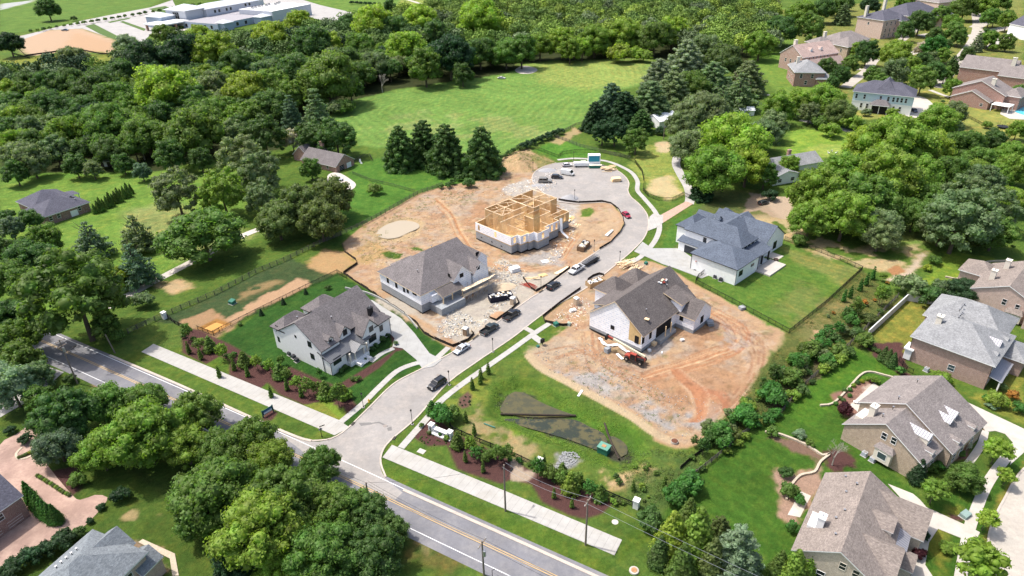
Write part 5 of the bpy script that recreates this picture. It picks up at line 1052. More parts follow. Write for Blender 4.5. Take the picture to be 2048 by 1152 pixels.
far_house('brick_house', 'brick house with rose-red roof and two small dormers, in the top row', (183, 428), 25, [('g', -4, 0, 26, 18, 7, 11.5, 'x'), ('g', -2, -7, 24, 0, 3.6, 6.2, 'x')], BR_PINK, SH_ROSE, [('s', 0, (2, 5, 8, 11, 14, 17), (5.9,), 1.0, 1.6), ('w', -4, (5, 9, 13), (4.4,), 1.1, 1.5)], [(1, 12, 8, 13.2, 2, 1.6, CREAM)], extra=lambda h: [h.gable(x, 3, x + 1.8, 8, 8, 9.4, 10.2, 'y', WHITE, SH_ROSE, .15, .15) for x in (5, 13)])
far_house('brick_house', 'tan roofed brick house with garage, behind the rose-red roof in the top row', (222, 460), 25, [('h', 0, 0, 24, 16, 6, 9.6), ('h', 6, 12, 34, 30, 6.2, 10), ('h', -8, 16, 6, 28, 6, 8.6)], BR_TAN, SH_TAN, [('s', 0, (4, 10, 16), (4, 1.8), 1.1, 1.6), ('w', 0, (5, 11), (4,), 1.1, 1.6)], [(2, 22, 6, 11, 2, 1.4, CREAM)])
far_house('brick_house', 'tall pink brick house with charcoal roof and white columned porch, top row', (276, 526), 28, [('h', 0, 0, 22, 22, 10, 14), ('h', 16, -3, 24, 6, 9, 12)], BR_PALE, SH_NAVY, [('s', 0, (4, 9, 14), (8, 4.5, 1.8), 1.2, 1.9), ('w', 0, (12,), (7.6,), 1.4, 1.4)], [(1.5, 17, 8, 16.5, 2, 1.6, CREAM)], extra=lambda h: [h.C.box(x, -5, 0, x + .4, -4.6, 7, WHITE) for x in (17, 20, 23)] + [h.shed(16.5, -5.5, 24, -3, 7, 7.6, 's', WHITE)])
far_house('brick_house', 'wide charcoal-roofed brick house, second farthest of the top row', (312, 560), 28, [('h', 0, 0, 42, 26, 8, 13.5), ('h', 30, -8, 44, 6, 7, 11), ('h', -14, 8, 2, 22, 8, 11)], BR_PALE, SH_NAVY, [('s', 0, (5, 12, 20, 27), (5.5, 1.8), 1.2, 1.8)], [(-6, 18, 8, 16.5, 2.2, 1.8, CREAM)])
far_house('brick_house', 'farthest brick house with tan roof at the top edge, end of the top row', (372, 625), 20, [('h', 0, 0, 46, 24, 8, 13)], BR_PALE, SH_TAN, [('s', 0, (6, 14, 22, 30), (5.5, 2), 1.4, 1.8)])
def blue_extra(h):
    h.W.box(-.06, -.06, 3.3, 27.06, 15.06, 3.55, WHITE)
    h.hip(9.3, -4.2, 17.2, 0, 2.9, 3.1, 4.9, WHITE, SH_GREY, wall=False)
    dk = MB(); dk.box(9.8, -3.6, .1, 16.8, -.05, 2.9, DARK); h.part('screened_porch', dk)
    for x in (9.5, 13.1, 16.8): h.C.box(x - .15, -3.9, 0, x + .15, -3.6, 3.1, WHITE)
h = House('two_storey_house', (174.3, 345), -31, 'white and pale blue two-storey house with charcoal hip roof and screened porch', opx=False)
h.hip(0, 0, 27, 15, 3.55, 6.7, 10.2, SIDING_B, SH_NAVY, oh=.6); h.walls(.03, .03, 26.97, 14.97, -.3, 3.3, WHITE); blue_extra(h); h.hip(9, 1, 19, 17, 6.5, 6.9, 11.2, SIDING_B, SH_NAVY, oh=.3)
h.win('s', 0, [(1.6, 5.2), (5.3, 5.2), (12.6, 5.2), (16, 5.2), (18.3, 5.2), (20.1, 5.2), (21.9, 5.2), (23.8, 5.2)], .95, 1.6, local=True); h.win('s', 0, [(4.6, 1.9), (7.3, 1.9), (19.2, 1.9), (22, 1.9)], 1.0, 1.7, local=True)
h.vents([(20, 9, 9.9)]); h.finish(); h.root.scale = (1, 1, 1.32)
def pool_extra(h):
    h.C.box(14, 2, 2.7, 22, 9, 2.95, WHITE); 
    for x, y in ((14.3, 2.3), (21.7, 2.3), (21.7, 8.7), (14.3, 8.7)): h.C.box(x - .15, y - .15, 0, x + .15, y + .15, 2.7, WHITE)
h = House('brick_house', (228, 351), -50, 'rust brick house with stepped tan gables, beside the swimming pool', opx=False)
h.gable(0, 0, 17.5, 5.0, -.3, 3.2, 6.8, 'y', BR_RUST, SH_TAN, oh=.5) ; h.gable(-1.5, 5, 22, 20, -.3, 6.0, 10.6, 'y', BR_RUST, SH_TAN, oh=.6); h.hip(20, 8, 28, 22, -.3, 5.6, 8, BR_RUST, SH_TAN)
h.chimney(14.5, 9, 6, 11.5, 1.8, 1.4, CREAM)
cv = MB(); cv.box(19, -1, 2.8, 27, 6, 3.0, WHITE); h.part('patio_cover', cv)
for x, y in ((19.3, -.7), (26.7, -.7), (26.7, 5.7)): h.C.box(x - .15, y - .15, 0, x + .15, y + .15, 2.8, WHITE)
h.win('s', 0, [(14.5, 1.8)], 1.2, 1.2, local=True); h.win('w', -1.5, [(8, 4), (13, 4)], 1.1, 1.6, local=True); h.finish(); h.root.scale = (1, 1, 1.15)
far_house('brick_house', 'rust brick house with tan hip roof, directly behind the stepped-gable house by the pool', (262, 392), -45, [('g', -6, 0, 20, 16, 6.5, 10.5, 'x'), ('g', 14, -4, 34, 14, 5.5, 9.2, 'x')], BR_RUST, SH_TAN, [('w', -6, (4, 10), (4,), 1.2, 1.6)], [(18, 4, 7, 12, 2, 1.4, CREAM)])
far_house('brick_house', 'pale tan roof house at the right edge behind the rust brick pair', (322, 425), -35, [('h', -4, 0, 30, 20, 5.5, 9.5)], BR_PALE, SH_TAN, [('s', 0, (4, 10, 16), (2.5,), 1.2, 1.6)])
far_house('siding_house', 'white gabled house with grey roof at the top right corner', (372, 510), 10, [('g', 0, 0, 30, 16, 7, 13, 'y')], WHITE, SH_NAVY, [('s', 0, (6, 12, 18, 24), (4,), 1.3, 2.2)])
# ranch house between the large trees on the right
h = House('ranch_house', tuple(G(1545, 372)), 20, 'low ranch house with pale grey roof among the large oaks, beside the curved lawn terrace', opx=False)
h.gable(0, 0, 13, 9, -.3, 3.0, 5.0, 'y', SIDING_W, SH_LIGHT, oh=.5); h.gable(6, 8, 30, 18, -.3, 3.0, 5.6, 'x', SIDING_W, SH_LIGHT, oh=.5); h.win('s', 0, [(3, 1.6), (9, 1.6)], 1.6, 1.3, local=True); h.chimney(19, 15, 4, 7, 1.4, 1, BR_RUST); h.finish()
h = House('barn', tuple(G(1318, 258)), 30, 'white metal-roofed barn behind the dark evergreens and the tall pole', 'barn', opx=False)
MW = stripes('barn_metal', (.66, .68, .7), (.5, .52, .55), .6, .1, True, .4)
h.gable(0, 0, 15, 10, -.3, 3.4, 5.6, 'x', SIDING_W, MW, oh=.4); h.door('s', 0, 5, 0, 3, 2.8, WHITE, 'barn_door'); h.finish()
h = House('shed', tuple(G(1480, 232)), 0, 'small white metal shed beyond the big trees right of the barn', 'shed', opx=False)
h.gable(0, 0, 7, 5, -.2, 2.6, 3.8, 'x', SIDING_W, MW, oh=.3); h.door('s', 0, 3, 0, 1.4, 2.0, WHITE); h.finish()
h = House('garden_shed', tuple(G(200, 334)), 10, 'little dark garden shed with pale roof at the edge of the wood, left', 'shed', opx=False)
h.gable(0, 0, 5, 4, -.2, 2.2, 3.2, 'x', plain('dark_boards', (.07, .06, .05)), SH_LIGHT, oh=.3); h.door('s', 0, 2.5, 0, 1.2, 1.9, WHITE); h.finish()
# school
SCH = plain('school_render', (0.50, 0.52, 0.56), .8, .05, .3); SCHB = plain('school_blue', (0.33, 0.40, 0.50), .8, .05, .3); TPO = plain('roof_membrane', (0.82, 0.82, 0.81), .6, .04, .2); FLATG = plain('roof_gravel', (0.30, 0.29, 0.31), .95, .1, .5); SCHM = stripes('school_metal', (.50, .53, .57), (.38, .41, .45), .6, .12, True, .45)
h = House('school_building', (-214.8, 673.8), 62, 'large pale grey school building with white flat roof, hipped metal roofs and entrance canopy', 'school', opx=False)
# local frame: x along (towards upper right), y to upper left
h.walls(0, 0, 52, 42, -.5, 9.5, SCH); h.R.box(.0, .0, 9.503, 52, 42, 9.75, SCH, TPO)
h.walls(-4, 42, 40, 70, -.5, 5.5, SCHB); h.R.box(-4.0, 42.1, 5.503, 40, 70, 5.8, SCH, FLATG)
h.walls(-52, 14, -1, 58, -.5, 5.2, SCHB); h.R.box(-52, 14, 5.203, -1, 58, 5.6, SCH, FLATG)
h.hip(-24, 58, 48, 80, -.5, 12, 15.5, SCH, SCHM, oh=1); h.hip(-44, 62, -20, 88, -.5, 13, 17, SCH, SCHM, oh=1.5); h.hip(-60, 76, -44, 96, -.5, 9, 12, SCHB, SCHM, oh=1)
h.hip(-50, 8, -40, 18, -.5, 6, 8.6, SCHB, SCHM, oh=.8); h.hip(-12, 2, 0, 12, -.5, 6, 8.2, SCHB, SCHM, oh=.8)
cnp = MB(); cnp.box(-76, 56, 5.0, -46, 80, 6.0, WHITE, TPO)
for x, y in ((-74, 58), (-48, 58), (-74, 78), (-60, 58)): cnp.box(x - .8, y - .8, -.3, x + .8, y + .8, 5.0, BR_RUST)
h.part('entrance_canopy', cnp)
h.win('w', -44, [(75, 8.5)], 8, 6, 'triple', local=True); h.win('s', 58, [(-14, 9), (-9, 9), (0, 9), (5, 9), (24, 10), (29, 10)], 2.6, 2.6, 'plain', local=True); h.win('w', -52, [(22, 2.6), (30, 2.6), (38, 2.6), (46, 2.6), (54, 2.6)], 3, 3, 'plain', local=True); h.win('s', 14, [(-30, 2.6), (-20, 2.6)], 3, 3, 'plain', local=True); h.win('w', -4, [(46, 3.6), (52, 3.6), (58, 3.6), (64, 3.6)], 2.0, 2.6, 'plain', local=True)
rr = random.Random(5)
for i in range(9):
    u = MB(); x, y = 6 + i * 4.6, 30 + rr.uniform(-2, 2); u.box(x, y, 9.76, x + 2.2, y + 2.0, 11.4, CHROME); u.box(x + .2, y + .2, 11.402, x + 2.0, y + 1.8, 11.6, BLACKT); h.part('rooftop_unit', u)
h.finish()
# ------------------------------------------------------------------ vegetation
def leaf_quads(c, n, size, rng, aspect=.75):
    N = len(c); t = rng.normal(size=(N, 3)); t -= (t * n).sum(1)[:, None] * n; t /= np.linalg.norm(t, axis=1)[:, None] + 1e-9; b = np.cross(n, t)
    s = (size * rng.uniform(.6, 1.3, N))[:, None]; a = t * s; bb = b * s * aspect
    V = np.stack([c - a, c - bb * rng.uniform(.6, 1.1, (N, 1)), c + a, c + bb * rng.uniform(.6, 1.1, (N, 1))], 1).reshape(-1, 3)
    return V
ICO = None
def ico():
    global ICO
    if ICO is None:
        bm = bmesh.new(); bmesh.ops.create_icosphere(bm, subdivisions=2, radius=1); ICO = (np.array([v.co[:] for v in bm.verts]), np.array([[v.index for v in f.verts] for f in bm.faces])); bm.free()
    return ICO
def foliage(name, lobes, size, dens, seed, core=.78, squash=.8, tilt=.6, up=0.35):
    """lobes: (x,y,z,r). Leaf clumps over the lobes' outer surfaces, plus added inner cores that block light."""
    rng = np.random.default_rng(seed); L = np.array(lobes, float); cs = []; ns = []
    for x, y, z, r in L:
        n = max(8, int(dens * r * r)); d = rng.normal(size=(n, 3)); d /= np.linalg.norm(d, axis=1)[:, None]
        rad = r * (rng.uniform(.72, 1.12, n) + (rng.random(n) < .12) * rng.uniform(0, .28, n)); p = d * rad[:, None]; p[:, 2] *= squash; cs.append(p + (x, y, z)); ns.append(d)
    c = np.concatenate(cs); n = np.concatenate(ns)
    keep = np.ones(len(c), bool)
    for x, y, z, r in L:
        q = c - (x, y, z); q[:, 2] /= squash; keep &= (q ** 2).sum(1) > (r * .72) ** 2
    c = c[keep]; n = n[keep]; m = n + rng.normal(size=n.shape) * tilt; m[:, 2] += up; m /= np.linalg.norm(m, axis=1)[:, None]
    V = leaf_quads(c, m, size, rng); k = len(V) // 4; F = np.arange(4 * k).reshape(-1, 4)
    iv, if_ = ico(); VV = [V]; base = len(V); T = []
    if core:  # solid unseen cores added inside the crown to stop light leaking through
        for x, y, z, r in L:
            j = iv * (r * core * rng.uniform(.88, 1.06, (len(iv), 1))); j[:, 2] *= squash; VV.append(j + (x, y, z)); T.append(if_ + base); base += len(iv)
    V = np.concatenate(VV)
    me = bpy.data.meshes.new(name); me.vertices.add(len(V)); me.vertices.foreach_set('co', V.astype(np.float32).ravel())
    tri = np.concatenate(T) if T else np.zeros((0, 3), int); li = np.concatenate([F.ravel(), tri.ravel()]).astype(np.int32)
    me.loops.add(len(li)); me.loops.foreach_set('vertex_index', li); ls = np.concatenate([np.arange(len(F)) * 4, F.size + np.arange(len(tri)) * 3]).astype(np.int32)
    me.polygons.add(len(ls)); me.polygons.foreach_set('loop_start', ls); me.materials.append(LEAF); me.update(calc_edges=True); return me
def trunkmesh(name, h, r0, limbs, spread, seed, z_fork=.45):
    rn = random.Random(seed); mb = MB(); z = -.3; p = Vector((0, 0, z)); pts = [p]
    for i in range(4): pts.append(Vector((rn.uniform(-.12, .12) * i, rn.uniform(-.12, .12) * i, -.3 + (h + .3) * (i + 1) / 4)))
    for i in range(4): mb.tube(pts[i], pts[i + 1], r0 * (1 - i * .2), r0 * (1 - (i + 1) * .2), 7, BARK, False)
    for i in range(limbs):
        a = 2 * math.pi * i / limbs + rn.uniform(-.4, .4); zf = h * rn.uniform(z_fork, .85); s = spread * rn.uniform(.55, .9)
        b = Vector((0, 0, zf)); m_ = b + Vector((math.cos(a) * s * .5, math.sin(a) * s * .5, h * .14)); e = b + Vector((math.cos(a) * s, math.sin(a) * s, h * .30))
        mb.tube(b, m_, r0 * .4, r0 * .26, 5, BARK, False); mb.tube(m_, e, r0 * .26, r0 * .1, 5, BARK, False)
    return mb.mesh(name, uv=False)
def ell_lobes(R_, H, z0, n, seed, r=(.22, .38), flat=1.0, jitter=.12, low=-.35, fill=.72):
    rn = random.Random(seed); out = []
    zc = z0 + (H - z0) * .5; hz = (H - z0) * .5
    for i in range(n):
        t = (i + .5) / n; cz = 1 - (1 - low) * t; a = i * 2.39996 + rn.uniform(-.4, .4); s = math.sqrt(max(0, 1 - cz * cz)) if cz > -.2 else .95
        k = fill * rn.uniform(.78, 1.22); rr = R_ * (r[0] * .7 + (r[1] * 1.1 - r[0] * .7) * rn.random() ** 1.4)
        out.append((math.cos(a) * s * R_ * k + rn.uniform(-1, 1) * jitter, math.sin(a) * s * R_ * k + rn.uniform(-1, 1) * jitter, zc + cz * hz * k * flat, rr))
    out.append((0, 0, zc, R_ * .5)); return out
PROTO = {}
def proto(kind, v, crown, trunk, R_, hc): PROTO.setdefault(kind, []).append((crown, trunk, R_, hc))
# (crown radius, height of crown centre) are those of the model
for v in range(3): proto('oak', v, foliage('crown', ell_lobes(7, 13.5, 1.0, 84, v + 1, (.15, .31), .95, low=-.55, fill=.78), .30, 52, v, core=.78, tilt=.75), trunkmesh('trunk', 9, .5, 6, 5, v), 7, 7.3)
for v in range(3): proto('maple', v, foliage('crown', ell_lobes(5, 11.5, .8, 66, v + 11, (.16, .31), low=-.6, fill=.78), .27, 62, v + 5, core=.78, tilt=.7), trunkmesh('trunk', 8, .35, 5, 3, v + 4), 5, 6.2)
for v in range(2): proto('dense', v, foliage('crown', ell_lobes(5, 12, .8, 70, v + 21, (.16, .25), fill=.82, low=-.7), .25, 75, v + 8, tilt=.55), trunkmesh('trunk', 8, .35, 5, 3, v + 7), 5, 6.4)
for v in range(3):     # light far-wood variants
    proto('wood', v, foliage('crown', ell_lobes(8, 15, 1.5, 46, v + 31, (.18, .34), .95, low=-.4), .46, 24, v + 15, core=.78, tilt=.7), trunkmesh('trunk', 10, .5, 4, 5, v + 9), 8, 9)
def pine_mesh(R_, H, seed, tiers=11, z0=1.5, droop=.12, taper=1.1, top=.12, br=9):
    rn = random.Random(seed); L = []
    for i in range(tiers):
        t = i / (tiers - 1); z = z0 + (H - z0) * t; rr = R_ * ((1 - t) ** taper * (1 - top) + top) * rn.uniform(.85, 1.1); k = max(3, int(br * (1 - t * .6)))
        for j in range(k):
            a = 2 * math.pi * (j + .5 * (i % 2)) / k + rn.uniform(-.25, .25); q = rr * rn.uniform(.75, 1.08)
            for m_ in ((.9, .19), (.5, .23)):
                L.append((math.cos(a) * q * m_[0], math.sin(a) * q * m_[0], z - q * droop * m_[0] + rn.uniform(-.2, .2), max(.35, R_ * m_[1] * (1.15 - t * .7))))
    L.append((0, 0, H, R_ * .1)); return L
for v in range(2): proto('pine', v, foliage('crown', pine_mesh(5.6, 15, v + 3, taper=.8, top=.2, br=10), .27, 56, v + 30, core=.7, squash=.5, tilt=.5, up=.5), trunkmesh('trunk', 14.5, .32, 0, 0, v), 5, 7.0)
for v in range(2): proto('fir', v, foliage('crown', pine_mesh(6.2, 13, v + 7, 12, .4, .05, .6, .22, 12), .26, 62, v + 34, core=.8, squash=.7, tilt=.5), trunkmesh('trunk', 13, .35, 0, 0, v), 5, 6.2)
for v in range(2): proto('cedar', v, foliage('crown', pine_mesh(6, 11, v + 13, 8, 2.2, .16, .8, .12, 8), .36, 26, v + 38, core=.55, squash=.45, tilt=.5, up=.6), trunkmesh('trunk', 10.5, .35, 5, 3.5, v), 6, 5.6)
def cone_lobes(R_, H, seed, n=40, p=.8):
    rn = random.Random(seed); L = []
    for i in range(n):
        t = i / n; z = .3 + (H - .5) * t; rr = R_ * (1 - t) ** p * .62; a = i * 2.4; L.append((math.cos(a) * rr, math.sin(a) * rr, z, R_ * (.5 * (1 - t) + .17)))
    L.append((0, 0, H * .3, R_ * .6)); return L
proto('arborvitae', 0, foliage('crown', cone_lobes(1.5, 5.5, 2, 44), .16, 170, 50, tilt=.35), None, 1.5, 2.2)
proto('column', 0, foliage('crown', cone_lobes(.62, 3.4, 3, 26, .35), .13, 330, 51, tilt=.5), None, .62, 1.7)
for v in range(2): proto('young', v, foliage('crown', ell_lobes(2.3, 6.0, 1.7, 26, v + 41, (.25, .4)), .22, 70, v + 52), trunkmesh('trunk', 3.6, .09, 4, 1.2, v), 2.3, 3.9)
for v in range(3): proto('sapling', v, foliage('crown', ell_lobes(1.5, 4.6, .5, 26, v + 71, (.18, .4), low=-.5, jitter=.25), .17, 110, v + 72, tilt=.8, core=.6), trunkmesh('trunk', 3, .07, 3, .8, v), 1.5, 2.4)
for v in range(2): proto('pyramid', v, foliage('crown', cone_lobes(1.5, 4.4, v + 5, 30, .7), .2, 90, v + 54, tilt=.6), trunkmesh('trunk', 3, .07, 3, .8, v), 1.5, 2.0)
for v in range(3): proto('shrub', v, foliage('foliage', ell_lobes(1.0, 1.5, .1, 16, v + 51, (.3, .45), low=-.2), .13, 180, v + 56), None, 1.0, .8)
for v in range(2): proto('bush', v, foliage('foliage', ell_lobes(2.6, 3.6, .2, 26, v + 61, (.25, .42), low=-.2), .24, 70, v + 60), None, 2.6, 1.9)
proto('ball', 0, foliage('foliage', [(0, 0, .55, .62), (.1, .1, .5, .6)], .08, 900, 66, tilt=.3), None, .65, .55)
proto('dot', 0, foliage('foliage', [(0, 0, .25, .3)], .09, 900, 67, core=.7), None, .3, .25)
def bare_mesh(seed, H=6, R_=3):
    rn = random.Random(seed); mb = MB()
    def grow(p, d, l, r, k):
        e = p + d * l; mb.tube(p, e, r, r * .6, 4, BARKL, False)
        if k <= 0: return
        for i in range(3 if k > 1 else 4):
            n = (d + Vector((rn.uniform(-1, 1), rn.uniform(-1, 1), rn.uniform(-.2, .7))) * .75).normalized(); grow(e, n, l * rn.uniform(.6, .8), r * .55, k - 1)
    grow(Vector((0, 0, -.2)), Vector((0, 0, 1)), H * .26, .14, 5); return mb.mesh('trunk', uv=False)
BARKL = plain('pale_bark', (.34, .31, .27), .9, .2, 3)
TONE = {'D': (0.073, 0.137, 0.036), 'M': (0.110, 0.188, 0.038), 'B': (0.220, 0.308, 0.041), 'G': (0.145, 0.202, 0.090), 'O': (0.105, 0.152, 0.045), 'P': (0.099, 0.162, 0.094), 'Y': (0.240, 0.290, 0.030), 'K': (0.032, 0.074, 0.029),
        'W': (0.420, 0.400, 0.340), 'R': (0.070, 0.018, 0.025), 'S': (0.186, 0.246, 0.150), 'V': (0.157, 0.249, 0.038), 'A': (0.300, 0.160, 0.035), 'L': (0.064, 0.174, 0.034)}
TW = {'D': 'dark green', 'M': 'mid green', 'B': 'bright yellow-green', 'G': 'grey-green', 'O': 'olive green', 'P': 'bluish green', 'Y': 'lime yellow', 'K': 'deep dark green', 'W': 'white-flowering', 'R': 'purple-leaved', 'S': 'silvery green', 'V': 'fresh green', 'A': 'rusty orange', 'L': 'rich green'}
KW = {'oak': ('broad_tree', 'tree', 'broad spreading tree'), 'maple': ('broadleaf_tree', 'tree', 'rounded broadleaf tree'), 'dense': ('broadleaf_tree', 'tree', 'dense domed tree'), 'wood': ('broadleaf_tree', 'tree', 'broadleaf tree'),
      'pine': ('pine_tree', 'tree', 'tall layered pine'), 'fir': ('fir_tree', 'tree', 'broad bushy evergreen'), 'cedar': ('cedar_tree', 'tree', 'flat-layered cedar'), 'arborvitae': ('evergreen_tree', 'tree', 'pointed cone evergreen'),
      'column': ('columnar_tree', 'tree', 'slim columnar sapling'), 'young': ('young_tree', 'tree', 'young street tree'), 'pyramid': ('young_tree', 'tree', 'leafy pyramidal young tree'), 'shrub': ('shrub', 'shrub', 'small shrub'), 'sapling': ('young_tree', 'tree', 'rounded leafy sapling'),
      'bush': ('large_shrub', 'shrub', 'big rounded bush'), 'ball': ('clipped_shrub', 'shrub', 'clipped ball shrub'), 'dot': ('bedding_plant', 'plant', 'tiny bedding plant')}
trn = random.Random(77); TREES = []
def put(kind, x, y, s, tone, zs=1.0, name=None):
    cr, tk, R_, hc = trn.choice(PROTO[kind]); nm, cat, words = KW[kind]; c = TONE[tone]; j = trn.uniform(.86, 1.16); col_ = (c[0] * j * trn.uniform(.9, 1.12), c[1] * j, c[2] * j, 1)
    z = hat(x, y); rz = trn.uniform(0, 6.28)
    if tk is None:
        o = place(cr, name or nm, (x, y, z), rz, None, (s, s, s * zs)); o.color = col_
    else:
        o = empty(name or nm, (x, y, z), rz); o.scale = (s, s, s * zs)
        c_ = place(cr, 'crown', parent=o); c_.color = col_; place(tk, 'trunk', parent=o)
    return o
def tree(cx, cy, w, kind, tone, zs=1.0, note=None, group=None):
    """crown centre and crown width as measured on the photograph, turned into a ground position and a real size"""
    R0, H0 = PROTO[kind][0][2], PROTO[kind][0][3]; hc = H0
    for _ in range(4):
        g = G(cx, cy, hc); dep = float(RC[:, 2] @ np.array([g.x, g.y, hc - CAMZ])); r = w / 2 * dep / FPX; hc = H0 * r / R0 * zs
    o = put(kind, g.x, g.y, r / R0, tone, zs)
    d = TW[tone] + ' ' + KW[kind][2]
    if note: tag(o, d + ' ' + note, KW[kind][1], group)
    else: auto(o, d, KW[kind][1], group)
    TREES.append((g.x, g.y, r)); return o
T = lambda s: [tree(*e) for e in s]
# upper-left wood, its front and showing crowns
T([(95, 18, 44, 'oak', 'D'), (148, 37, 13, 'bush', 'D'), (18, 88, 50, 'oak', 'K'), (147, 123, 66, 'oak', 'G'), (55, 170, 62, 'oak', 'D'), (18, 185, 52, 'maple', 'B'), (100, 172, 70, 'oak', 'D'), (140, 168, 70, 'oak', 'D'), (190, 178, 76, 'oak', 'D'), (238, 152, 72, 'oak', 'D'), (228, 196, 76, 'oak', 'M'),
   (333, 180, 114, 'oak', 'B'), (390, 205, 66, 'maple', 'D'), (288, 117, 80, 'oak', 'K'), (254, 92, 50, 'oak', 'S'), (330, 75, 50, 'maple', 'M'), (365, 108, 85, 'oak', 'K'), (398, 76, 56, 'oak', 'B'), (432, 104, 88, 'oak', 'B'), (475, 132, 72, 'oak', 'D'), (425, 172, 60, 'maple', 'G'), (490, 182, 84, 'oak', 'B'),
   (213, 250, 96, 'oak', 'M'), (130, 268, 78, 'oak', 'V'), (62, 262, 56, 'maple', 'G'), (18, 292, 56, 'maple', 'B'), (62, 322, 60, 'maple', 'G'), (292, 272, 86, 'oak', 'M'), (390, 262, 110, 'oak', 'M'), (322, 232, 62, 'maple', 'D'), (62, 228, 60, 'oak', 'M'), (18, 235, 52, 'oak', 'D'), (105, 215, 72, 'oak', 'D'), (170, 218, 60, 'oak', 'D'),
   (185, 338, 36, 'maple', 'G'), (283, 343, 34, 'maple', 'P'), (245, 327, 38, 'maple', 'D'), (545, 172, 78, 'oak', 'M'), (545, 214, 78, 'oak', 'D'), (450, 225, 70, 'oak', 'M'), (500, 232, 60, 'maple', 'M'), (110, 300, 56, 'maple', 'G'), (215, 305, 60, 'oak', 'D'), (340, 312, 60, 'maple', 'D'), (150, 330, 46, 'maple', 'D'), (400, 318, 46, 'maple', 'D'), (30, 345, 46, 'maple', 'D'),
   (655, 155, 112, 'oak', 'M'), (755, 130, 62, 'oak', 'G'), (812, 96, 76, 'oak', 'B'), (850, 133, 66, 'maple', 'M'), (900, 112, 90, 'oak', 'K'), (925, 148, 40, 'maple', 'D'), (960, 104, 66, 'oak', 'D'), (1012, 105, 62, 'oak', 'M'), (540, 76, 72, 'oak', 'B'), (600, 48, 60, 'oak', 'B'), (625, 88, 82, 'oak', 'D'), (662, 92, 52, 'maple', 'B'), (700, 54, 54, 'oak', 'D'), (720, 92, 60, 'oak', 'M'), (745, 48, 84, 'oak', 'B'),
   (790, 60, 62, 'oak', 'D'), (840, 42, 72, 'oak', 'B'), (872, 70, 60, 'maple', 'D'), (960, 40, 92, 'oak', 'B'), (780, 14, 26, 'maple', 'D'), (590, 145, 80, 'oak', 'D'), (585, 190, 66, 'oak', 'M'), (700, 175, 50, 'maple', 'D'), (720, 150, 60, 'oak', 'D'), (690, 122, 60, 'oak', 'D'), (640, 205, 46, 'bush', 'M'), (690, 213, 40, 'bush', 'M'), (668, 216, 40, 'bush', 'G'),
   (1043, 100, 60, 'maple', 'M'), (1080, 92, 56, 'oak', 'V'), (1125, 84, 66, 'oak', 'V'), (1190, 80, 66, 'oak', 'V'), (1140, 100, 44, 'maple', 'V'), (1165, 97, 40, 'maple', 'B'), (1210, 103, 36, 'bush', 'V'), (1240, 107, 50, 'bush', 'B'), (1270, 108, 40, 'bush', 'B'), (1290, 112, 34, 'bush', 'V'), (1250, 70, 70, 'oak', 'V'), (1310, 74, 70, 'oak', 'M'), (1345, 65, 70, 'oak', 'B')])
# middle: trees round the cottage, the four big evergreens
T([(583, 232, 50, 'pine', 'P'), (635, 238, 72, 'pine', 'G'), (584, 279, 42, 'maple', 'W'), (622, 274, 66, 'dense', 'D', .85), (672, 274, 78, 'dense', 'D', .85), (528, 270, 76, 'dense', 'D'), (465, 268, 54, 'dense', 'G'), (480, 315, 90, 'dense', 'G'), (520, 345, 84, 'dense', 'G'), (352, 384, 90, 'dense', 'G'), (443, 382, 84, 'dense', 'V'), (520, 395, 60, 'dense', 'G'),
   (622, 338, 40, 'maple', 'M'), (600, 412, 96, 'oak', 'O'), (660, 395, 90, 'oak', 'O'), (555, 440, 84, 'oak', 'O'), (640, 440, 90, 'oak', 'O'), (750, 378, 30, 'bush', 'M'), (800, 298, 64, 'fir', 'D'), (848, 288, 66, 'fir', 'D'), (892, 300, 72, 'fir', 'D'), (963, 305, 72, 'fir', 'D'), (938, 365, 24, 'bush', 'D')])
# left: around the bungalow and gravel drive
T([(405, 470, 152, 'oak', 'M', .72), (180, 480, 84, 'cedar', 'P'), (272, 468, 84, 'cedar', 'G'), (268, 530, 96, 'cedar', 'P'), (150, 590, 180, 'dense', 'M', .95), (235, 555, 46, 'maple', 'Y'), (60, 520, 90, 'oak', 'D'), (90, 480, 60, 'maple', 'M'), (25, 560, 80, 'oak', 'M'), (15, 640, 90, 'oak', 'D'), (30, 680, 90, 'oak', 'M'), (60, 440, 42, 'maple', 'D'), (22, 455, 46, 'maple', 'P'), (15, 430, 30, 'bush', 'D'),
   (210, 645, 50, 'maple', 'M'), (285, 600, 44, 'bush', 'G'), (232, 672, 34, 'bush', 'M'), (40, 720, 80, 'maple', 'M'), (20, 770, 90, 'maple', 'S'), (75, 752, 60, 'maple', 'G'), (140, 758, 26, 'bush', 'D'), (5, 500, 50, 'maple', 'D')])
for i, (x, y) in enumerate([(188, 419), (195, 415), (200, 411), (206, 409), (213, 406), (219, 401), (225, 399), (230, 396), (236, 392), (241, 389), (247, 387), (254, 382), (261, 379)]): tree(x, y, 10 + (i % 3) * 2, 'arborvitae', 'M', 1.25)
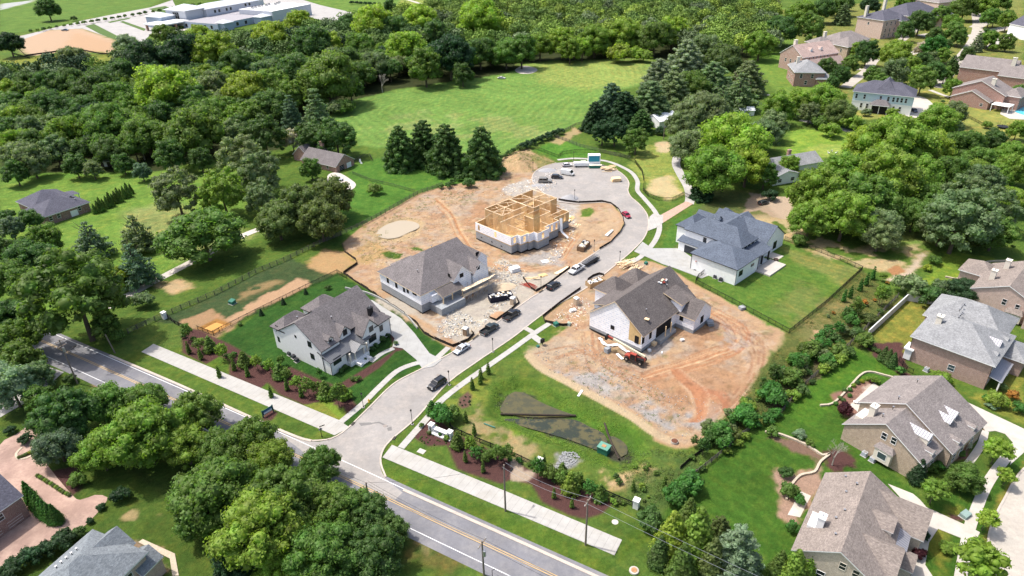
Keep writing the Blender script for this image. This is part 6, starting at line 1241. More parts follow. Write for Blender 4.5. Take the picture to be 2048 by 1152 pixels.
# foreground left grove
T([(130, 830, 120, 'oak', 'D'), (215, 808, 90, 'oak', 'M'), (285, 870, 150, 'oak', 'V', 1.0), (200, 905, 90, 'oak', 'V'), (390, 825, 96, 'oak', 'M'), (370, 890, 96, 'oak', 'V'), (115, 890, 84, 'oak', 'P'), (290, 800, 80, 'oak', 'M'), (440, 900, 90, 'oak', 'M'), (80, 800, 60, 'maple', 'M'), (500, 880, 100, 'oak', 'M'), (540, 920, 90, 'oak', 'V'), (430, 985, 150, 'oak', 'M'), (560, 1000, 150, 'oak', 'M'), (640, 930, 80, 'oak', 'M'), (655, 1010, 90, 'maple', 'M'), (520, 1060, 170, 'oak', 'V'), (480, 980, 90, 'oak', 'V'), (690, 1020, 100, 'oak', 'M'), (740, 1030, 90, 'oak', 'D'), (780, 1060, 70, 'oak', 'D'), (650, 1110, 140, 'oak', 'M'), (745, 1110, 120, 'oak', 'D'), (600, 1060, 90, 'oak', 'V'), (550, 1140, 80, 'oak', 'B'), (400, 1030, 90, 'maple', 'M'), (470, 1120, 90, 'maple', 'K'),
   (240, 990, 40, 'bush', 'K'), (20, 860, 22, 'bush', 'K'), (50, 878, 26, 'bush', 'K'), (202, 1014, 18, 'bush', 'K'), (180, 1042, 16, 'bush', 'K'), (125, 1080, 50, 'bush', 'K'), (90, 1100, 44, 'bush', 'K'), (55, 1115, 50, 'bush', 'K'), (20, 1140, 50, 'bush', 'K'), (155, 1066, 30, 'bush', 'D'), (310, 1140, 26, 'shrub', 'M'), (155, 960, 34, 'bush', 'M')])
for i, (x, y) in enumerate([(56, 985), (62, 995), (70, 1003), (77, 1012), (85, 1018), (92, 1022), (100, 1028), (110, 1030)]): tree(x, y, 24, 'arborvitae', 'L', 1.25)
for i in range(13): tree(75 + i * 5.2, 950 + i * 3.3, 9, 'ball', 'V' if i % 2 else 'O')
for i in range(8): tree(38 + i * 5, 914 - i * 2.2, 8, 'ball', 'O' if i < 4 else 'Y')
# right of centre: evergreens by the barn and the big trees
T([(1190, 235, 48, 'fir', 'K', .9), (1222, 205, 62, 'fir', 'P', .85), (1250, 218, 60, 'fir', 'K', .8), (1230, 262, 50, 'dense', 'K'), (1205, 264, 44, 'dense', 'K'), (1272, 280, 52, 'dense', 'M', .9), (1300, 205, 84, 'fir', 'G', .7), (1282, 245, 44, 'fir', 'D', .8), (1318, 152, 62, 'fir', 'S', .75), (1372, 125, 80, 'fir', 'S', .75), (1410, 100, 70, 'oak', 'G'), (1445, 122, 74, 'oak', 'O'), (1345, 182, 76, 'fir', 'G', .7), (1425, 165, 84, 'fir', 'G', .65), (1480, 185, 90, 'cedar', 'G', .9), (1495, 158, 70, 'fir', 'G', .7), (1385, 172, 64, 'oak', 'M'), (1445, 200, 60, 'cedar', 'G'),
   (1405, 225, 100, 'oak', 'G', .9), (1365, 250, 66, 'oak', 'G'), (1465, 285, 130, 'oak', 'B'), (1380, 290, 76, 'oak', 'G'), (1430, 340, 110, 'oak', 'V'), (1495, 330, 90, 'oak', 'B'), (1525, 270, 70, 'oak', 'G'), (1405, 375, 40, 'fir', 'K'), (1320, 262, 22, 'bush', 'K'), (1555, 215, 60, 'maple', 'V'), (1545, 250, 56, 'maple', 'G'), (1595, 205, 50, 'maple', 'V'), (1650, 200, 70, 'oak', 'V'), (1680, 225, 56, 'oak', 'O'), (1620, 225, 40, 'maple', 'G'),
   (1790, 290, 130, 'oak', 'V'), (1740, 290, 90, 'oak', 'B'), (1855, 300, 90, 'oak', 'B'), (1770, 350, 130, 'oak', 'V'), (1690, 350, 100, 'oak', 'V'), (1640, 390, 120, 'oak', 'V'), (1730, 400, 120, 'oak', 'M'), (1690, 430, 110, 'oak', 'V'), (1620, 440, 80, 'oak', 'V'), (1760, 450, 84, 'oak', 'G'), (1840, 350, 90, 'oak', 'V'), (1760, 470, 70, 'oak', 'G'), (1925, 290, 70, 'oak', 'M'), (1960, 320, 60, 'oak', 'M'), (1985, 285, 50, 'maple', 'D'), (2020, 310, 60, 'oak', 'V'), (2030, 340, 70, 'oak', 'V'), (1880, 240, 70, 'oak', 'V'), (1910, 225, 46, 'maple', 'G'), (1905, 255, 40, 'maple', 'G'),
   (1920, 440, 130, 'dense', 'G', .9), (1985, 415, 90, 'dense', 'G', .9), (1885, 455, 80, 'dense', 'G', .8), (1990, 465, 80, 'dense', 'M', .8), (1930, 395, 90, 'dense', 'G'), (1965, 360, 70, 'oak', 'G'), (2030, 400, 60, 'oak', 'V'), (1530, 350, 50, 'maple', 'M'), (1580, 330, 40, 'maple', 'V'), (1600, 350, 30, 'bush', 'M'), (1540, 390, 30, 'bush', 'K'), (1600, 480, 30, 'bush', 'M')])
# top-right neighbourhood
T([(1620, 55, 56, 'dense', 'M'), (1687, 30, 30, 'fir', 'G'), (1740, 12, 36, 'oak', 'K'), (1600, 30, 60, 'oak', 'V'), (1560, 60, 60, 'oak', 'D'), (1520, 90, 60, 'oak', 'V'), (1645, 20, 50, 'oak', 'D'), (1680, 5, 50, 'oak', 'D'), (1840, 45, 52, 'oak', 'D'), (1810, 62, 34, 'maple', 'D'), (1880, 30, 36, 'maple', 'M'), (1910, 65, 40, 'maple', 'M'), (1930, 15, 50, 'oak', 'M'), (1970, 15, 50, 'oak', 'V'), (1990, 35, 30, 'maple', 'D'), (2015, 42, 34, 'maple', 'V'), (1960, 5, 40, 'maple', 'M'), (2000, 5, 40, 'oak', 'M'),
   (1792, 108, 60, 'oak', 'V'), (1790, 145, 50, 'maple', 'G'), (1845, 98, 30, 'maple', 'W'), (1870, 95, 46, 'maple', 'L'), (1885, 110, 30, 'maple', 'V'), (1745, 150, 34, 'maple', 'M'), (1800, 155, 36, 'bush', 'V'), (1735, 105, 44, 'maple', 'D'), (1715, 100, 30, 'maple', 'V'), (1655, 135, 38, 'maple', 'D'), (1682, 152, 36, 'maple', 'D'), (1665, 165, 26, 'maple', 'D'), (1700, 130, 34, 'maple', 'M'), (1845, 160, 50, 'maple', 'M'), (1870, 145, 40, 'maple', 'D'), (1905, 130, 26, 'fir', 'D'), (1955, 85, 26, 'pine', 'S'), (1975, 75, 30, 'maple', 'D'), (1935, 110, 28, 'maple', 'D'), (1988, 95, 20, 'bush', 'V'), (2010, 95, 22, 'bush', 'M'), (2030, 150, 44, 'bush', 'G'), (1785, 226, 24, 'young', 'V'), (1732, 225, 20, 'bush', 'G'), (1700, 245, 44, 'bush', 'V'), (1680, 240, 40, 'bush', 'V'), (1886, 203, 9, 'shrub', 'D'), (1897, 165, 12, 'arborvitae', 'M')])
for k in range(46):
    x, y = trn.uniform(1640, 2048), trn.uniform(-8, 150)
    if abs(x - 1950) < 24 or (x < 1860 and 20 < y < 120) or (1880 < x and 95 < y): continue
    tree(x, y, trn.uniform(24, 40), trn.choice(['maple', 'oak', 'maple']), trn.choice('MDVMV'))
T([(1905, 175, 34, 'maple', 'V'), (1890, 150, 30, 'maple', 'M'), (1820, 130, 34, 'maple', 'V'), (1860, 120, 30, 'maple', 'G'), (1760, 165, 34, 'maple', 'M'), (2040, 180, 30, 'bush', 'M'), (1660, 260, 40, 'bush', 'V'), (1640, 245, 36, 'bush', 'M'), (1720, 250, 30, 'bush', 'M'), (1845, 250, 40, 'maple', 'V'), (1975, 250, 20, 'bush', 'V'), (2035, 260, 36, 'maple', 'V'), (1950, 345, 60, 'oak', 'V'), (1900, 340, 70, 'oak', 'M'), (2000, 350, 56, 'oak', 'V'), (1830, 430, 70, 'oak', 'M'), (1870, 400, 70, 'oak', 'M')])
# scrub along the back boundaries on the right, lower right yards
T([(1545, 790, 60, 'bush', 'L'), (1490, 830, 56, 'bush', 'L'), (1440, 870, 60, 'bush', 'L'), (1580, 755, 46, 'bush', 'M'), (1380, 965, 60, 'bush', 'L'), (1350, 990, 56, 'bush', 'L'), (1300, 1040, 60, 'bush', 'D'), (1620, 700, 46, 'bush', 'M'), (1600, 720, 40, 'bush', 'L'), (1655, 720, 36, 'bush', 'L'), (1680, 700, 36, 'shrub', 'M'), (1750, 760, 20, 'bush', 'V'), (1650, 738, 26, 'shrub', 'V'), (1715, 665, 30, 'bush', 'D'), (1730, 680, 40, 'bush', 'M'), (1820, 570, 60, 'bush', 'G'), (1860, 590, 56, 'bush', 'D'), (1930, 580, 66, 'oak', 'K', .7), (1885, 575, 46, 'bush', 'G'), (1870, 520, 26, 'bush', 'M'), (1855, 535, 18, 'shrub', 'Y'), (1950, 480, 46, 'bush', 'O'),
   (1345, 1075, 70, 'arborvitae', 'B'), (1395, 1075, 80, 'arborvitae', 'V'), (1378, 1030, 46, 'arborvitae', 'M'), (1425, 1120, 60, 'arborvitae', 'O'), (1440, 1060, 50, 'fir', 'O'), (1475, 1105, 110, 'pine', 'S', .8), (1590, 1140, 56, 'arborvitae', 'V'), (1620, 1130, 40, 'arborvitae', 'V'), (1560, 1130, 40, 'arborvitae', 'M'), (1320, 1105, 46, 'arborvitae', 'D'), (1365, 1130, 60, 'arborvitae', 'M'),
   (1580, 980, 36, 'bush', 'M'), (1573, 945, 30, 'bush', 'D'), (1600, 1000, 26, 'bush', 'L'), (1587, 1055, 26, 'bush', 'L', 1.3), (1600, 868, 26, 'bush', 'S'), (1690, 818, 34, 'bush', 'R'), (1545, 862, 26, 'shrub', 'M'), (1620, 885, 18, 'shrub', 'M'), (1810, 765, 2, 'dot', 'M'),
   (1930, 955, 66, 'maple', 'M', .8), (1870, 980, 52, 'young', 'V', .9), (1995, 898, 54, 'young', 'B', .9), (2015, 950, 36, 'young', 'B'), (1975, 1035, 44, 'young', 'B'), (1965, 1125, 96, 'young', 'B', 1.0), (1895, 1095, 36, 'bush', 'V', .7), (1838, 1108, 30, 'bush', 'R'), (1848, 1070, 26, 'bush', 'K'), (1838, 945, 34, 'arborvitae', 'K'), (1860, 935, 28, 'bush', 'M'), (1875, 930, 26, 'bush', 'L'), (1935, 890, 20, 'shrub', 'W'), (1920, 905, 22, 'bush', 'M'), (1915, 890, 14, 'shrub', 'Y'), (1860, 935, 2, 'dot', 'M'), (1885, 755, 34, 'bush', 'V'), (1995, 800, 40, 'bush', 'V'), (1975, 795, 16, 'shrub', 'L'), (1985, 810, 26, 'bush', 'S', .5), (2025, 790, 26, 'shrub', 'A'), (2005, 775, 20, 'shrub', 'O'), (2040, 815, 30, 'bush', 'L'), (1800, 740, 20, 'shrub', 'L')])
for x, y, w in [(1740, 690, 14), (1748, 697, 12), (1758, 702, 12), (1769, 710, 20), (1778, 715, 20), (1787, 722, 20)]: tree(x, y, w, 'arborvitae' if w > 15 else 'ball', 'D')
for x, y in [(1690, 590), (1703, 582), (1723, 568), (1735, 557), (1748, 545)]: tree(x, y, 9, 'column', 'L', 1.3)
for x, y in [(1667, 625), (1657, 632), (1686, 632), (1700, 632), (1725, 635), (1718, 620), (1775, 565), (1730, 608), (1750, 600)]: tree(x, y, 8, 'shrub', trn.choice('MGA'))
tree(1767, 552, 15, 'young', 'V'); tree(1728, 605, 17, 'shrub', 'A')
for i in range(12): tree(1552 + i * 9.5, 745 - i * 8 + (i % 3) * 5, trn.choice([18, 22, 26]), 'shrub', trn.choice('MLOVD'))
for i in range(14): tree(1700 - i * 19 + trn.uniform(-5, 5), 705 + i * 15 + trn.uniform(-8, 3), trn.choice([14, 20, 28]), 'shrub' if i % 2 else 'bush', trn.choice('MLDV'))
for i, (x, y) in enumerate([(1672, 806), (1680, 795), (1690, 780), (1700, 778), (1708, 770), (1716, 764), (1725, 762), (1735, 757), (1743, 762), (1687, 800), (1775, 775), (1700, 790)]): tree(x, y, 10, 'ball', trn.choice('VDLYR'))
for k in range(95):
    t_ = trn.random(); x = 1780 - 395 * t_ + trn.uniform(-26, 18); y = 590 + 330 * t_ + trn.uniform(-26, 8)
    tree(x, y, trn.choice([10, 14, 18, 24, 30]), trn.choice(['shrub', 'shrub', 'bush', 'sapling']), trn.choice('MLVDGOL'), trn.uniform(.8, 1.2))
for k in range(26): tree(trn.uniform(1225, 1420), trn.uniform(930, 1010), trn.choice([8, 12, 16]), 'shrub', trn.choice('MVOD'))
for k in range(22): t_ = k / 21; tree(845 + 370 * t_ + trn.uniform(-6, 6), 850 + 138 * t_ + trn.uniform(-4, 14), trn.uniform(8, 15), 'shrub', trn.choice('MVLD'))
for k in range(24): t_ = k / 23; tree(372 + 320 * t_ + trn.uniform(-6, 6), 676 + 120 * t_ + trn.uniform(-8, 8), trn.uniform(8, 15), 'shrub', trn.choice('MVLD'))
# beds by the trail: pyramidal young trees and columns
for x, y, w in [(370, 662, 24), (392, 690, 24), (418, 690, 26), (445, 703, 24), (462, 715, 18), (487, 718, 24), (512, 722, 22), (540, 730, 26), (560, 740, 22), (575, 748, 20), (590, 765, 26), (612, 770, 24), (632, 775, 24), (652, 778, 26), (672, 790, 26), (690, 785, 20), (560, 722, 16), (640, 745, 14)]: tree(x + trn.uniform(-3, 3), y + trn.uniform(-2, 2), w * trn.uniform(.95, 1.4), trn.choice(['pyramid', 'sapling', 'sapling']), trn.choice('MVML'), trn.uniform(.85, 1.15))
for x, y in [(375, 694), (399, 706), (466, 728), (493, 740), (572, 768), (601, 782), (436, 742), (540, 782)]: tree(x, y, 9, 'column', 'M', 1.3)
tree(692, 790, 26, 'bush', 'V')
for x, y, w in [(912, 880, 24), (940, 890, 28), (955, 905, 24), (975, 912, 30), (1000, 908, 26), (1018, 905, 22), (1075, 935, 24), (1100, 945, 30), (1125, 955, 24), (1140, 965, 28), (1155, 960, 26), (1182, 975, 28), (1203, 985, 26), (1125, 945, 22), (885, 830, 40), (862, 815, 20), (905, 828, 30)]: tree(x + trn.uniform(-3, 3), y, w * trn.uniform(1.0, 1.4), trn.choice(['pyramid', 'sapling', 'sapling']) if w < 30 else 'bush', trn.choice('MVML'), trn.uniform(.85, 1.15))
for x, y in [(930, 912), (966, 933), (1108, 985), (1144, 1004), (931, 832), (948, 857), (1088, 917), (1163, 955), (1267, 970), (1330, 962), (944, 766), (960, 755), (976, 735), (961, 745)]: tree(x, y, 9, 'column', 'M', 1.3)
for x, y, w, k, t in [(566, 603, 9, 'arborvitae', 'K'), (522, 625, 9, 'arborvitae', 'K'), (611, 583, 8, 'arborvitae', 'K'), (792, 686, 11, 'shrub', 'G'), (715, 757, 14, 'shrub', 'M'), (706, 757, 12, 'ball', 'D'), (684, 740, 12, 'shrub', 'D'), (690, 733, 12, 'ball', 'D'), (745, 697, 12, 'shrub', 'D'), (752, 690, 12, 'shrub', 'D'), (765, 678, 16, 'shrub', 'D'), (775, 670, 12, 'shrub', 'K'), (730, 718, 8, 'ball', 'D'), (480, 648, 9, 'ball', 'D'), (655, 575, 12, 'shrub', 'D'), (858, 865, 10, 'ball', 'O'), (891, 877, 11, 'ball', 'D')]: tree(x, y, w, k, t)
for i in range(20): tree(836 + trn.uniform(0, 62), 866 + trn.uniform(0, 24), 3.5, 'dot', 'O')
for i in range(10): tree(920 + trn.uniform(0, 24), 786 + trn.uniform(0, 26), 3.5, 'dot', 'K')
# hedge lines
for x, y in zip(np.linspace(885, 1040, 16), np.linspace(372, 296, 16)): tree(x + trn.uniform(-3, 3), y + trn.uniform(-2, 2), trn.uniform(12, 18), 'shrub', 'D')
for x, y in zip(np.linspace(1045, 1120, 8), np.linspace(292, 262, 8)): tree(x, y, trn.uniform(16, 22), 'shrub', 'K')
for x, y in zip(np.linspace(830, 1100, 12), np.linspace(58, 60, 12)): pass
for x, y in zip(np.linspace(60, 400, 26), np.linspace(62, 8, 26)): tree(x + trn.uniform(-2, 2), y, trn.uniform(7, 10), 'shrub', trn.choice('DM'))
for x in range(704, 765, 9): tree(x, 5 + (x - 704) * .06, 9, 'shrub', 'K')
# bare grey tree in the lower right bed and dead limbs in the grove
for k, (x, y, s, d) in enumerate([(1664, 930, 1.25, 'leafless grey-twigged tree in the mulch circle between the two lower right houses'), (60, 300, 2.0, 'bare grey tangle of branches at the front of the wood, far left'), (290, 320, 2.0, 'bare pale-limbed tree at the front of the wood behind the pointed evergreens'), (765, 185, 2.4, 'leaning bare white trunk at the wood edge by the mown field'), (690, 1060, 1.2, 'dead pale branches standing among the foreground grove')]):
    g = G(x, y); o = empty('bare_tree', (g.x, g.y, 0), k); o.scale = (s, s, s); place(bare_mesh(k), 'trunk', parent=o); tag(o, d, 'tree')
# fill the woods: individual trees in the gaps
WOODS = [([(0, 168), (230, 150), (330, 98), (600, 84), (870, 30), (900, -10), (1540, -14), (1560, 110), (1420, 118), (1300, 104), (1100, 110), (1010, 140), (830, 158), (700, 186), (640, 205), (560, 270), (430, 300), (300, 330), (180, 330), (0, 345)], 'wood')]
def inside(poly, x, y):
    c = False; n = len(poly)
    for i in range(n):
        a, b = poly[i], poly[i - 1]
        if (a[1] > y) != (b[1] > y) and x < (b[0] - a[0]) * (y - a[1]) / (b[1] - a[1]) + a[0]: c = not c
    return c
def farleaf():
    m, nt, b = newmat('far_foliage', .6, .2); a = nt.nodes.new('ShaderNodeAttribute'); a.attribute_name = 'Tint'; ge = nt.nodes.new('ShaderNodeNewGeometry')
    v = nt.nodes.new('ShaderNodeVectorMath'); v.operation = 'SCALE'; nt.links.new(a.outputs['Color'], v.inputs[0]); nt.links.new(maprange(nt, ge.outputs['Random Per Island'], 0, 1, .7, 1.35), v.inputs['Scale']); nt.links.new(v.outputs[0], b.inputs['Base Color']); return m
FARLEAF = farleaf(); cand = []
PW = [tuple(p) for p in GP(WOODS[0][0])]
x0, x1 = min(p[0] for p in PW), max(p[0] for p in PW); y0, y1 = min(p[1] for p in PW), min(980, max(p[1] for p in PW))
fr = random.Random(9); sp = 11.5; y = y0
while y < y1:
    x = x0
    while x < x1:
        px_, py_ = x + fr.uniform(-3.5, 3.5), y + fr.uniform(-3.5, 3.5)
        if inside(PW, px_, py_) and all((px_ - a) ** 2 + (py_ - b) ** 2 > (max(6.0, r * .75)) ** 2 for a, b, r in TREES): cand.append((px_, py_))
        x += sp
    y += sp
def photo_xy(x, y, z=0):
    c = RC.T @ np.array([x, y, z - CAMZ]); return 1024 + FPX * c[0] / c[2], 576 + FPX * c[1] / c[2]
vis = [c for c in cand if -60 < photo_xy(*c, 9)[0] < 2100 and photo_xy(*c, 14)[1] > -25]
vis.sort(key=lambda c: c[0] ** 2 + c[1] ** 2); NEARN = 200
ZONE = [(330, 'of the wood at far left'), (640, 'of the wood below the school'), (900, 'of the wood left of the mown field'), (1250, 'of the wood behind the mown field'), (5000, 'of the wood behind the layered pines')]
far_lobes = []
for i, (x, y) in enumerate(vis):
    px_, py_ = photo_xy(x, y, 9); bright = (px_ > 960) or (py_ < 60 and px_ > 560)
    tone = fr.choice('VVBVMBMG' if bright else 'DMDKMDGV')
    if i < NEARN:
        o = put('wood', x, y, fr.uniform(.72, 1.0), tone, fr.uniform(.85, 1.12)); z = next(w for l, w in ZONE if px_ < l)
        dz = ['front rows', 'middle', 'rear rows'][min(2, i * 3 // NEARN)]; tag(o, 'packed ' + TW[tone] + ' trees, ' + dz + ', ' + z[3:], 'tree', TW[tone] + ' trees in the ' + dz + ' ' + z)
    else: far_lobes.append((x, y, fr.uniform(5, 9.5), tone))
if far_lobes:
    VV = []; FF = []; CC = []; base = 0
    src = PROTO['wood'][0][0]
    rng = np.random.default_rng(1); L = []
    for x, y, r, t in far_lobes:
        zc = r * 1.1
        L += [(x + rng.uniform(-.6, .6) * r, y + rng.uniform(-.6, .6) * r, zc + rng.uniform(-.35, .5) * r, r * rng.uniform(.3, .5)) for _ in range(13)] + [(x, y, zc * .8, r * .7)]
    Ln = np.array(L); cs = []; ns = []
    n = 90; rep = np.repeat(Ln, n, 0); d = rng.normal(size=(len(rep), 3)); d[:, 2] = np.abs(d[:, 2]) * .9 - .15; d /= np.linalg.norm(d, axis=1)[:, None]
    c = rep[:, :3] + d * rep[:, 3:4] * rng.uniform(.85, 1.1, (len(rep), 1)); mm = d + rng.normal(size=d.shape) * .5; mm /= np.linalg.norm(mm, axis=1)[:, None]
    V = leaf_quads(c, mm, .62, rng); F = np.arange(len(V)).reshape(-1, 4); me = npmesh('far_woodland', V, F, [FARLEAF]); o = place(me, 'far_woodland')
    tn = np.repeat(np.array([TONE[f_[3]] for f_ in far_lobes]) * rng.uniform(.62, 1.15, (len(far_lobes), 1)), 14 * n * 4, 0); ca = me.color_attributes.new('Tint', 'FLOAT_COLOR', 'POINT'); ca.data.foreach_set('color', np.concatenate([tn, np.ones((len(tn), 1))], 1).astype(np.float32).ravel()); tag(o, kind='stuff')
    o['label'] = 'far treetops of the wood along the top edge'
# ------------------------------------------------------------------ vehicles
def loft(mb, secs, m):
    """secs: list of closed loops (same count) -> skin with end caps"""
    k = mb.mat(m); n = len(secs[0]); base = len(mb.v)
    for s in secs: mb.v += s
    for i in range(len(secs) - 1):
        for j in range(n):
            a = base + i * n + j; b = base + i * n + (j + 1) % n; mb.f.append((a, b, b + n, a + n)); mb.mi.append(k)
    mb.f.append(tuple(base + j for j in range(n))[::-1]); mb.mi.append(k); mb.f.append(tuple(base + (len(secs) - 1) * n + j for j in range(n))); mb.mi.append(k)
def ring(x, zl, zh, w, r=.12):
    return [(x, -w + r, zl), (x, -w, zl + r), (x, -w, zh - r * 1.4), (x, -w + r * 1.2, zh), (x, w - r * 1.2, zh), (x, w, zh - r * 1.4), (x, w, zl + r), (x, w - r, zl)]
SPEC = {'sedan': dict(L=4.8, W=1.82, belt=.92, roof=1.44, hood=.82, cab=(-1.75, -.95, .35, 1.15), tail=.9, wr=.34),
        'suv': dict(L=4.8, W=1.95, belt=1.12, roof=1.74, hood=1.05, cab=(-2.25, -1.95, .45, 1.1), tail=1.1, wr=.38),
        'pickup': dict(L=5.8, W=2.02, belt=1.2, roof=1.9, hood=1.12, cab=(-.75, -.55, 1.0, 1.6), tail=1.15, wr=.42),
        'van': dict(L=5.6, W=2.05, belt=1.35, roof=2.35, hood=1.2, cab=(-2.7, -2.62, 1.5, 2.05), tail=1.3, wr=.36),
        'hatch': dict(L=4.2, W=1.78, belt=.95, roof=1.48, hood=.86, cab=(-1.95, -1.5, .25, 1.0), tail=.95, wr=.33)}
VM = {}
def vmeshes(kind):
    if kind in VM: return VM[kind]
    s = SPEC[kind]; L, W = s['L'] / 2, s['W'] / 2; b, rf, hd = s['belt'], s['roof'], s['hood']; c0, c1, c2, c3 = s['cab']; out = []
    body = MB()
    if kind == 'pickup':
        loft(body, [ring(c0 + .02, .42, b, W), ring(.95, .38, b, W), ring(c3, .38, b, W), ring(c3 + .15, .38, hd, W), ring(L - .35, .4, hd - .06, W * .97), ring(L - .05, .45, hd - .16, W * .9), ring(L, .5, hd - .3, W * .86)], PAINT)
        body.box(-L, -W, .5, c0, -W + .12, b, PAINT); body.box(-L, W - .12, .5, c0, W, b, PAINT); body.box(-L, -W + .12, .5, -L + .1, W - .12, b - .03, PAINT)
        out.append(('body', body, {}))
        bed = MB(); bed.box(-L + .1, -W + .12, .5, c0, W - .12, .78, BLACKT); out.append(('truck_bed', bed, {}))
    else:
        loft(body, [ring(-L, .5, s['tail'] - .18, W * .86), ring(-L + .06, .42, s['tail'], W * .92), ring(-L + .4, .36, b, W * .98), ring(c0 + .5, .34, b, W), ring(c3 - .1, .34, b, W), ring(c3 + .12, .34, hd + .02, W), ring(L - .45, .36, hd - .06, W * .97), ring(L - .08, .4, hd - .18, W * .9), ring(L, .46, hd - .32, W * .84)], PAINT)
        out.append(('body', body, {}))
    g = MB(); wb, wt = W * .93, W * (.78 if kind != 'van' else .88)
    def gr(x0, x1, z, w): return [(x0, -w, z), (x1, -w, z), (x1, w, z), (x0, w, z)]
    zt = rf - .05
    if kind == 'van':
        g2 = MB(); g2.hexa(gr(-L + .04, c3 - .5, b - .01, W) + gr(-L + .08, c2 - .2, rf, W * .9), PAINT); out.append(('cargo_body', g2, {}))
        g.hexa(gr(c3 - .52, c3 + .25, b - .02, wb) + gr(c2 - .3, c2 + .12, zt, wt), CARGLASS)
    else: g.hexa(gr(c0, c3, b - .02, wb) + gr(c1, c2, zt, wt), CARGLASS)
    out.append(('window_glass', g, {}))
    r = MB()
    if kind != 'van': r.hexa(gr(c1 - .05, c2 + .05, zt, wt + .02) + gr(c1 + .02, c2 - .05, rf, wt - .06), PAINT)
    else: r.hexa(gr(c2 - .3, c2 + .14, zt, wt + .02) + gr(c2 - .3, c2 + .06, rf, wt - .04), PAINT)
    for sx in (-1, 1):
        r.beam((c0 + .03, sx * wb, b), (c1, sx * wt, zt), .09, .09, PAINT) if kind != 'van' else None
        r.beam((c3 - .03, sx * wb, b), (c2, sx * wt, zt), .08, .08, PAINT)
        m_ = (c1 + c2) / 2
        if kind != 'van': r.beam((m_, sx * wb, b), (m_, sx * (wt + .01), zt), .09, .05, PAINT)
    if kind == 'suv':
        for sx in (-1, 1): r.beam((c1 + .1, sx * wt * .85, rf + .06), (c2 - .15, sx * wt * .85, rf + .06), .05, .05, BLACKT)
    out.append(('roof', r, {}))
    for nm, x, m_ in (('front_bumper', L - .02, BLACKT), ('rear_bumper', -L + .02, BLACKT if kind != 'pickup' else CHROME)):
        q = MB(); q.box(x - .09, -W * .86, .32, x + .09, W * .86, .56, m_); out.append((nm, q, {}))
    for sy in (-1, 1):
        q = MB(); q.box(L - .2, sy * W * .8 - .17, hd - .34, L - .02, sy * W * .8 + .14, hd - .2, HLIGHT); out.append(('headlight', q, {}))
        q = MB(); q.box(-L - .01, sy * W * .84 - .12, s['tail'] - .34, -L + .12, sy * W * .84 + .1, s['tail'] - .12, TLIGHT); out.append(('taillight', q, {}))
        q = MB(); q.box(c3 - .25, sy * (W + .02) - .09, b - .02, c3 - .1, sy * (W + .02) + .12, b + .16, PAINT); out.append(('side_mirror', q, {}))
    wx_ = (L * .6, -L * .58)
    for x in wx_:
        for sy in (-1, 1):
            q = MB(); y = sy * (W - .12); q.tube((x, y - .12, s['wr']), (x, y + .12, s['wr']), s['wr'], s['wr'], 16, RUBBER)
            q2 = MB(); q2.tube((x, y + sy * .10, s['wr']), (x, y + sy * .135, s['wr']), s['wr'] * .62, s['wr'] * .55, 12, CHROME); out.append(('wheel', q, {'rim': q2}))
    VM[kind] = [(n, q.mesh(n, uv=False, fix=(n == 'body')), {k: v.mesh(k, uv=False) for k, v in sub.items()}) for n, q, sub in out]
    return VM[kind]
HLIGHT = plain('headlight_lens', (.75, .78, .8), .2, .02); TLIGHT = plain('tail_lens', (.35, .02, .02), .3, .02)
def vehicle(kind, name, cat, px, py, yaw, color, label, scale=1.0, z=.03):
    g = G(px, py, .8); o = empty(name, (g.x, g.y, z), R(yaw)); o.scale = (scale,) * 3; tag(o, label, cat)
    for n, me, sub in vmeshes(kind):
        c = place(me, n, parent=o); c.color = (*color, 1)
        for k, sm in sub.items(): place(sm, k, parent=c)
    return o
vehicle('sedan', 'parked_car', 'car', 923, 696, 229, (.42, .46, .50), 'silver sedan parked at the kerb, nearest the curved driveway')
vehicle('pickup', 'pickup_truck', 'pickup', 979, 657, 50, (.012, .022, .022), 'dark green-black pickup with a loaded bed, behind the silver sedan')
vehicle('pickup', 'pickup_truck', 'pickup', 1023, 629, 50, (.006, .006, .008), 'glossy black pickup at the kerb beside the open dumpster')
vehicle('suv', 'parked_car', 'suv', 1107, 570, 50, (.007, .007, .010), 'black off-roader parked beside the red poles and street lamp')
vehicle('pickup', 'pickup_truck', 'pickup', 1153, 538, 228, (.62, .63, .64), 'white pickup towing a long dark ladder trailer')
vehicle('hatch', 'parked_car', 'car', 1253, 429, -72, (.30, .010, .035), 'bright red hatchback on the bend below the cul-de-sac')
vehicle('suv', 'parked_car', 'suv', 874, 766, 228, (.006, .007, .010), 'black car with glass roof standing alone at the near kerb by the junction')
vehicle('suv', 'parked_car', 'suv', 1090, 361, -6, (.20, .19, .17), 'grey wagon, frontmost of the vehicles on the cul-de-sac', 1.08)
vehicle('hatch', 'parked_car', 'car', 1114, 353, -10, (.008, .010, .018), 'navy black car between the grey wagon and white van', 1.1)
vehicle('van', 'parked_van', 'van', 1135, 346, -28, (.72, .72, .70), 'white panel van on the cul-de-sac with dark windscreen', .95)
vehicle('hatch', 'parked_car', 'car', 1135, 329, 10, (.62, .60, .60), 'small white car behind the panel van', 1.0)
vehicle('sedan', 'parked_car', 'car', 674, 357, -18, (.42, .44, .46), 'silver sedan on the gravel pad by the brick cottage')
vehicle('sedan', 'parked_car', 'car', 1003, 155, -10, (.66, .66, .66), 'white car at the far edge of the mown field, under the trees')
vehicle('hatch', 'parked_car', 'car', 1527, 404, 25, (.03, .035, .04), 'dark car parked on the tan court under the big oaks')
vehicle('sedan', 'parked_car', 'car', 1829, 220, -95, (.02, .03, .06), 'dark blue car on the white driveway beside the pale blue house')
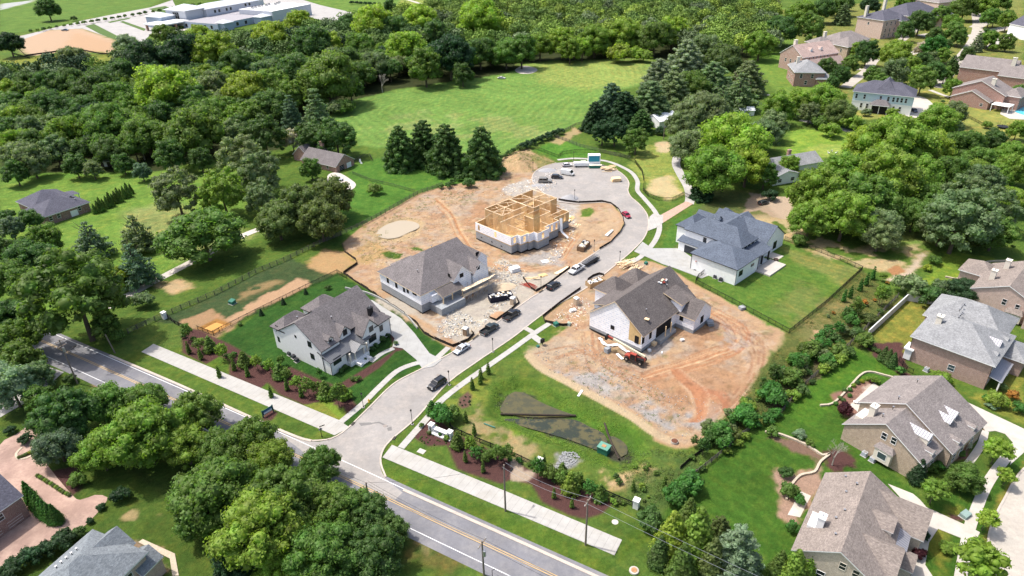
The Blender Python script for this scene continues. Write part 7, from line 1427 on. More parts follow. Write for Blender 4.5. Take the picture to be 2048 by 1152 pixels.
vehicle('hatch', 'parked_car', 'car', 1625, 185, 30, (.012, .012, .014), 'black car by the pale grey hip-roofed brick house')
for i, (x, y) in enumerate(((290, 22), (294, 48))): vehicle('sedan', 'parked_car', 'car', x, y, 20, [(.6, .6, .6), (.02, .03, .025)][i], ['white car in the school car park', 'dark car in the school car park beside the planting strip'][i], z=.05)
vehicle('pickup', 'pickup_truck', 'pickup', 130, 60, 0, (.03, .08, .14), 'blue truck at the top edge of the bare soil by the school')
# ladder trailer
g = G(1182, 521, .8); t = empty('trailer', (g.x, g.y, 0), R(48)); tag(t, 'long black flatbed trailer carrying grey ladders, hitched behind the white pickup', 'trailer')
q = MB(); q.box(-3.2, -1.0, .6, 3.2, 1.0, .78, IRON); q.box(-4.6, -.06, .6, -3.2, .06, .72, IRON)
for x in np.arange(-3.1, 3.2, .77):
    for sy in (-1, 1): q.box(x - .03, sy * .98 - .03, .78, x + .03, sy * .98 + .03, 1.25, IRON)
for sy in (-1, 1): q.box(-3.2, sy * .98 - .03, 1.22, 3.2, sy * .98 + .03, 1.3, IRON)
q.build('bed', t)
for x in (.5, 1.4):
    for sy in (-1, 1): q = MB(); q.tube((x, sy * 1.1 - .1, .36), (x, sy * 1.1 + .1, .36), .36, .36, 14, RUBBER); q.build('wheel', t)
t2 = empty('ladder', (g.x, g.y, 1.32), R(48)); tag(t2, 'long grey extension ladders lying on the black trailer', 'ladder')
q = MB()
for y in (-.55, -.1, .1, .55): q.box(-3.9, y - .03, 0, 3.6, y + .03, .12, CHROME)
for x in np.arange(-3.8, 3.6, .35): q.box(x, -.55, .04, x + .04, -.1, .08, CHROME); q.box(x, .1, .04, x + .04, .55, .08, CHROME)
q.build('rails', t2)
# telehandler
g = G(1271, 716, .9); t = empty('telehandler', (g.x, g.y, 0), R(-37)); tag(t, 'red and black telehandler with long cream boom reaching towards the wrapped wall', 'telehandler')
CB = plain('cream_boom', (.66, .60, .42), .5, .08)
q = MB(); loft(q, [[(x, -w, .75), (x, -w, zh), (x, w, zh), (x, w, .75)] for x, w, zh in ((-2.6, .75, 1.25), (-1.9, .85, 1.5), (1.0, .85, 1.35), (2.4, .7, 1.15))], RED); q.box(.7, -1.15, .8, 2.5, -.45, 1.7, IRON); q.box(-1.0, .5, .7, 1.1, 1.1, 1.5, BLACKT); q.build('chassis', t, fix=True)
q = MB(); q.hexa([(-1.1, -1.15, .9), (.6, -1.15, .9), (.6, -.35, .9), (-1.1, -.35, .9), (-.9, -1.1, 2.4), (.45, -1.1, 2.4), (.45, -.4, 2.4), (-.9, -.4, 2.4)], CARGLASS); c = q.build('cab', t)
q = MB(); q.box(-1.0, -1.18, 2.4, .55, -.34, 2.5, RED)
for x in (-1.05, .55):
    for y in (-1.12, -.4): q.beam((x, y, .9), (x * .84, y * .98, 2.42), .08, .08, RED)
q.build('cab_frame', c)
q = MB(); q.beam((2.3, .15, 2.1), (-6.3, .15, 3.9), .42, .5, CB); b_ = q.build('boom', t)
q = MB(); q.beam((-6.0, .15, 3.85), (-7.8, .15, 4.2), .3, .36, RED); q.box(-8.3, -.5, 3.3, -7.8, .8, 4.4, IRON); q.build('boom_head', b_)
q = MB(); q.box(-9.6, -.35, 3.32, -8.3, -.2, 3.4, IRON); q.box(-9.6, .5, 3.32, -8.3, .65, 3.4, IRON); q.build('forks', b_)
for x in (-1.8, 1.8):
    for sy in (-1, 1):
        q = MB(); q.tube((x, sy * 1.15 - .2, .62), (x, sy * 1.15 + .2, .62), .62, .62, 18, RUBBER); w_ = q.build('wheel', t)
        q = MB(); q.tube((x, sy * 1.15 + sy * .15, .62), (x, sy * 1.15 + sy * .215, .62), .3, .26, 12, plain('dusty_rim', (.42, .34, .27), .8)); q.build('rim', w_)
# dumpsters
rr = random.Random(21)
def dumpster(px, py, yaw, L, W, H, mat, label, debris, rib=True):
    g = G(px, py, .5); t = empty('dumpster', (g.x, g.y, hat(g.x, g.y)), R(yaw)); tag(t, label, 'dumpster'); q = MB(); w = .09
    q.box(-L / 2, -W / 2, .1, L / 2, W / 2, .2, mat)
    for a in ((-L / 2, -W / 2, L / 2, -W / 2 + w), (-L / 2, W / 2 - w, L / 2, W / 2), (-L / 2, -W / 2 + w, -L / 2 + w, W / 2 - w), (L / 2 - w, -W / 2 + w, L / 2, W / 2 - w)): q.box(a[0], a[1], .2, a[2], a[3], H, mat)
    if rib:
        for x in np.arange(-L / 2 + .3, L / 2, .7):
            for sy in (-1, 1): q.box(x, sy * W / 2 - .05, .2, x + .1, sy * W / 2 + .05, H - .1, mat)
    q.build('body', t)
    d = MB()
    for i in range(debris): d.obox(rr.uniform(-L / 2 + .6, L / 2 - .6), rr.uniform(-W / 2 + .4, W / 2 - .4), H - rr.uniform(.45, .1), rr.uniform(.3, 1.3), rr.uniform(.1, .6), rr.uniform(.05, .3), rr.uniform(0, 3.1), rr.choice([SHEET, SHEET, LUMBER_P, WHITE, CMU, BLACKT]))
    d.box(-L / 2 + w, -W / 2 + w, .3, L / 2 - w, W / 2 - w, H - .45, SHEET)
    o = d.build('debris_load', None, t.location, t.rotation_euler.z); tag(o, 'mixed building waste filling the ' + label.split(' ', 1)[1], 'waste'); return t
dumpster(1001, 594, 16, 6.6, 2.5, 1.7, plain('navy_steel', (.010, .012, .03), .5, .2), 'a navy open-topped dumpster full of white waste beside the sand pile', 60)
dumpster(1167, 492, 62, 5.4, 2.4, 1.6, plain('timber_skip', (.20, .13, .08), .9, .25), 'a brown dumpster heaped with waste above the ladder trailer', 50)
dumpster(1190, 566, 30, 5.2, 2.4, 1.5, plain('tan_skip', (.36, .24, .13), .9, .2), 'a tan plywood-sided dumpster next to the wrapped house with plywood gable', 50)
# site toilets
def toilet(px, py, label, col):
    g = G(px, py, 0); t = empty('portable_toilet', (g.x, g.y, hat(g.x, g.y)), R(rr.uniform(30, 60))); tag(t, label, 'portable toilet')
    m_ = plain('toilet_' + col, {'tan': (.42, .33, .24), 'brown': (.25, .17, .11)}[col], .6); q = MB(); q.box(-.6, -.6, 0, .6, .6, 2.1, m_); q.build('cabin', t)
    q = MB(); q.hexa([(-.68, -.68, 2.1), (.68, -.68, 2.1), (.68, .68, 2.1), (-.68, .68, 2.1), (-.4, -.55, 2.35), (.4, -.55, 2.35), (.4, .55, 2.35), (-.4, .55, 2.35)], WHITE); q.build('roof', t)
    q = MB(); q.box(-.42, -.64, .1, .42, -.61, 1.95, plain('toilet_door', (.5, .42, .33), .6)); q.build('door', t)
toilet(932, 668, 'brown portable toilet with white roof inside the silt-fenced corner by the silver sedan', 'brown'); toilet(1026, 607, 'portable toilet with domed white roof at the end of the navy dumpster', 'tan'); toilet(1153, 608, 'tan portable toilet with white roof beside the wrapped house, across from the dark off-roader', 'tan')
# cul-de-sac compound
g = G(1188, 332, 0); t = empty('site_container', (g.x, g.y, 0), R(-2)); tag(t, 'teal and green site cabin with white top standing at the top of the cul-de-sac', 'site cabin')
TEAL = stripes('teal_sheet', (.02, .26, .36), (.01, .15, .22), .35, .2, True, .5); q = MB(); q.box(-2.6, -1.2, .1, 2.4, 1.2, 5.0, WHITE); q.build('cabin', t); q = MB(); q.box(-2.3, -1.26, 2.3, 2.1, -1.22, 4.7, TEAL); q.build('curtain', t); q = MB(); q.box(-2.2, -3.0, .1, 3.0, -1.4, 1.2, GREENBOX); q.box(-2.2, -3.0, 1.203, 3.0, -1.4, 1.3, CREAM); q.build('step_box', t)
g = G(1167, 333, 0); t = empty('site_trailer', (g.x, g.y, 0), R(-2)); tag(t, 'long low white trailer to the left of the teal site cabin', 'trailer'); q = MB(); q.box(-4, -1.1, .6, 4, 1.1, 1.9, WHITE); q.box(-1.2, -.6, 1.903, 1.0, .6, 2.3, WHITE); q.build('body', t)
for x in (-3, 3):
    q = MB(); q.tube((x, -1.15, .35), (x, -.9, .35), .35, .35, 12, RUBBER); q.build('wheel', t)
# stacks
def stack(name, px, py, yaw, L, W, n, th, mat, label, cat, jit=.15, z=None):
    g = G(px, py, 0); q = MB(); z0 = hat(g.x, g.y) if z is None else z
    for i in range(n): q.obox(rr.uniform(-jit, jit), rr.uniform(-jit, jit), i * (th + .012), L * rr.uniform(.92, 1), W, th, rr.uniform(-.08, .08), mat)
    return tag(q.build(name, None, (g.x, g.y, z0), R(yaw)), label, cat)
def planks(px, py, yaw, n, L, spread, label, mats=None, w=.12, z=None):
    g = G(px, py, 0); q = MB(); z0 = hat(g.x, g.y) if z is None else z
    for i in range(n):
        x, y = rr.uniform(-spread, spread), rr.uniform(-spread, spread); a = rr.gauss(0, .25)
        q.obox(x, y, .02 + i * .03, L * rr.uniform(.5, 1), w * rr.uniform(.7, 2.2), .05, a, rr.choice(mats or [LUMBER, LUMBER_P]))
    return tag(q.build('lumber_pile', None, (g.x, g.y, z0), R(yaw)), label, 'lumber')
planks(1219, 340, 10, 46, 4.0, 2.0, 'heap of pale lumber at the right rim of the cul-de-sac, behind the smaller crate', w=.2)
stack('lumber_stack', 1232, 362, 5, 3.4, 2.4, 9, .14, LUMBER, 'square strapped stack of golden lumber standing alone on the cul-de-sac', 'lumber', .25)
planks(1253, 529, 25, 40, 4.5, 1.6, 'lumber heap at the kerb behind the wrapped house with plywood gable'); planks(1270, 538, 60, 20, 3.5, 1.5, 'second lumber heap lying close to the lamp-side pile')
planks(1135, 436, 60, 14, 3.4, 1.8, 'loose boards and sheets on the soil right of the timber-framed shell', [LUMBER_P, OSB], w=.5); planks(1155, 448, 60, 6, 3, 1, 'few long planks right of the timber shell near the weeds')
stack('pale_beam_stack', 1219, 466, 58, 5, .5, 3, .14, SHEET, 'pair of white beams lying near the bend of the silt fence', 'beams', .3); stack('plywood_stack', 1085, 549, 30, 2.6, 1.4, 3, .06, OSB, 'tilted plywood sheets beside the kerb, below the white pickup', 'plywood', .3)
stack('plywood_stack', 1125, 541, 45, 6, 1.2, 4, .06, LUMBER_P, 'long pale plywood stack along the kerb in front of the white pickup', 'plywood')
planks(1064, 557, 10, 10, 4.5, .5, 'thin pale poles on the rubble left of the plywood'); 
t = MB()
for i in range(9): t.beam((rr.uniform(-2, 0), -1 + i * .28, .15), (rr.uniform(2.4, 4.2), -1.2 + i * .26, .2 + rr.uniform(0, .3)), .1, .12, RED)
g = G(1052, 568); tag(t.build('red_scaffold_poles', None, (g.x, g.y, hat(g.x, g.y)), R(-40)), 'bundle of red steel poles on the ground by the off-roader', 'poles')
stack('block_stack', 1029, 541, 30, 3.0, 2.0, 6, .2, SHEET, 'white sheeted pallet stack on the rubble below the timber-framed shell', 'pallet', .05); stack('block_stack', 1215, 702, 40, 1.4, 1.2, 6, .2, CMU, 'grey block cube at the foot of the wrapped wall, left of the telehandler', 'blocks', .03)
stack('block_stack', 1484, 618, 20, 1.6, 1.3, 4, .2, CMU, 'grey block stack beside the iron fence of the green yard', 'blocks', .04); stack('pallet', 1308, 689, 50, 1.2, 1.0, 8, .1, LUMBER, 'small wooden pallet stack leaning at the porch corner of the wrapped house', 'pallet', .04); stack('stone_pile', 1419, 648, 10, 1.6, 1.4, 6, .2, CMU, 'grey block heap at the right corner of the front wing', 'blocks', .3)
stack('white_bundle', 1364, 680, 20, .9, .7, 2, .3, SHEET, 'crumpled white sheet on the soil in front of the wing', 'sheet', .2); stack('white_bundle', 1299, 701, 20, .8, .7, 2, .3, SHEET, 'white bag against the foundation beside the telehandler', 'sheet', .1); stack('white_bundle', 1324, 703, 70, .9, .3, 1, .2, SHEET, 'small white scrap on soil right of the white bag', 'sheet')
stack('white_bundle', 1091, 522, 20, 2.2, 1.2, 2, .15, SHEET, 'white sheet heap at the base of the timber-framed shell', 'sheet', .3); stack('material_heap', 1146, 621, 20, 1.6, 1.0, 4, .15, SHEET, 'grey-white material heap below the tan toilet', 'materials', .3)
q = MB(); WR = smoothline(GP([(1199, 676), (1210, 690), (1222, 692), (1236, 690), (1248, 700), (1262, 708)]), .8)
for i_, (a, b) in enumerate(zip(WR[:-1], WR[1:])): q.beam((a.x, a.y, .1 + .08 * (i_ % 2)), (b.x, b.y, .16), .9 - .3 * (i_ % 3 == 1), .1, SHEET)
tag(q.build('wrap_sheet'), 'long crumpled white wrap strip along the foot of the wrapped wall', 'sheet')
g = G(1234, 706); q = MB(); q.beam((0, 0, .1), (.3, -2.6, .12), .7, .08, SHEET); tag(q.build('wrap_sheet', None, (g.x, g.y, hat(g.x, g.y) + .05), .3), 'short white wrap strip pointing away from the telehandler wheels', 'sheet')
g = G(1391, 540); t = empty('basketball_hoop', (g.x, g.y, .1), R(43)); tag(t, 'portable basketball hoop on the white driveway beside the garage wall', 'basketball hoop'); q = MB(); q.tube((0, 0, 0), (0, 0, 3), .06, .06, 8, CHROME); q.box(-.4, -.3, 0, .4, .3, .2, BLACKT); q.build('stand', t); q = MB(); q.box(-.06, -.8, 2.6, -.02, .8, 3.6, plain('backboard', (.5, .55, .56), .3)); q.build('backboard', t); q = MB(); q.tube((-.35, 0, 2.95), (-.35, 0, 2.99), .24, .24, 12, RED); q.build('rim', t)
# heaps
def heap(px, py, rx, ry, h, mat, label, cat, yaw=0, seed=1):
    g = G(px, py); n = 22; V = []; F = []; rg = np.random.default_rng(seed)
    for i in range(n):
        for j in range(n):
            u, v = i / (n - 1) * 2 - 1, j / (n - 1) * 2 - 1; r = (u * u + v * v) ** .5; z = h * max(0, 1 - r) ** .9 * (1 + rg.normal() * .06) - .25 * (r > .95) - .02; V.append((u * rx, v * ry, z))
    for i in range(n - 1):
        for j in range(n - 1):
            if ((i + .5) / (n - 1) * 2 - 1) ** 2 + ((j + .5) / (n - 1) * 2 - 1) ** 2 < 1.02: F.append((i * n + j, (i + 1) * n + j, (i + 1) * n + j + 1, i * n + j + 1))
    me = npmesh('heap', V, F, [mat], smooth=True); return tag(place(me, 'soil_heap' if 'sand' not in label else 'sand_pile', (g.x, g.y, hat(g.x, g.y) + .02), R(yaw)), label, cat)
SAND = plain('sand', (.50, .40, .28), .95, .12, 3, bmp=.4); GRAVEL = plain('grey_gravel', (.30, .30, .31), .95, .25, 5, bmp=.6); SOIL = plain('dug_soil', (.36, .22, .13), .95, .25, 2, bmp=.6)
heap(1010, 573, 3.6, 2.6, 1.4, SAND, 'round tan sand pile behind the navy dumpster', 'sand pile', 20); heap(1139, 397, 3.6, 3.0, 1.6, GRAVEL, 'grey gravel pile at the mouth of the cul-de-sac beside the lamp', 'gravel pile', 10)
heap(994, 630, 2.6, 1.6, .5, SOIL, 'low brown soil heap inside the silt fence by the black pickup', 'soil heap', 40); heap(1095, 341, 4.0, 2.6, .9, GRAVEL, 'grey rubble heap left of the white van', 'gravel pile'); heap(1078, 371, 3, 1.6, .4, GRAVEL, 'low grey rubble spread in front of the grey wagon', 'gravel pile')
# utility boxes, mailbox, hydrant, manholes
def ubox(px, py, yaw, s, mat, label, cat='utility box', lid=None, z=None):
    g = G(px, py, 0); t = empty('utility_box', (g.x, g.y, hat(g.x, g.y) if z is None else z), R(yaw)); tag(t, label, cat); a, b, c = s
    q = MB(); q.hexa([(-a, -b, 0), (a, -b, 0), (a, b, 0), (-a, b, 0), (-a, -b, c * .8), (a, -b, c * .8), (a, b, c), (-a, b, c)], mat); q.build('cabinet', t)
    q = MB(); q.box(-a * 1.2, -b * 1.2, -.1, a * 1.2, b * 1.2, .06, CONC); q.build('plinth', t); q = MB(); q.box(-a * .9, -b - .02, c * .15, a * .9, -b + .0, c * .7, lid or mat); q.build('door', t)
ubox(465, 607, -30, (.8, .7, 1.2), GREENBOX, 'green utility box with pale top on the slope by the long fence'); ubox(1112, 651, 40, (.6, .5, 1.0), GREENBOX, 'green utility box at the end of the silt fence, nearer the street'); ubox(1138, 650, 60, (.5, .4, .8), plain('pale_green_box', (.32, .40, .33), .6), 'pale green utility box beside the green one at the silt fence')
ubox(1292, 527, 40, (.5, .4, .8), GREENBOX, 'small green utility box on the grass by the white driveway'); ubox(1076, 694, 40, (.35, .3, .5), GREENBOX, 'tiny green meter box on the pond-side verge'); ubox(1930, 1032, 30, (.9, .6, .8), plain('grey_green_box', (.22, .30, .28), .5), 'grey-green utility box in mulch by the right sidewalk')
t = empty('drain_riser', (*G(1208, 898, -.6), -1.6)); t.rotation_euler.z = R(-35); tag(t, 'green steel drain riser standing in the pond with a rusty lid', 'drain'); q = MB(); q.box(-1.1, -.9, 0, 1.1, .9, 1.7, GREENBOX); q.build('box', t); q = MB(); q.box(-1.2, -1.0, 1.7, 1.2, 1.0, 1.85, plain('mint_lid', (.11, .26, .20), .7, .2)); l_ = q.build('lid', t); q = MB(); q.box(-.45, -.4, 1.85, .4, .35, 1.93, plain('rust', (.36, .20, .10), .9, .3)); q.build('hatch', l_)
g = G(1085, 690); t = empty('mailbox_cluster', (g.x, g.y, .1), R(45)); tag(t, 'black cluster mailbox on a pedestal beside the footpath', 'mailbox'); q = MB(); q.box(-.5, -.3, .7, .5, .3, 1.7, IRON); q.build('cabinet', t); q = MB(); q.tube((0, 0, 0), (0, 0, .7), .1, .1, 8, IRON); q.build('pedestal', t)
g = G(738, 804); t = empty('fire_hydrant', (g.x, g.y, 0)); tag(t, 'yellow fire hydrant on the verge by the left footpath', 'hydrant'); YP = plain('hydrant_yellow', (.65, .42, .03), .5); q = MB(); q.tube((0, 0, 0), (0, 0, .65), .16, .14, 10, YP); q.tube((0, 0, .65), (0, 0, .85), .17, .05, 10, YP); q.tube((-.28, 0, .5), (.28, 0, .5), .07, .07, 8, YP); q.tube((0, 0, 0), (0, 0, .06), .24, .24, 10, YP); q.build('barrel', t)
for px, py, r_, l in ((770, 852, .45, 'round manhole cover in the junction'), (876, 750, .4, 'round manhole cover in the street beyond the black car'), (1230, 1044, .6, 'pale round cover in the grass near the right trail end'), (843, 903, .6, 'pale square access lid in the lawn below the entrance sign')):
    g = G(px, py); q = MB(); (q.tube((0, 0, 0), (0, 0, .03), r_, r_, 20, plain('cover_iron', (.25, .22, .2), .8) if 'manhole' in l else CONC_W)) if 'square' not in l else q.box(-.8, -.6, 0, .8, .6, .1, CONC_W); tag(q.build('access_cover', None, (g.x, g.y, .03 if 'manhole' in l else 0), R(-30)), l, 'cover')
g = G(1268, 1142); t = empty('well_cover', (g.x, g.y, 0)); tag(t, 'round concrete chamber with rusty lid at the bottom edge', 'chamber'); q = MB(); q.tube((0, 0, -.1), (0, 0, .25), .85, .8, 20, CONC_W); q.build('ring', t); q = MB(); q.tube((0, 0, .25), (0, 0, .32), .5, .5, 16, plain('rust', (.36, .20, .10), .9, .3)); q.build('lid', t)
g = G(1349, 884); t = empty('drum_inlet', (g.x, g.y, 0)); tag(t, 'dark round drain inlet at the low corner of the soil plot', 'drain'); q = MB(); q.tube((0, 0, -.3), (0, 0, .35), .8, .75, 18, CONC_W); q.build('ring', t); q = MB(); q.tube((0, 0, .35), (0, 0, .5), .7, .55, 14, plain('rust_dark', (.12, .05, .03), .9, .3)); q.build('lid', t)
# pond booms
for px_, l in (([(1001, 828), (1050, 829), (1095, 830), (1152, 831)], 'long dark silt boom lying across the pond'), ([(1208, 842), (1216, 868), (1225, 890), (1238, 918)], 'bent dark boom across the narrow end of the pond')):
    q = MB(); P = [Vector((p.x, p.y, -1.05)) for p in smoothline(GP(px_, -1.05), 1)]; q.path(P, .22, 8, plain('wet_timber', (.045, .035, .028), .9, .3)); tag(q.build('silt_boom'), l, 'silt boom')
g = G(1161, 787); q = MB(); q.beam((-1.2, -.3, .1), (1.1, .4, .12), .5, .08, SHEET); tag(q.build('white_sheet', None, (g.x, g.y, hat(g.x, g.y)), R(45)), 'white strip of sheeting on the green bank above the pond', 'sheet')
for px, py, a, l in ((979, 852, -30, 'dark green pipe on the bank below the pond'),):
    g = G(px, py); q = MB(); q.tube((-1.4, 0, .15), (1.4, 0, .15), .15, .15, 8, GREENBOX); tag(q.build('pipe', None, (g.x, g.y, hat(g.x, g.y)), R(a)), l, 'pipe')
# ------------------------------------------------------------------ signs, posts, lamps, poles
g = G(882, 869); t = empty('entrance_sign', (g.x, g.y, 0), R(-31)); tag(t, 'white stone entrance sign wall with two piers and a grey name plaque', 'sign')
q = MB(); q.box(-1.9, -.35, 0, 1.9, .35, 1.15, STONE); q.box(-2.9, -.95, 0, 2.9, -.05, .3, STONE); q.build('wall', t)
for x in (-2.35, 2.35): q = MB(); q.box(x - .5, -.5, 0, x + .5, .5, 1.75, STONE); q.box(x - .6, -.6, 1.753, x + .6, .6, 1.95, STONE); p_ = q.build('pier', t); q = MB(); q.box(x - .11, -.62, .95, x + .11, -.5, 1.4, IRON); q.build('lantern', p_)
q = MB(); q.box(-1.35, -.38, .45, 1.35, -.345, .9, plain('plaque', (.16, .18, .22), .5)); pl = q.build('plaque', t); q = MB()
for i in range(11): x = -1.15 + i * .22; q.box(x, -.40, .6, x + .13, -.375, .78, SHEET)
q.build('lettering', pl); q = MB(); q.box(-2.0, -.5, 1.153, 2.0, .5, 1.28, STONE); q.build('coping', t)
g = G(537, 829); t = empty('road_sign_board', (g.x, g.y, 0), R(52)); tag(t, 'small blue-green development sign board on two posts in a mulch circle', 'sign'); DG = plain('sign_green', (.012, .07, .075), .5); q = MB(); q.box(-1.2, -.06, .55, 1.2, .06, 1.75, DG); b_ = q.build('board', t); q = MB(); q.box(-1.0, -.075, .65, 1.0, -.062, 1.1, plain('sign_white', (.6, .66, .72), .5)); q.box(-1.0, -.075, 1.12, 1.0, -.062, 1.5, plain('sign_blue', (.05, .14, .30), .5)); q.build('panel', b_)
for x in (-1.3, 1.3): q = MB(); q.box(x - .1, -.1, 0, x + .1, .1, 1.9, DG); q.build('post', t)
g = G(644, 874); t = empty('street_name_sign', (g.x, g.y, 0), R(30)); tag(t, 'black street name post with crossed blades at the junction corner', 'sign'); q = MB(); q.tube((0, 0, 0), (0, 0, 3.0), .07, .05, 8, IRON); q.tube((0, 0, 0), (0, 0, .3), .16, .1, 8, IRON); q.build('post', t); q = MB(); q.box(-.1, -.02, 2.75, 1.0, .02, 2.98, IRON); q.build('blade', t); q = MB(); q.box(-.02, -1.0, 2.5, .02, .1, 2.72, IRON); q.build('blade', t); q = MB(); q.box(-.35, -.04, 1.9, .35, .0, 2.4, plain('sign_back', (.3, .3, .3), .5)); q.build('plate', t)
def lampm():
    t = empty('street_lamp', (0, 0, 0)); q = MB(); q.tube((0, 0, 0), (0, 0, .12), .32, .3, 12, CONC); q.tube((0, 0, .12), (0, 0, .5), .14, .09, 8, IRON); q.tube((0, 0, .5), (0, 0, 3.5), .065, .05, 8, IRON); q.build('post', t)
    q = MB(); q.tube((0, 0, 3.5), (0, 0, 3.95), .11, .2, 6, plain('lamp_glass', (.10, .10, .09), .3)); l = q.build('lantern', t); q = MB(); q.tube((0, 0, 3.95), (0, 0, 4.2), .25, .03, 6, IRON); q.build('cap', l); return t
LP0 = lampm()
for i, (px, py, l) in enumerate([(727, 815, 'black lantern lamp by the fire hydrant on the left footpath'), (825, 849, 'black lantern lamp on the verge beside the right junction corner'), (986, 704, 'black lantern lamp opposite the silver sedan'), (1082, 577, 'black lantern lamp inside the silt fence by the red poles'), (1239, 526, 'black lantern lamp at the lumber heap by the kerb'), (1188, 503, 'black lantern lamp by the bend behind the ladder trailer'), (1149, 400, 'black lantern lamp beside the grey gravel pile'), (1066, 343, 'black lantern lamp on the weedy mound left of the cul-de-sac'), (931, 665, 'black lantern lamp beside the brown toilet'), (1147, 322, 'small dark lamp at the head of the cul-de-sac footpath'), (899, 770, 'black lantern lamp beside the parked black car at the near kerb')]):
    o = LP0 if i == 0 else copy_tree(LP0); g = G(px, py); o.location = (g.x, g.y, 0); tag(o, l, 'street lamp', 'black lantern street lamps')
def pole(px, py, h, label, arms=1, trans=False, lean=0, lamp=False, dark=False):
    g = G(px, py); t = empty('utility_pole', (g.x, g.y, 0), R(-31)); t.rotation_euler.x = lean; tag(t, label, 'utility pole'); m_ = WOODPOLE
    q = MB(); q.tube((0, 0, -.2), (0, 0, h), .19, .13, 10, m_); q.build('pole', t)
    for k in range(arms): q = MB(); z = h - .5 - k * 1.3; q.box(-.08, -1.2, z, .08, 1.2, z + .12, m_); a = q.build('crossarm', t); q = MB(); [q.tube((0, y, z + .12), (0, y, z + .36), .07, .05, 8, SHEET) for y in (-1.1, 0, 1.1)]; q.build('insulators', a)
    if trans: q = MB(); q.tube((.35, 0, h - 3.2), (.35, 0, h - 2.0), .28, .28, 12, CHROME); q.build('transformer', t)
    if lamp: q = MB(); q.beam((0, 0, h - 4), (0, 2.4, h - 3.4), .06, .06, IRON); q.box(-.15, 2.2, h - 3.5, .15, 2.9, h - 3.3, IRON); q.build('lamp_arm', t)
    return Vector((g.x, g.y, h))
pA = pole(155, 767, 12.5, 'tall leaning utility pole with transformer by the far left road driveway', 2, True, 0, True); pB = pole(1011, 1022, 11.5, 'wooden utility pole beside the right trail slab, left of the other', 0, lamp=True); pC = pole(1171, 1090, 11, 'wooden utility pole at the outer end of the right trail slab', 1)
pD = pole(968, 1150, 8.2, 'utility pole with small transformer at the bottom road edge', 1, True); pE = pole(740, 1012, 6.0, 'short dark utility pole top poking above the foreground grove', 0); pole(230, 706, 6.0, 'leaning stub pole at the road edge under the big tree', 0, lean=.1)
pole(1327, 279, 9, 'tall pale pole with a floodlight in front of the barn', 0, lamp=True); pole(1035, 18, 12, 'distant utility pole beyond the wood by the track', 1)
g = G(985, 1158); q = MB(); q.tube((0, 0, 0), (0, 0, 2.2), .05, .05, 8, IRON); q.tube((0, 0, 2.2), (.5, 0, 2.5), .04, .04, 8, IRON); tag(q.build('roadside_marker', None, (g.x, g.y, 0)), 'small black curved post at the bottom road edge', 'post')
def wire(a, b, sag, name, label, r=.022, off=(0,)):
    q = MB()
    for o_ in off:
        pts = [a.lerp(b, i / 24) - Vector((0, 0, sag * 4 * (i / 24) * (1 - i / 24))) + Vector((o_ * .5, o_ * .86, 0)) for i in range(25)]; q.path(pts, r, 5, CHROME if 'pale' in label else IRON)
    tag(q.build(name), label, 'power line')
far = pC + Vector((58, -38, 0)); wire(pB, pC, 1.0, 'power_line', 'pair of pale wires between the two trail-side utility poles', off=(-.6, .6)); wire(pC, far, 1.0, 'power_line', 'pale wires running from the end trail pole off the lower frame', off=(-.8, .8)); wire(pE, pD, .6, 'power_line', 'dark wires along the near road edge to the bottom pole', off=(-.5, 0, .5)); wire(pD, pD + Vector((52, -32, 0)), .6, 'power_line', 'dark wires running from the bottom pole off the frame', off=(-.5, 0, .5)); wire(pE, pA, 1.6, 'power_line', 'dark wires passing over the grove to the far left pole', off=(0,)); wire(pE, pB, 1.0, 'power_line', 'single wire crossing the road to the left trail pole')
g = G(1008, 929, 11.5)
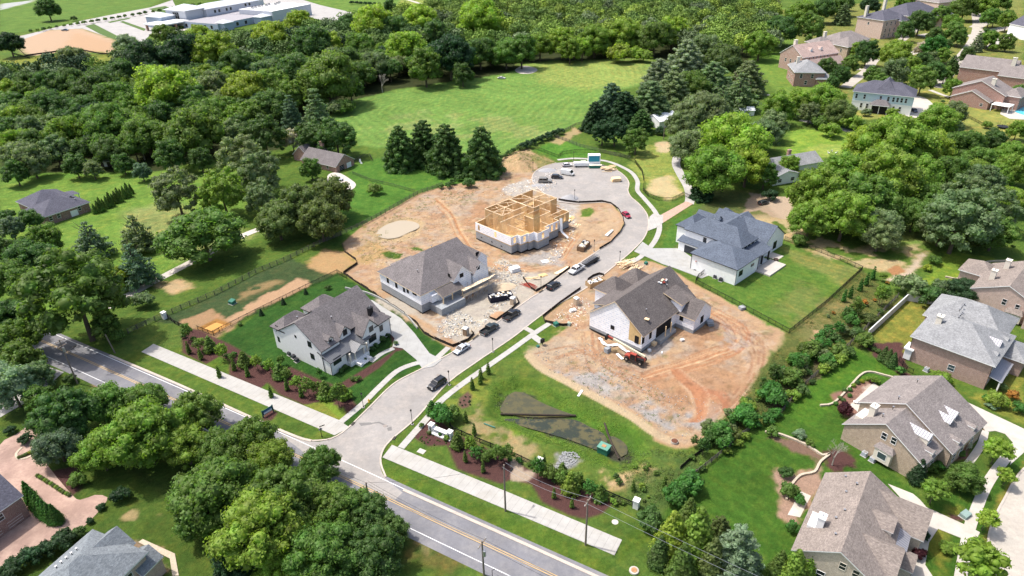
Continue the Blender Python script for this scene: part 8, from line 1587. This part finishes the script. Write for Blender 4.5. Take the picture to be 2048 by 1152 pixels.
# ------------------------------------------------------------------ fences
def fence(name, px, h, style, label, mat, step=2.4, pts=None, cat='fence', seedz=True):
    L = pts or GP(px); t = empty(name, (L[0].x, L[0].y, 0)); tag(t, label, cat); o = L[0]; P = []
    for a, b in zip(L[:-1], L[1:]):
        n = max(1, round((b - a).length / step)); P += [a.lerp(b, i / n) for i in range(n)]
    P.append(L[-1]); Q = [(p.x - o.x, p.y - o.y, hat(p.x, p.y) if seedz else 0) for p in P]; pan = MB()
    for a, b in zip(Q[:-1], Q[1:]):
        A, B = Vector(a), Vector(b)
        if style == 'iron':
            for z in (.15, h - .2, h - .06): pan.beam(A + Vector((0, 0, z)), B + Vector((0, 0, z)), .045, .045, mat)
            n = int((B - A).length / .16)
            for i in range(1, n): c = A.lerp(B, i / n); pan.box(c.x - .013, c.y - .013, c.z + .08, c.x + .013, c.y + .013, c.z + h, mat)
        elif style == 'board':
            for z in (.3, .65, 1.0, h - .1): pan.beam(A + Vector((0, 0, z)), B + Vector((0, 0, z)), .04, .14, mat)
        elif style == 'solid': pan.beam(A + Vector((0, 0, h / 2)), B + Vector((0, 0, h / 2)), .06 if 'wall' not in name else .3, h, mat)
        elif style == 'silt':
            lean = Vector((random.Random(int(A.x * 10)).uniform(-.12, .12),) * 2 + (0,)); k = len(pan.v); pan.v += [tuple(A - Vector((0, 0, .1))), tuple(B - Vector((0, 0, .1))), tuple(B + lean + Vector((0, 0, h))), tuple(A + lean + Vector((0, 0, h)))]
            v = pan.v[k:k + 4]; nrm = (B - A).cross(Vector((0, 0, 1))).normalized() * .03; pan.v += [tuple(Vector(w) + nrm) for w in v]
            m_ = pan.mat(mat); pan.f += [(k, k + 1, k + 2, k + 3), (k + 7, k + 6, k + 5, k + 4), (k + 3, k + 2, k + 6, k + 7), (k, k + 3, k + 7, k + 4), (k + 1, k + 5, k + 6, k + 2)]; pan.mi += [m_] * 5
    pan.build({'iron': 'railing', 'board': 'rails', 'solid': 'panel', 'silt': 'cloth'}[style], t, uv=(style == 'solid'))
    pw = {'iron': .04, 'board': .08, 'solid': .06, 'silt': .025}[style]; post = MB(); post.box(-pw, -pw, -.1, pw, pw, h + .08, mat if style != 'silt' else WOODPOLE); pm = post.mesh('post', uv=False)
    if 'wall' not in name:
        for q in Q[:100]: place(pm, 'post', q, 0, t)
    return t
fence('plank_fence', [(257, 667), (328, 634), (430, 590), (512, 547), (582, 517), (640, 488), (682, 471), (725, 451), (780, 421), (835, 389), (884, 372)], 1.5, 'board', 'long grey board fence dividing the left paddock from the building plots', FENCEWOOD)
fence('iron_fence', [(427, 670), (512, 627), (560, 603), (625, 571), (675, 547), (694, 558)], 1.4, 'iron', 'black iron fence along the back lawn of the corner white house', IRON); fence('iron_fence', [(396, 660), (428, 672), (440, 664)], 1.4, 'iron', 'short black fence at the edge of the orange pit', IRON)
fence('iron_fence', [(1070, 298), (1116, 316), (1125, 309), (1150, 305), (1200, 306), (1240, 312), (1270, 326), (1284, 345), (1288, 365), (1286, 382), (1296, 393), (1318, 402), (1345, 402), (1358, 396), (1366, 391), (1381, 398)], 1.5, 'iron', 'black iron fence sweeping around the head of the cul-de-sac', IRON); 
fence('plank_fence', [(1103, 273), (1125, 280), (1160, 294), (1200, 304), (1230, 312), (1260, 318)], 1.5, 'board', 'dark plank fence in front of the dark evergreens', FENCEWOOD); fence('plank_fence', [(1108, 275), (1150, 252), (1166, 248)], 1.4, 'board', 'dark plank fence along the small paddock lane', FENCEWOOD)
fence('iron_fence', [(1391, 567), (1450, 598), (1536, 644), (1578, 667), (1650, 610), (1724, 541), (1680, 521), (1630, 501), (1569, 481)], 1.5, 'iron', 'black iron fence enclosing the green back yard of the blue-grey roofed house', IRON); fence('iron_fence', [(1391, 565), (1396, 557), (1416, 541)], 1.5, 'iron', 'short iron gate run beside the white driveway', IRON)
fence('black_rail_fence', [(900, 852), (905, 862), (960, 886), (1024, 912), (1062, 930)], 1.3, 'board', 'black rail fence between the entrance sign and the first stone pier', IRON); fence('black_rail_fence', [(1080, 932), (1124, 952), (1210, 989), (1265, 1013)], 1.3, 'board', 'black rail fence between the two outer stone piers', IRON); fence('black_rail_fence', [(336, 636), (350, 648), (366, 656), (384, 664)], 1.3, 'board', 'black rail fence beside the left stone pier', IRON)
for px, py, l in ((1079, 933, 'white stone pier at the gap by the grey gravel spill'), (1272, 1015, 'white stone pier at the outer end of the black fence'), (330, 637, 'white stone pier at the end of the long grey fence')):
    g = G(px, py); t = empty('stone_pier', (g.x, g.y, hat(g.x, g.y)), R(-31)); tag(t, l, 'pier', 'white stone fence piers'); q = MB(); q.box(-.5, -.5, -.2, .5, .5, 1.9, STONE); q.build('shaft', t); q = MB(); q.box(-.6, -.6, 1.9, .6, .6, 2.08, STONE); q.build('cap', t)
fence('garden_wall', [(1735, 673), (1813, 601), (1885, 611)], 2.0, 'solid', 'pale grey rendered wall around two sides of the small right lawn', plain('render_wall', (.50, .51, .51), .85, .12, .8), 6); fence('plank_fence', [(1335, 1000), (1372, 965), (1410, 935), (1447, 905), (1484, 872), (1498, 862)], 1.3, 'board', 'dark board fence between the pond bank and the large right lawn', FENCEWOOD)
fence('plank_fence', [(1560, 830), (1600, 780), (1650, 735), (1700, 690), (1735, 655), (1795, 595)], 1.4, 'board', 'dark board fence climbing behind the right gardens', FENCEWOOD); fence('silt_fence', [(1360, 938), (1380, 920), (1400, 905), (1412, 895)], .8, 'silt', 'short black silt fence by the pond bank scrub', SILT)
fence('iron_fence', [(1915, 226), (1950, 243), (1985, 262), (2020, 275)], 1.3, 'iron', 'dark mesh fence at the lawn below the swimming pool', IRON, 3); fence('iron_fence', [(1797, 722), (1812, 742), (1825, 748)], 1.4, 'iron', 'short iron fence beside the light grey roofed brick house', IRON)
fence('plank_fence', [(1318, 208), (1345, 196), (1380, 188)], 1.3, 'board', 'brown plank fence behind the barn evergreens', FENCEWOOD); fence('iron_fence', [(25, 108), (60, 118), (130, 113), (190, 113), (235, 111)], 1.4, 'iron', 'dark fence below the bare soil by the school', IRON, 4); fence('silt_fence', [(37, 98), (52, 112), (120, 103), (150, 98), (200, 108), (235, 110)], 1.0, 'silt', 'black silt fence edging the bare soil by the school', SILT, 4)
fence('plank_fence', [(700, 330), (722, 316), (740, 312), (745, 322)], 1.2, 'iron', 'thin wire fence on the green lawn beside the cottage', FENCEWOOD, 3); fence('plank_fence', [(662, 328), (680, 320), (694, 316)], 1.8, 'solid', 'reddish wooden screen fence beside the cottage', plain('red_boards', (.20, .09, .05), .9)); fence('plank_fence', [(705, 348), (740, 362), (790, 374), (830, 385)], 1.2, 'iron', 'thin wire fence along the bright lawn edge', FENCEWOOD, 3)
fence('silt_fence', [(684, 490), (689, 504), (712, 521), (715, 528), (687, 547), (699, 556), (745, 586), (795, 619), (832, 646), (849, 668), (879, 683), (905, 693), (935, 682), (948, 668), (943, 662)], .8, 'silt', 'black silt fence along the left edge of the scaffolded house plot', SILT, 2)
fence('silt_fence', [(1117, 400), (1131, 403), (1157, 406), (1204, 404), (1222, 408), (1237, 419), (1245, 434), (1249, 450), (1240, 466), (1221, 486), (1199, 499)], .8, 'silt', 'black silt fence curving along the bend of the street', SILT, 2); fence('silt_fence', [(1046, 556), (1062, 576), (1072, 583), (1095, 570), (1140, 536)], .8, 'silt', 'black silt fence by the red poles and off-roader', SILT, 2)
fence('silt_fence', [(1033, 596), (1038, 606), (1022, 620), (1005, 632), (993, 641), (980, 636), (978, 630)], .7, 'silt', 'black silt fence loop around the navy dumpster', SILT, 2); fence('silt_fence', [(1161, 578), (1120, 607), (1086, 634), (1090, 645), (1125, 652), (1140, 651)], .8, 'silt', 'black silt fence beside the footpath head at the right plot', SILT, 2); fence('silt_fence', [(1175, 561), (1186, 553), (1198, 549), (1208, 552)], .8, 'silt', 'black silt fence behind the tan dumpster', SILT, 2)
# driveway retaining wall of the corner house, ac units, scaffold
q = ribbon('retaining_wall', smoothline(GP([(690, 578), (745, 592), (806, 628), (834, 658)]), 1.5), 0, .3, -.3, .6, CONC_D); tag(q, 'low concrete retaining wall beside the curved driveway', 'wall')
def acunit(px, py, label, yaw=50, n=1, col='dark'):
    g = G(px, py); m_ = plain('ac_' + col, (.06, .065, .075) if col == 'dark' else (.35, .38, .42), .6)
    t = empty('air_conditioner', (g.x, g.y, 0), R(yaw)); tag(t, label, 'air conditioner'); q = MB(); q.box(-.45, -.45, .08, .45, .45, .95, m_); q.box(-.6, -.6, 0, .6, .6, .08, CONC); q.build('casing', t); q = MB(); q.tube((0, 0, .95), (0, 0, .99), .36, .36, 14, BLACKT if col == 'dark' else CHROME); q.build('fan_grille', t)
for a in ((580, 710, 'dark condenser unit at the left wall of the corner house, nearer its rear'), (588, 716, 'dark condenser unit at the left wall of the corner house, middle one'), (594, 723, 'dark condenser unit at the left wall of the corner house, nearer the road'), (1430, 556, 'dark condenser unit beside the blue-grey roofed house, left of pair'), (1441, 562, 'dark condenser unit beside the blue-grey roofed house, right of pair')): acunit(*a)
for a in ((1852, 742, 'pale condenser unit by the rose brick wall of the grey-roofed house'), (1728, 911, 'pale condenser unit by the tan brick gable wall'), (1744, 922, 'small dark-blue condenser next to the pale one at the tan gable'), (2003, 645, 'pale condenser unit by the right edge brick house')): acunit(*a, yaw=35, col='pale')
t = empty('scaffolding', (H2o.x, H2o.y, 0), H2y); tag(t, 'grey tube scaffolding with plank decks along the front of the wrapped house', 'scaffolding'); q = MB(); xs = np.arange(11.6, 25, 2.2)
for x in xs:
    for y in (-4.6, -3.2): q.tube((x, y, -.1), (x, y, 5.2 if x < 20 else 4.2), .05, .05, 6, CHROME)
    for z in (1.9, 3.8): q.tube((x, -4.6, z), (x, -3.2, z), .04, .04, 6, CHROME)
for a, b in zip(xs[:-1], xs[1:]):
    for y in (-4.6, -3.2):
        for z in (1.9, 3.0, 3.9): q.tube((a, y, z), (b, y, z), .04, .04, 6, CHROME)
        q.tube((a, y, .1), (b, y, 1.9), .035, .035, 6, CHROME); q.tube((b, y, 1.9), (a, y, 3.8), .035, .035, 6, CHROME)
q.build('frame', t, uv=False); q = MB()
for z in (1.95, 3.85):
    for k in range(4): q.box(11.2 + rr.uniform(-.5, .5), -4.5 + k * .32, z, 24.4 - rr.uniform(0, 3), -4.22 + k * .32, z + .05, LUMBER_P)
q.build('deck', t)
# scraps scattered over the plots: uncountable
def litter(name, poly, n, mats, smin, smax, label, seed):
    r_ = random.Random(seed); P = [tuple(p) for p in GP(poly)]; x0, x1 = min(p[0] for p in P), max(p[0] for p in P); y0, y1 = min(p[1] for p in P), max(p[1] for p in P); q = MB(); k = 0
    while k < n:
        x, y = r_.uniform(x0, x1), r_.uniform(y0, y1)
        if inside(P, x, y): q.obox(x, y, hat(x, y) + .01, r_.uniform(smin, smax), r_.uniform(smin * .5, smin * 1.6), r_.uniform(.04, .2), r_.uniform(0, 3.1), r_.choice(mats)); k += 1
    o = q.build(name, uv=False); tag(o, label, 'debris', kind='stuff')
litter('rubble', [(870, 660), (905, 615), (960, 640), (990, 600), (1010, 565), (975, 545), (1000, 515), (1060, 545), (1035, 570), (1030, 590), (960, 655), (900, 680)], 900, [SHEET, CONC_D, LUMBER_P, CONC_D, CREAM, CMU], .1, .7, 'pale scraps of board and block strewn in front of the scaffolded house', 3)
litter('rubble', [(1085, 350), (1110, 335), (1130, 345), (1110, 380), (1000, 392), (1010, 370)], 260, [SHEET, LUMBER_P, CMU, CREAM], .15, 1.0, 'scraps and offcuts behind the timber-framed shell', 5)
litter('rubble', [(1110, 410), (1150, 420), (1150, 480), (1120, 520), (1090, 530), (1105, 490), (1130, 470)], 200, [SHEET, LUMBER_P, LUMBER, CMU], .12, .9, 'wood offcuts right of the timber-framed shell', 6)
litter('rubble', [(1100, 640), (1160, 590), (1180, 600), (1175, 640), (1150, 660), (1130, 640)], 160, [SHEET, LUMBER_P, CREAM, RED], .1, .6, 'scraps around the tan toilet and left of the wrapped wall', 7)
litter('stones', [(1060, 700), (1180, 680), (1330, 780), (1450, 810), (1420, 890), (1330, 870), (1100, 740)], 500, [CMU, CONC_D, TAN_ST], .08, .35, 'small stones strewn over the lower soil plot', 8)
litter('clods', [(700, 500), (760, 450), (900, 390), (1000, 330), (940, 450), (960, 500), (1000, 540), (900, 620), (760, 570)], 700, [SOIL, SAND, TAN_ST], .1, .6, 'clods and stones over the upper soil plot', 9)
litter('weeds', [(1085, 740), (1200, 700), (1350, 780), (1440, 820), (1420, 880), (1320, 860)], 1, [BLACKT], .1, .2, 'x', 9) if 0 else None
# garden furniture and play things
def chair(px, py, label, m_=WHITE, yaw=0):
    g = G(px, py); t = empty('garden_chair', (g.x, g.y, hat(g.x, g.y)), R(yaw)); tag(t, label, 'chair', 'white garden chairs'); q = MB(); q.box(-.35, -.35, .38, .35, .35, .45, m_); q.build('seat', t); q = MB(); q.hexa([(-.35, .3, .45), (.35, .3, .45), (.35, .38, .45), (-.35, .38, .45), (-.35, .5, 1.15), (.35, .5, 1.15), (.35, .57, 1.15), (-.35, .57, 1.15)], m_); q.build('backrest', t)
    for x in (-.3, .3):
        for y in (-.3, .3): q = MB(); q.box(x - .04, y - .04, 0, x + .04, y + .04, .38, m_); q.build('leg', t)
for i, (x, y, l) in enumerate(((720, 324, 'white garden chair on the lawn by the cottage, left one'), (723, 328, 'white garden chair on the lawn by the cottage, right one'), (1657, 307, 'white garden chair on the curved terrace lawn, leftmost'), (1663, 304, 'white garden chair on the curved terrace lawn, middle'), (1672, 307, 'white garden chair on the curved terrace lawn, rightmost'), (1710, 806, 'pale chair on the patio behind the dormered house'))): chair(x, y, l, yaw=i * 50)
g = G(2005, 256); t = empty('trampoline', (g.x, g.y, 0)); tag(t, 'black round trampoline with net at the right lawn edge', 'trampoline'); q = MB(); q.tube((0, 0, .8), (0, 0, .88), 2.4, 2.4, 24, BLACKT); q.build('mat', t); q = MB()
for i in range(8): a = i * math.pi / 4; q.tube((2.4 * math.cos(a), 2.4 * math.sin(a), 0), (2.4 * math.cos(a), 2.4 * math.sin(a), 2.6), .04, .04, 6, IRON)
q.build('frame', t)
g = G(1552, 520, .5); t = empty('fire_pit', (g.x, g.y, .45)); tag(t, 'small brown fire table on the white patio', 'fire pit'); q = MB(); q.box(-.6, -.5, 0, .6, .5, .5, plain('brown_box', (.14, .09, .07), .7)); q.box(-.35, -.25, .503, .35, .25, .53, BLACKT); q.build('table', t)
g = G(354, 838); 
for px, py, l in ((1556, 1, ''),): pass
ri = []
for k, (px, py, s_) in enumerate(((1115, 925, .5), (1122, 920, .6), (1128, 930, .55), (1135, 912, .5), (1142, 922, .5))): ri.append((px, py, s_))
litter('riprap', [(1109, 935), (1125, 905), (1150, 903), (1160, 915), (1140, 935), (1120, 945)], 230, [plain('riprap_grey', (.24, .245, .25), .95, .35, 4)], .2, .5, 'grey stone riprap spilling down the pond bank', 11)
# ground texture that stands up: tufts on the rough bank
def tufts(name, poly, n, tone, label, seed, s=.2):
    rg = np.random.default_rng(seed); P = [tuple(p) for p in GP(poly)]; x0, x1 = min(p[0] for p in P), max(p[0] for p in P); y0, y1 = min(p[1] for p in P), max(p[1] for p in P); c = []
    while len(c) < n:
        x, y = rg.uniform(x0, x1), rg.uniform(y0, y1)
        if inside(P, x, y) and vnoise(np.array([x / 4.]), np.array([y / 4.]), seed)[0] > .42: c.append((x, y, hat(x, y) + .1))
    c = np.array(c); k = 7; c = np.repeat(c, k, 0) + rg.normal(size=(n * k, 3)) * (.22, .22, .08); d = rg.normal(size=c.shape); d[:, 2] = np.abs(d[:, 2]) + .4; d /= np.linalg.norm(d, axis=1)[:, None]
    V = leaf_quads(c, d, s * .6, rg); me = npmesh(name, V, np.arange(len(V)).reshape(-1, 4), [LEAF]); o = place(me, name); o.color = (*TONE[tone], 1); tag(o, label, 'weeds', kind='stuff')
tufts('weeds', [(1500, 770), (1560, 690), (1640, 620), (1724, 545), (1800, 590), (1740, 680), (1690, 700), (1560, 830), (1440, 900), (1430, 850)], 1500, 'O', 'rough weeds on the strip behind the right gardens', 3)
tufts('weeds', [(1250, 900), (1310, 900), (1420, 905), (1390, 960), (1330, 1050), (1270, 1010), (1230, 980)], 500, 'O', 'rough weeds on the bank by the board fence', 4)
tufts('weeds', [(700, 500), (740, 450), (850, 390), (960, 370), (940, 400), (800, 450), (790, 500), (740, 530)], 380, 'O', 'dry weeds at the back of the upper soil plot', 5); tufts('weeds', [(1000, 318), (1050, 298), (1110, 322), (1070, 345), (1010, 340)], 500, 'O', 'weeds on the soil mound left of the cul-de-sac', 6)
tufts('weeds', [(1100, 745), (1190, 720), (1300, 770), (1380, 800), (1340, 860), (1230, 800)], 110, 'O', 'sparse weeds on the gravelly lower plot', 7); tufts('weeds', [(975, 770), (1030, 750), (1160, 800), (1270, 855), (1300, 900), (1280, 940), (1230, 950), (1100, 895), (1010, 860)], 900, 'V', 'lush tufts on the pond bank', 8, .17)
# ------------------------------------------------------------------ labels that need the whole scene
LM = [('the white two-storey corner house', (640, 690)), ('the scaffolded house', (860, 590)), ('the wrapped house with plywood gable', (1290, 620)), ('the timber-framed shell', (1050, 450)), ('the blue-grey roofed white house', (1450, 500)), ('the light grey roofed brick house', (1920, 690)),
      ('the tan brick house with dormers', (1800, 870)), ('the cream brick house at bottom right', (1730, 1050)), ('the red brick bungalow', (105, 415)), ('the blue-grey roof at bottom left', (210, 1110)), ('the courtyard garage house', (30, 1010)), ('the retention pond', (1130, 850)), ('the stone entrance sign', (880, 862)), ('the cul-de-sac', (1160, 350)),
      ('the pale blue house', (1760, 205)), ('the school', (480, 60)), ('the gravel drive', (400, 515)), ('the hay field', (950, 220)), ('the left trail slab', (490, 780)), ('the right trail slab', (1010, 1000)), ('the brick cottage', (610, 340)), ('the barn', (1330, 240)), ('the ranch house', (1590, 340)), ('the rust brick house by the pool', (1950, 180)),
      ('the rose-red roofed house', (1600, 110)), ('the tall pink brick house', (1750, 50)), ('the telehandler', (1265, 705)), ('the right edge brick house', (2010, 590)), ('the bare soil by the school', (130, 85)), ('the tan lawn parking court', (1560, 405)), ('the curved end of the right street', (1990, 1060)), ('the walled lawn', (1810, 660)), ('the dark foreground grove road edge', (640, 900)), ('the road end at far left', (80, 690)), ('the muddy puddle', (795, 460))]
LMG = [(n, G(*p)) for n, p in LM]
ORD = ['nearest', 'second nearest', 'third nearest', 'fourth nearest', 'fifth nearest', 'sixth nearest', 'seventh nearest', 'eighth nearest', 'ninth nearest', 'tenth nearest', '11th nearest', '12th nearest', '13th nearest', '14th nearest', '15th nearest', '16th nearest', '17th nearest', '18th nearest', '19th nearest', '20th nearest', '21st nearest', '22nd nearest', '23rd nearest', '24th nearest', '25th nearest', '26th nearest', '27th nearest', '28th nearest', '29th nearest', '30th nearest']
ART = {}
for o, d in AUTO:
    p = Vector((o.location.x, o.location.y)); n, g = min(LMG, key=lambda t: (t[1] - p).length); v = p - g
    rel = ('behind' if v.y > 0 else 'in front of') if abs(v.y) > abs(v.x) else ('right of' if v.x > 0 else 'left of')
    ART.setdefault((d, rel, n), []).append(((p - g).length, o))
for (d, rel, n), lst in ART.items():
    lst.sort(key=lambda t: t[0])
    for i, (_, o) in enumerate(lst):
        o['label'] = (d + ' ' + rel + ' ' + n) if len(lst) == 1 else (ORD[min(i, 29)] + ' ' + d + ' ' + rel + ' ' + n)
        if 'group' not in o and len(lst) > 1: o['group'] = d + 's ' + rel + ' ' + n
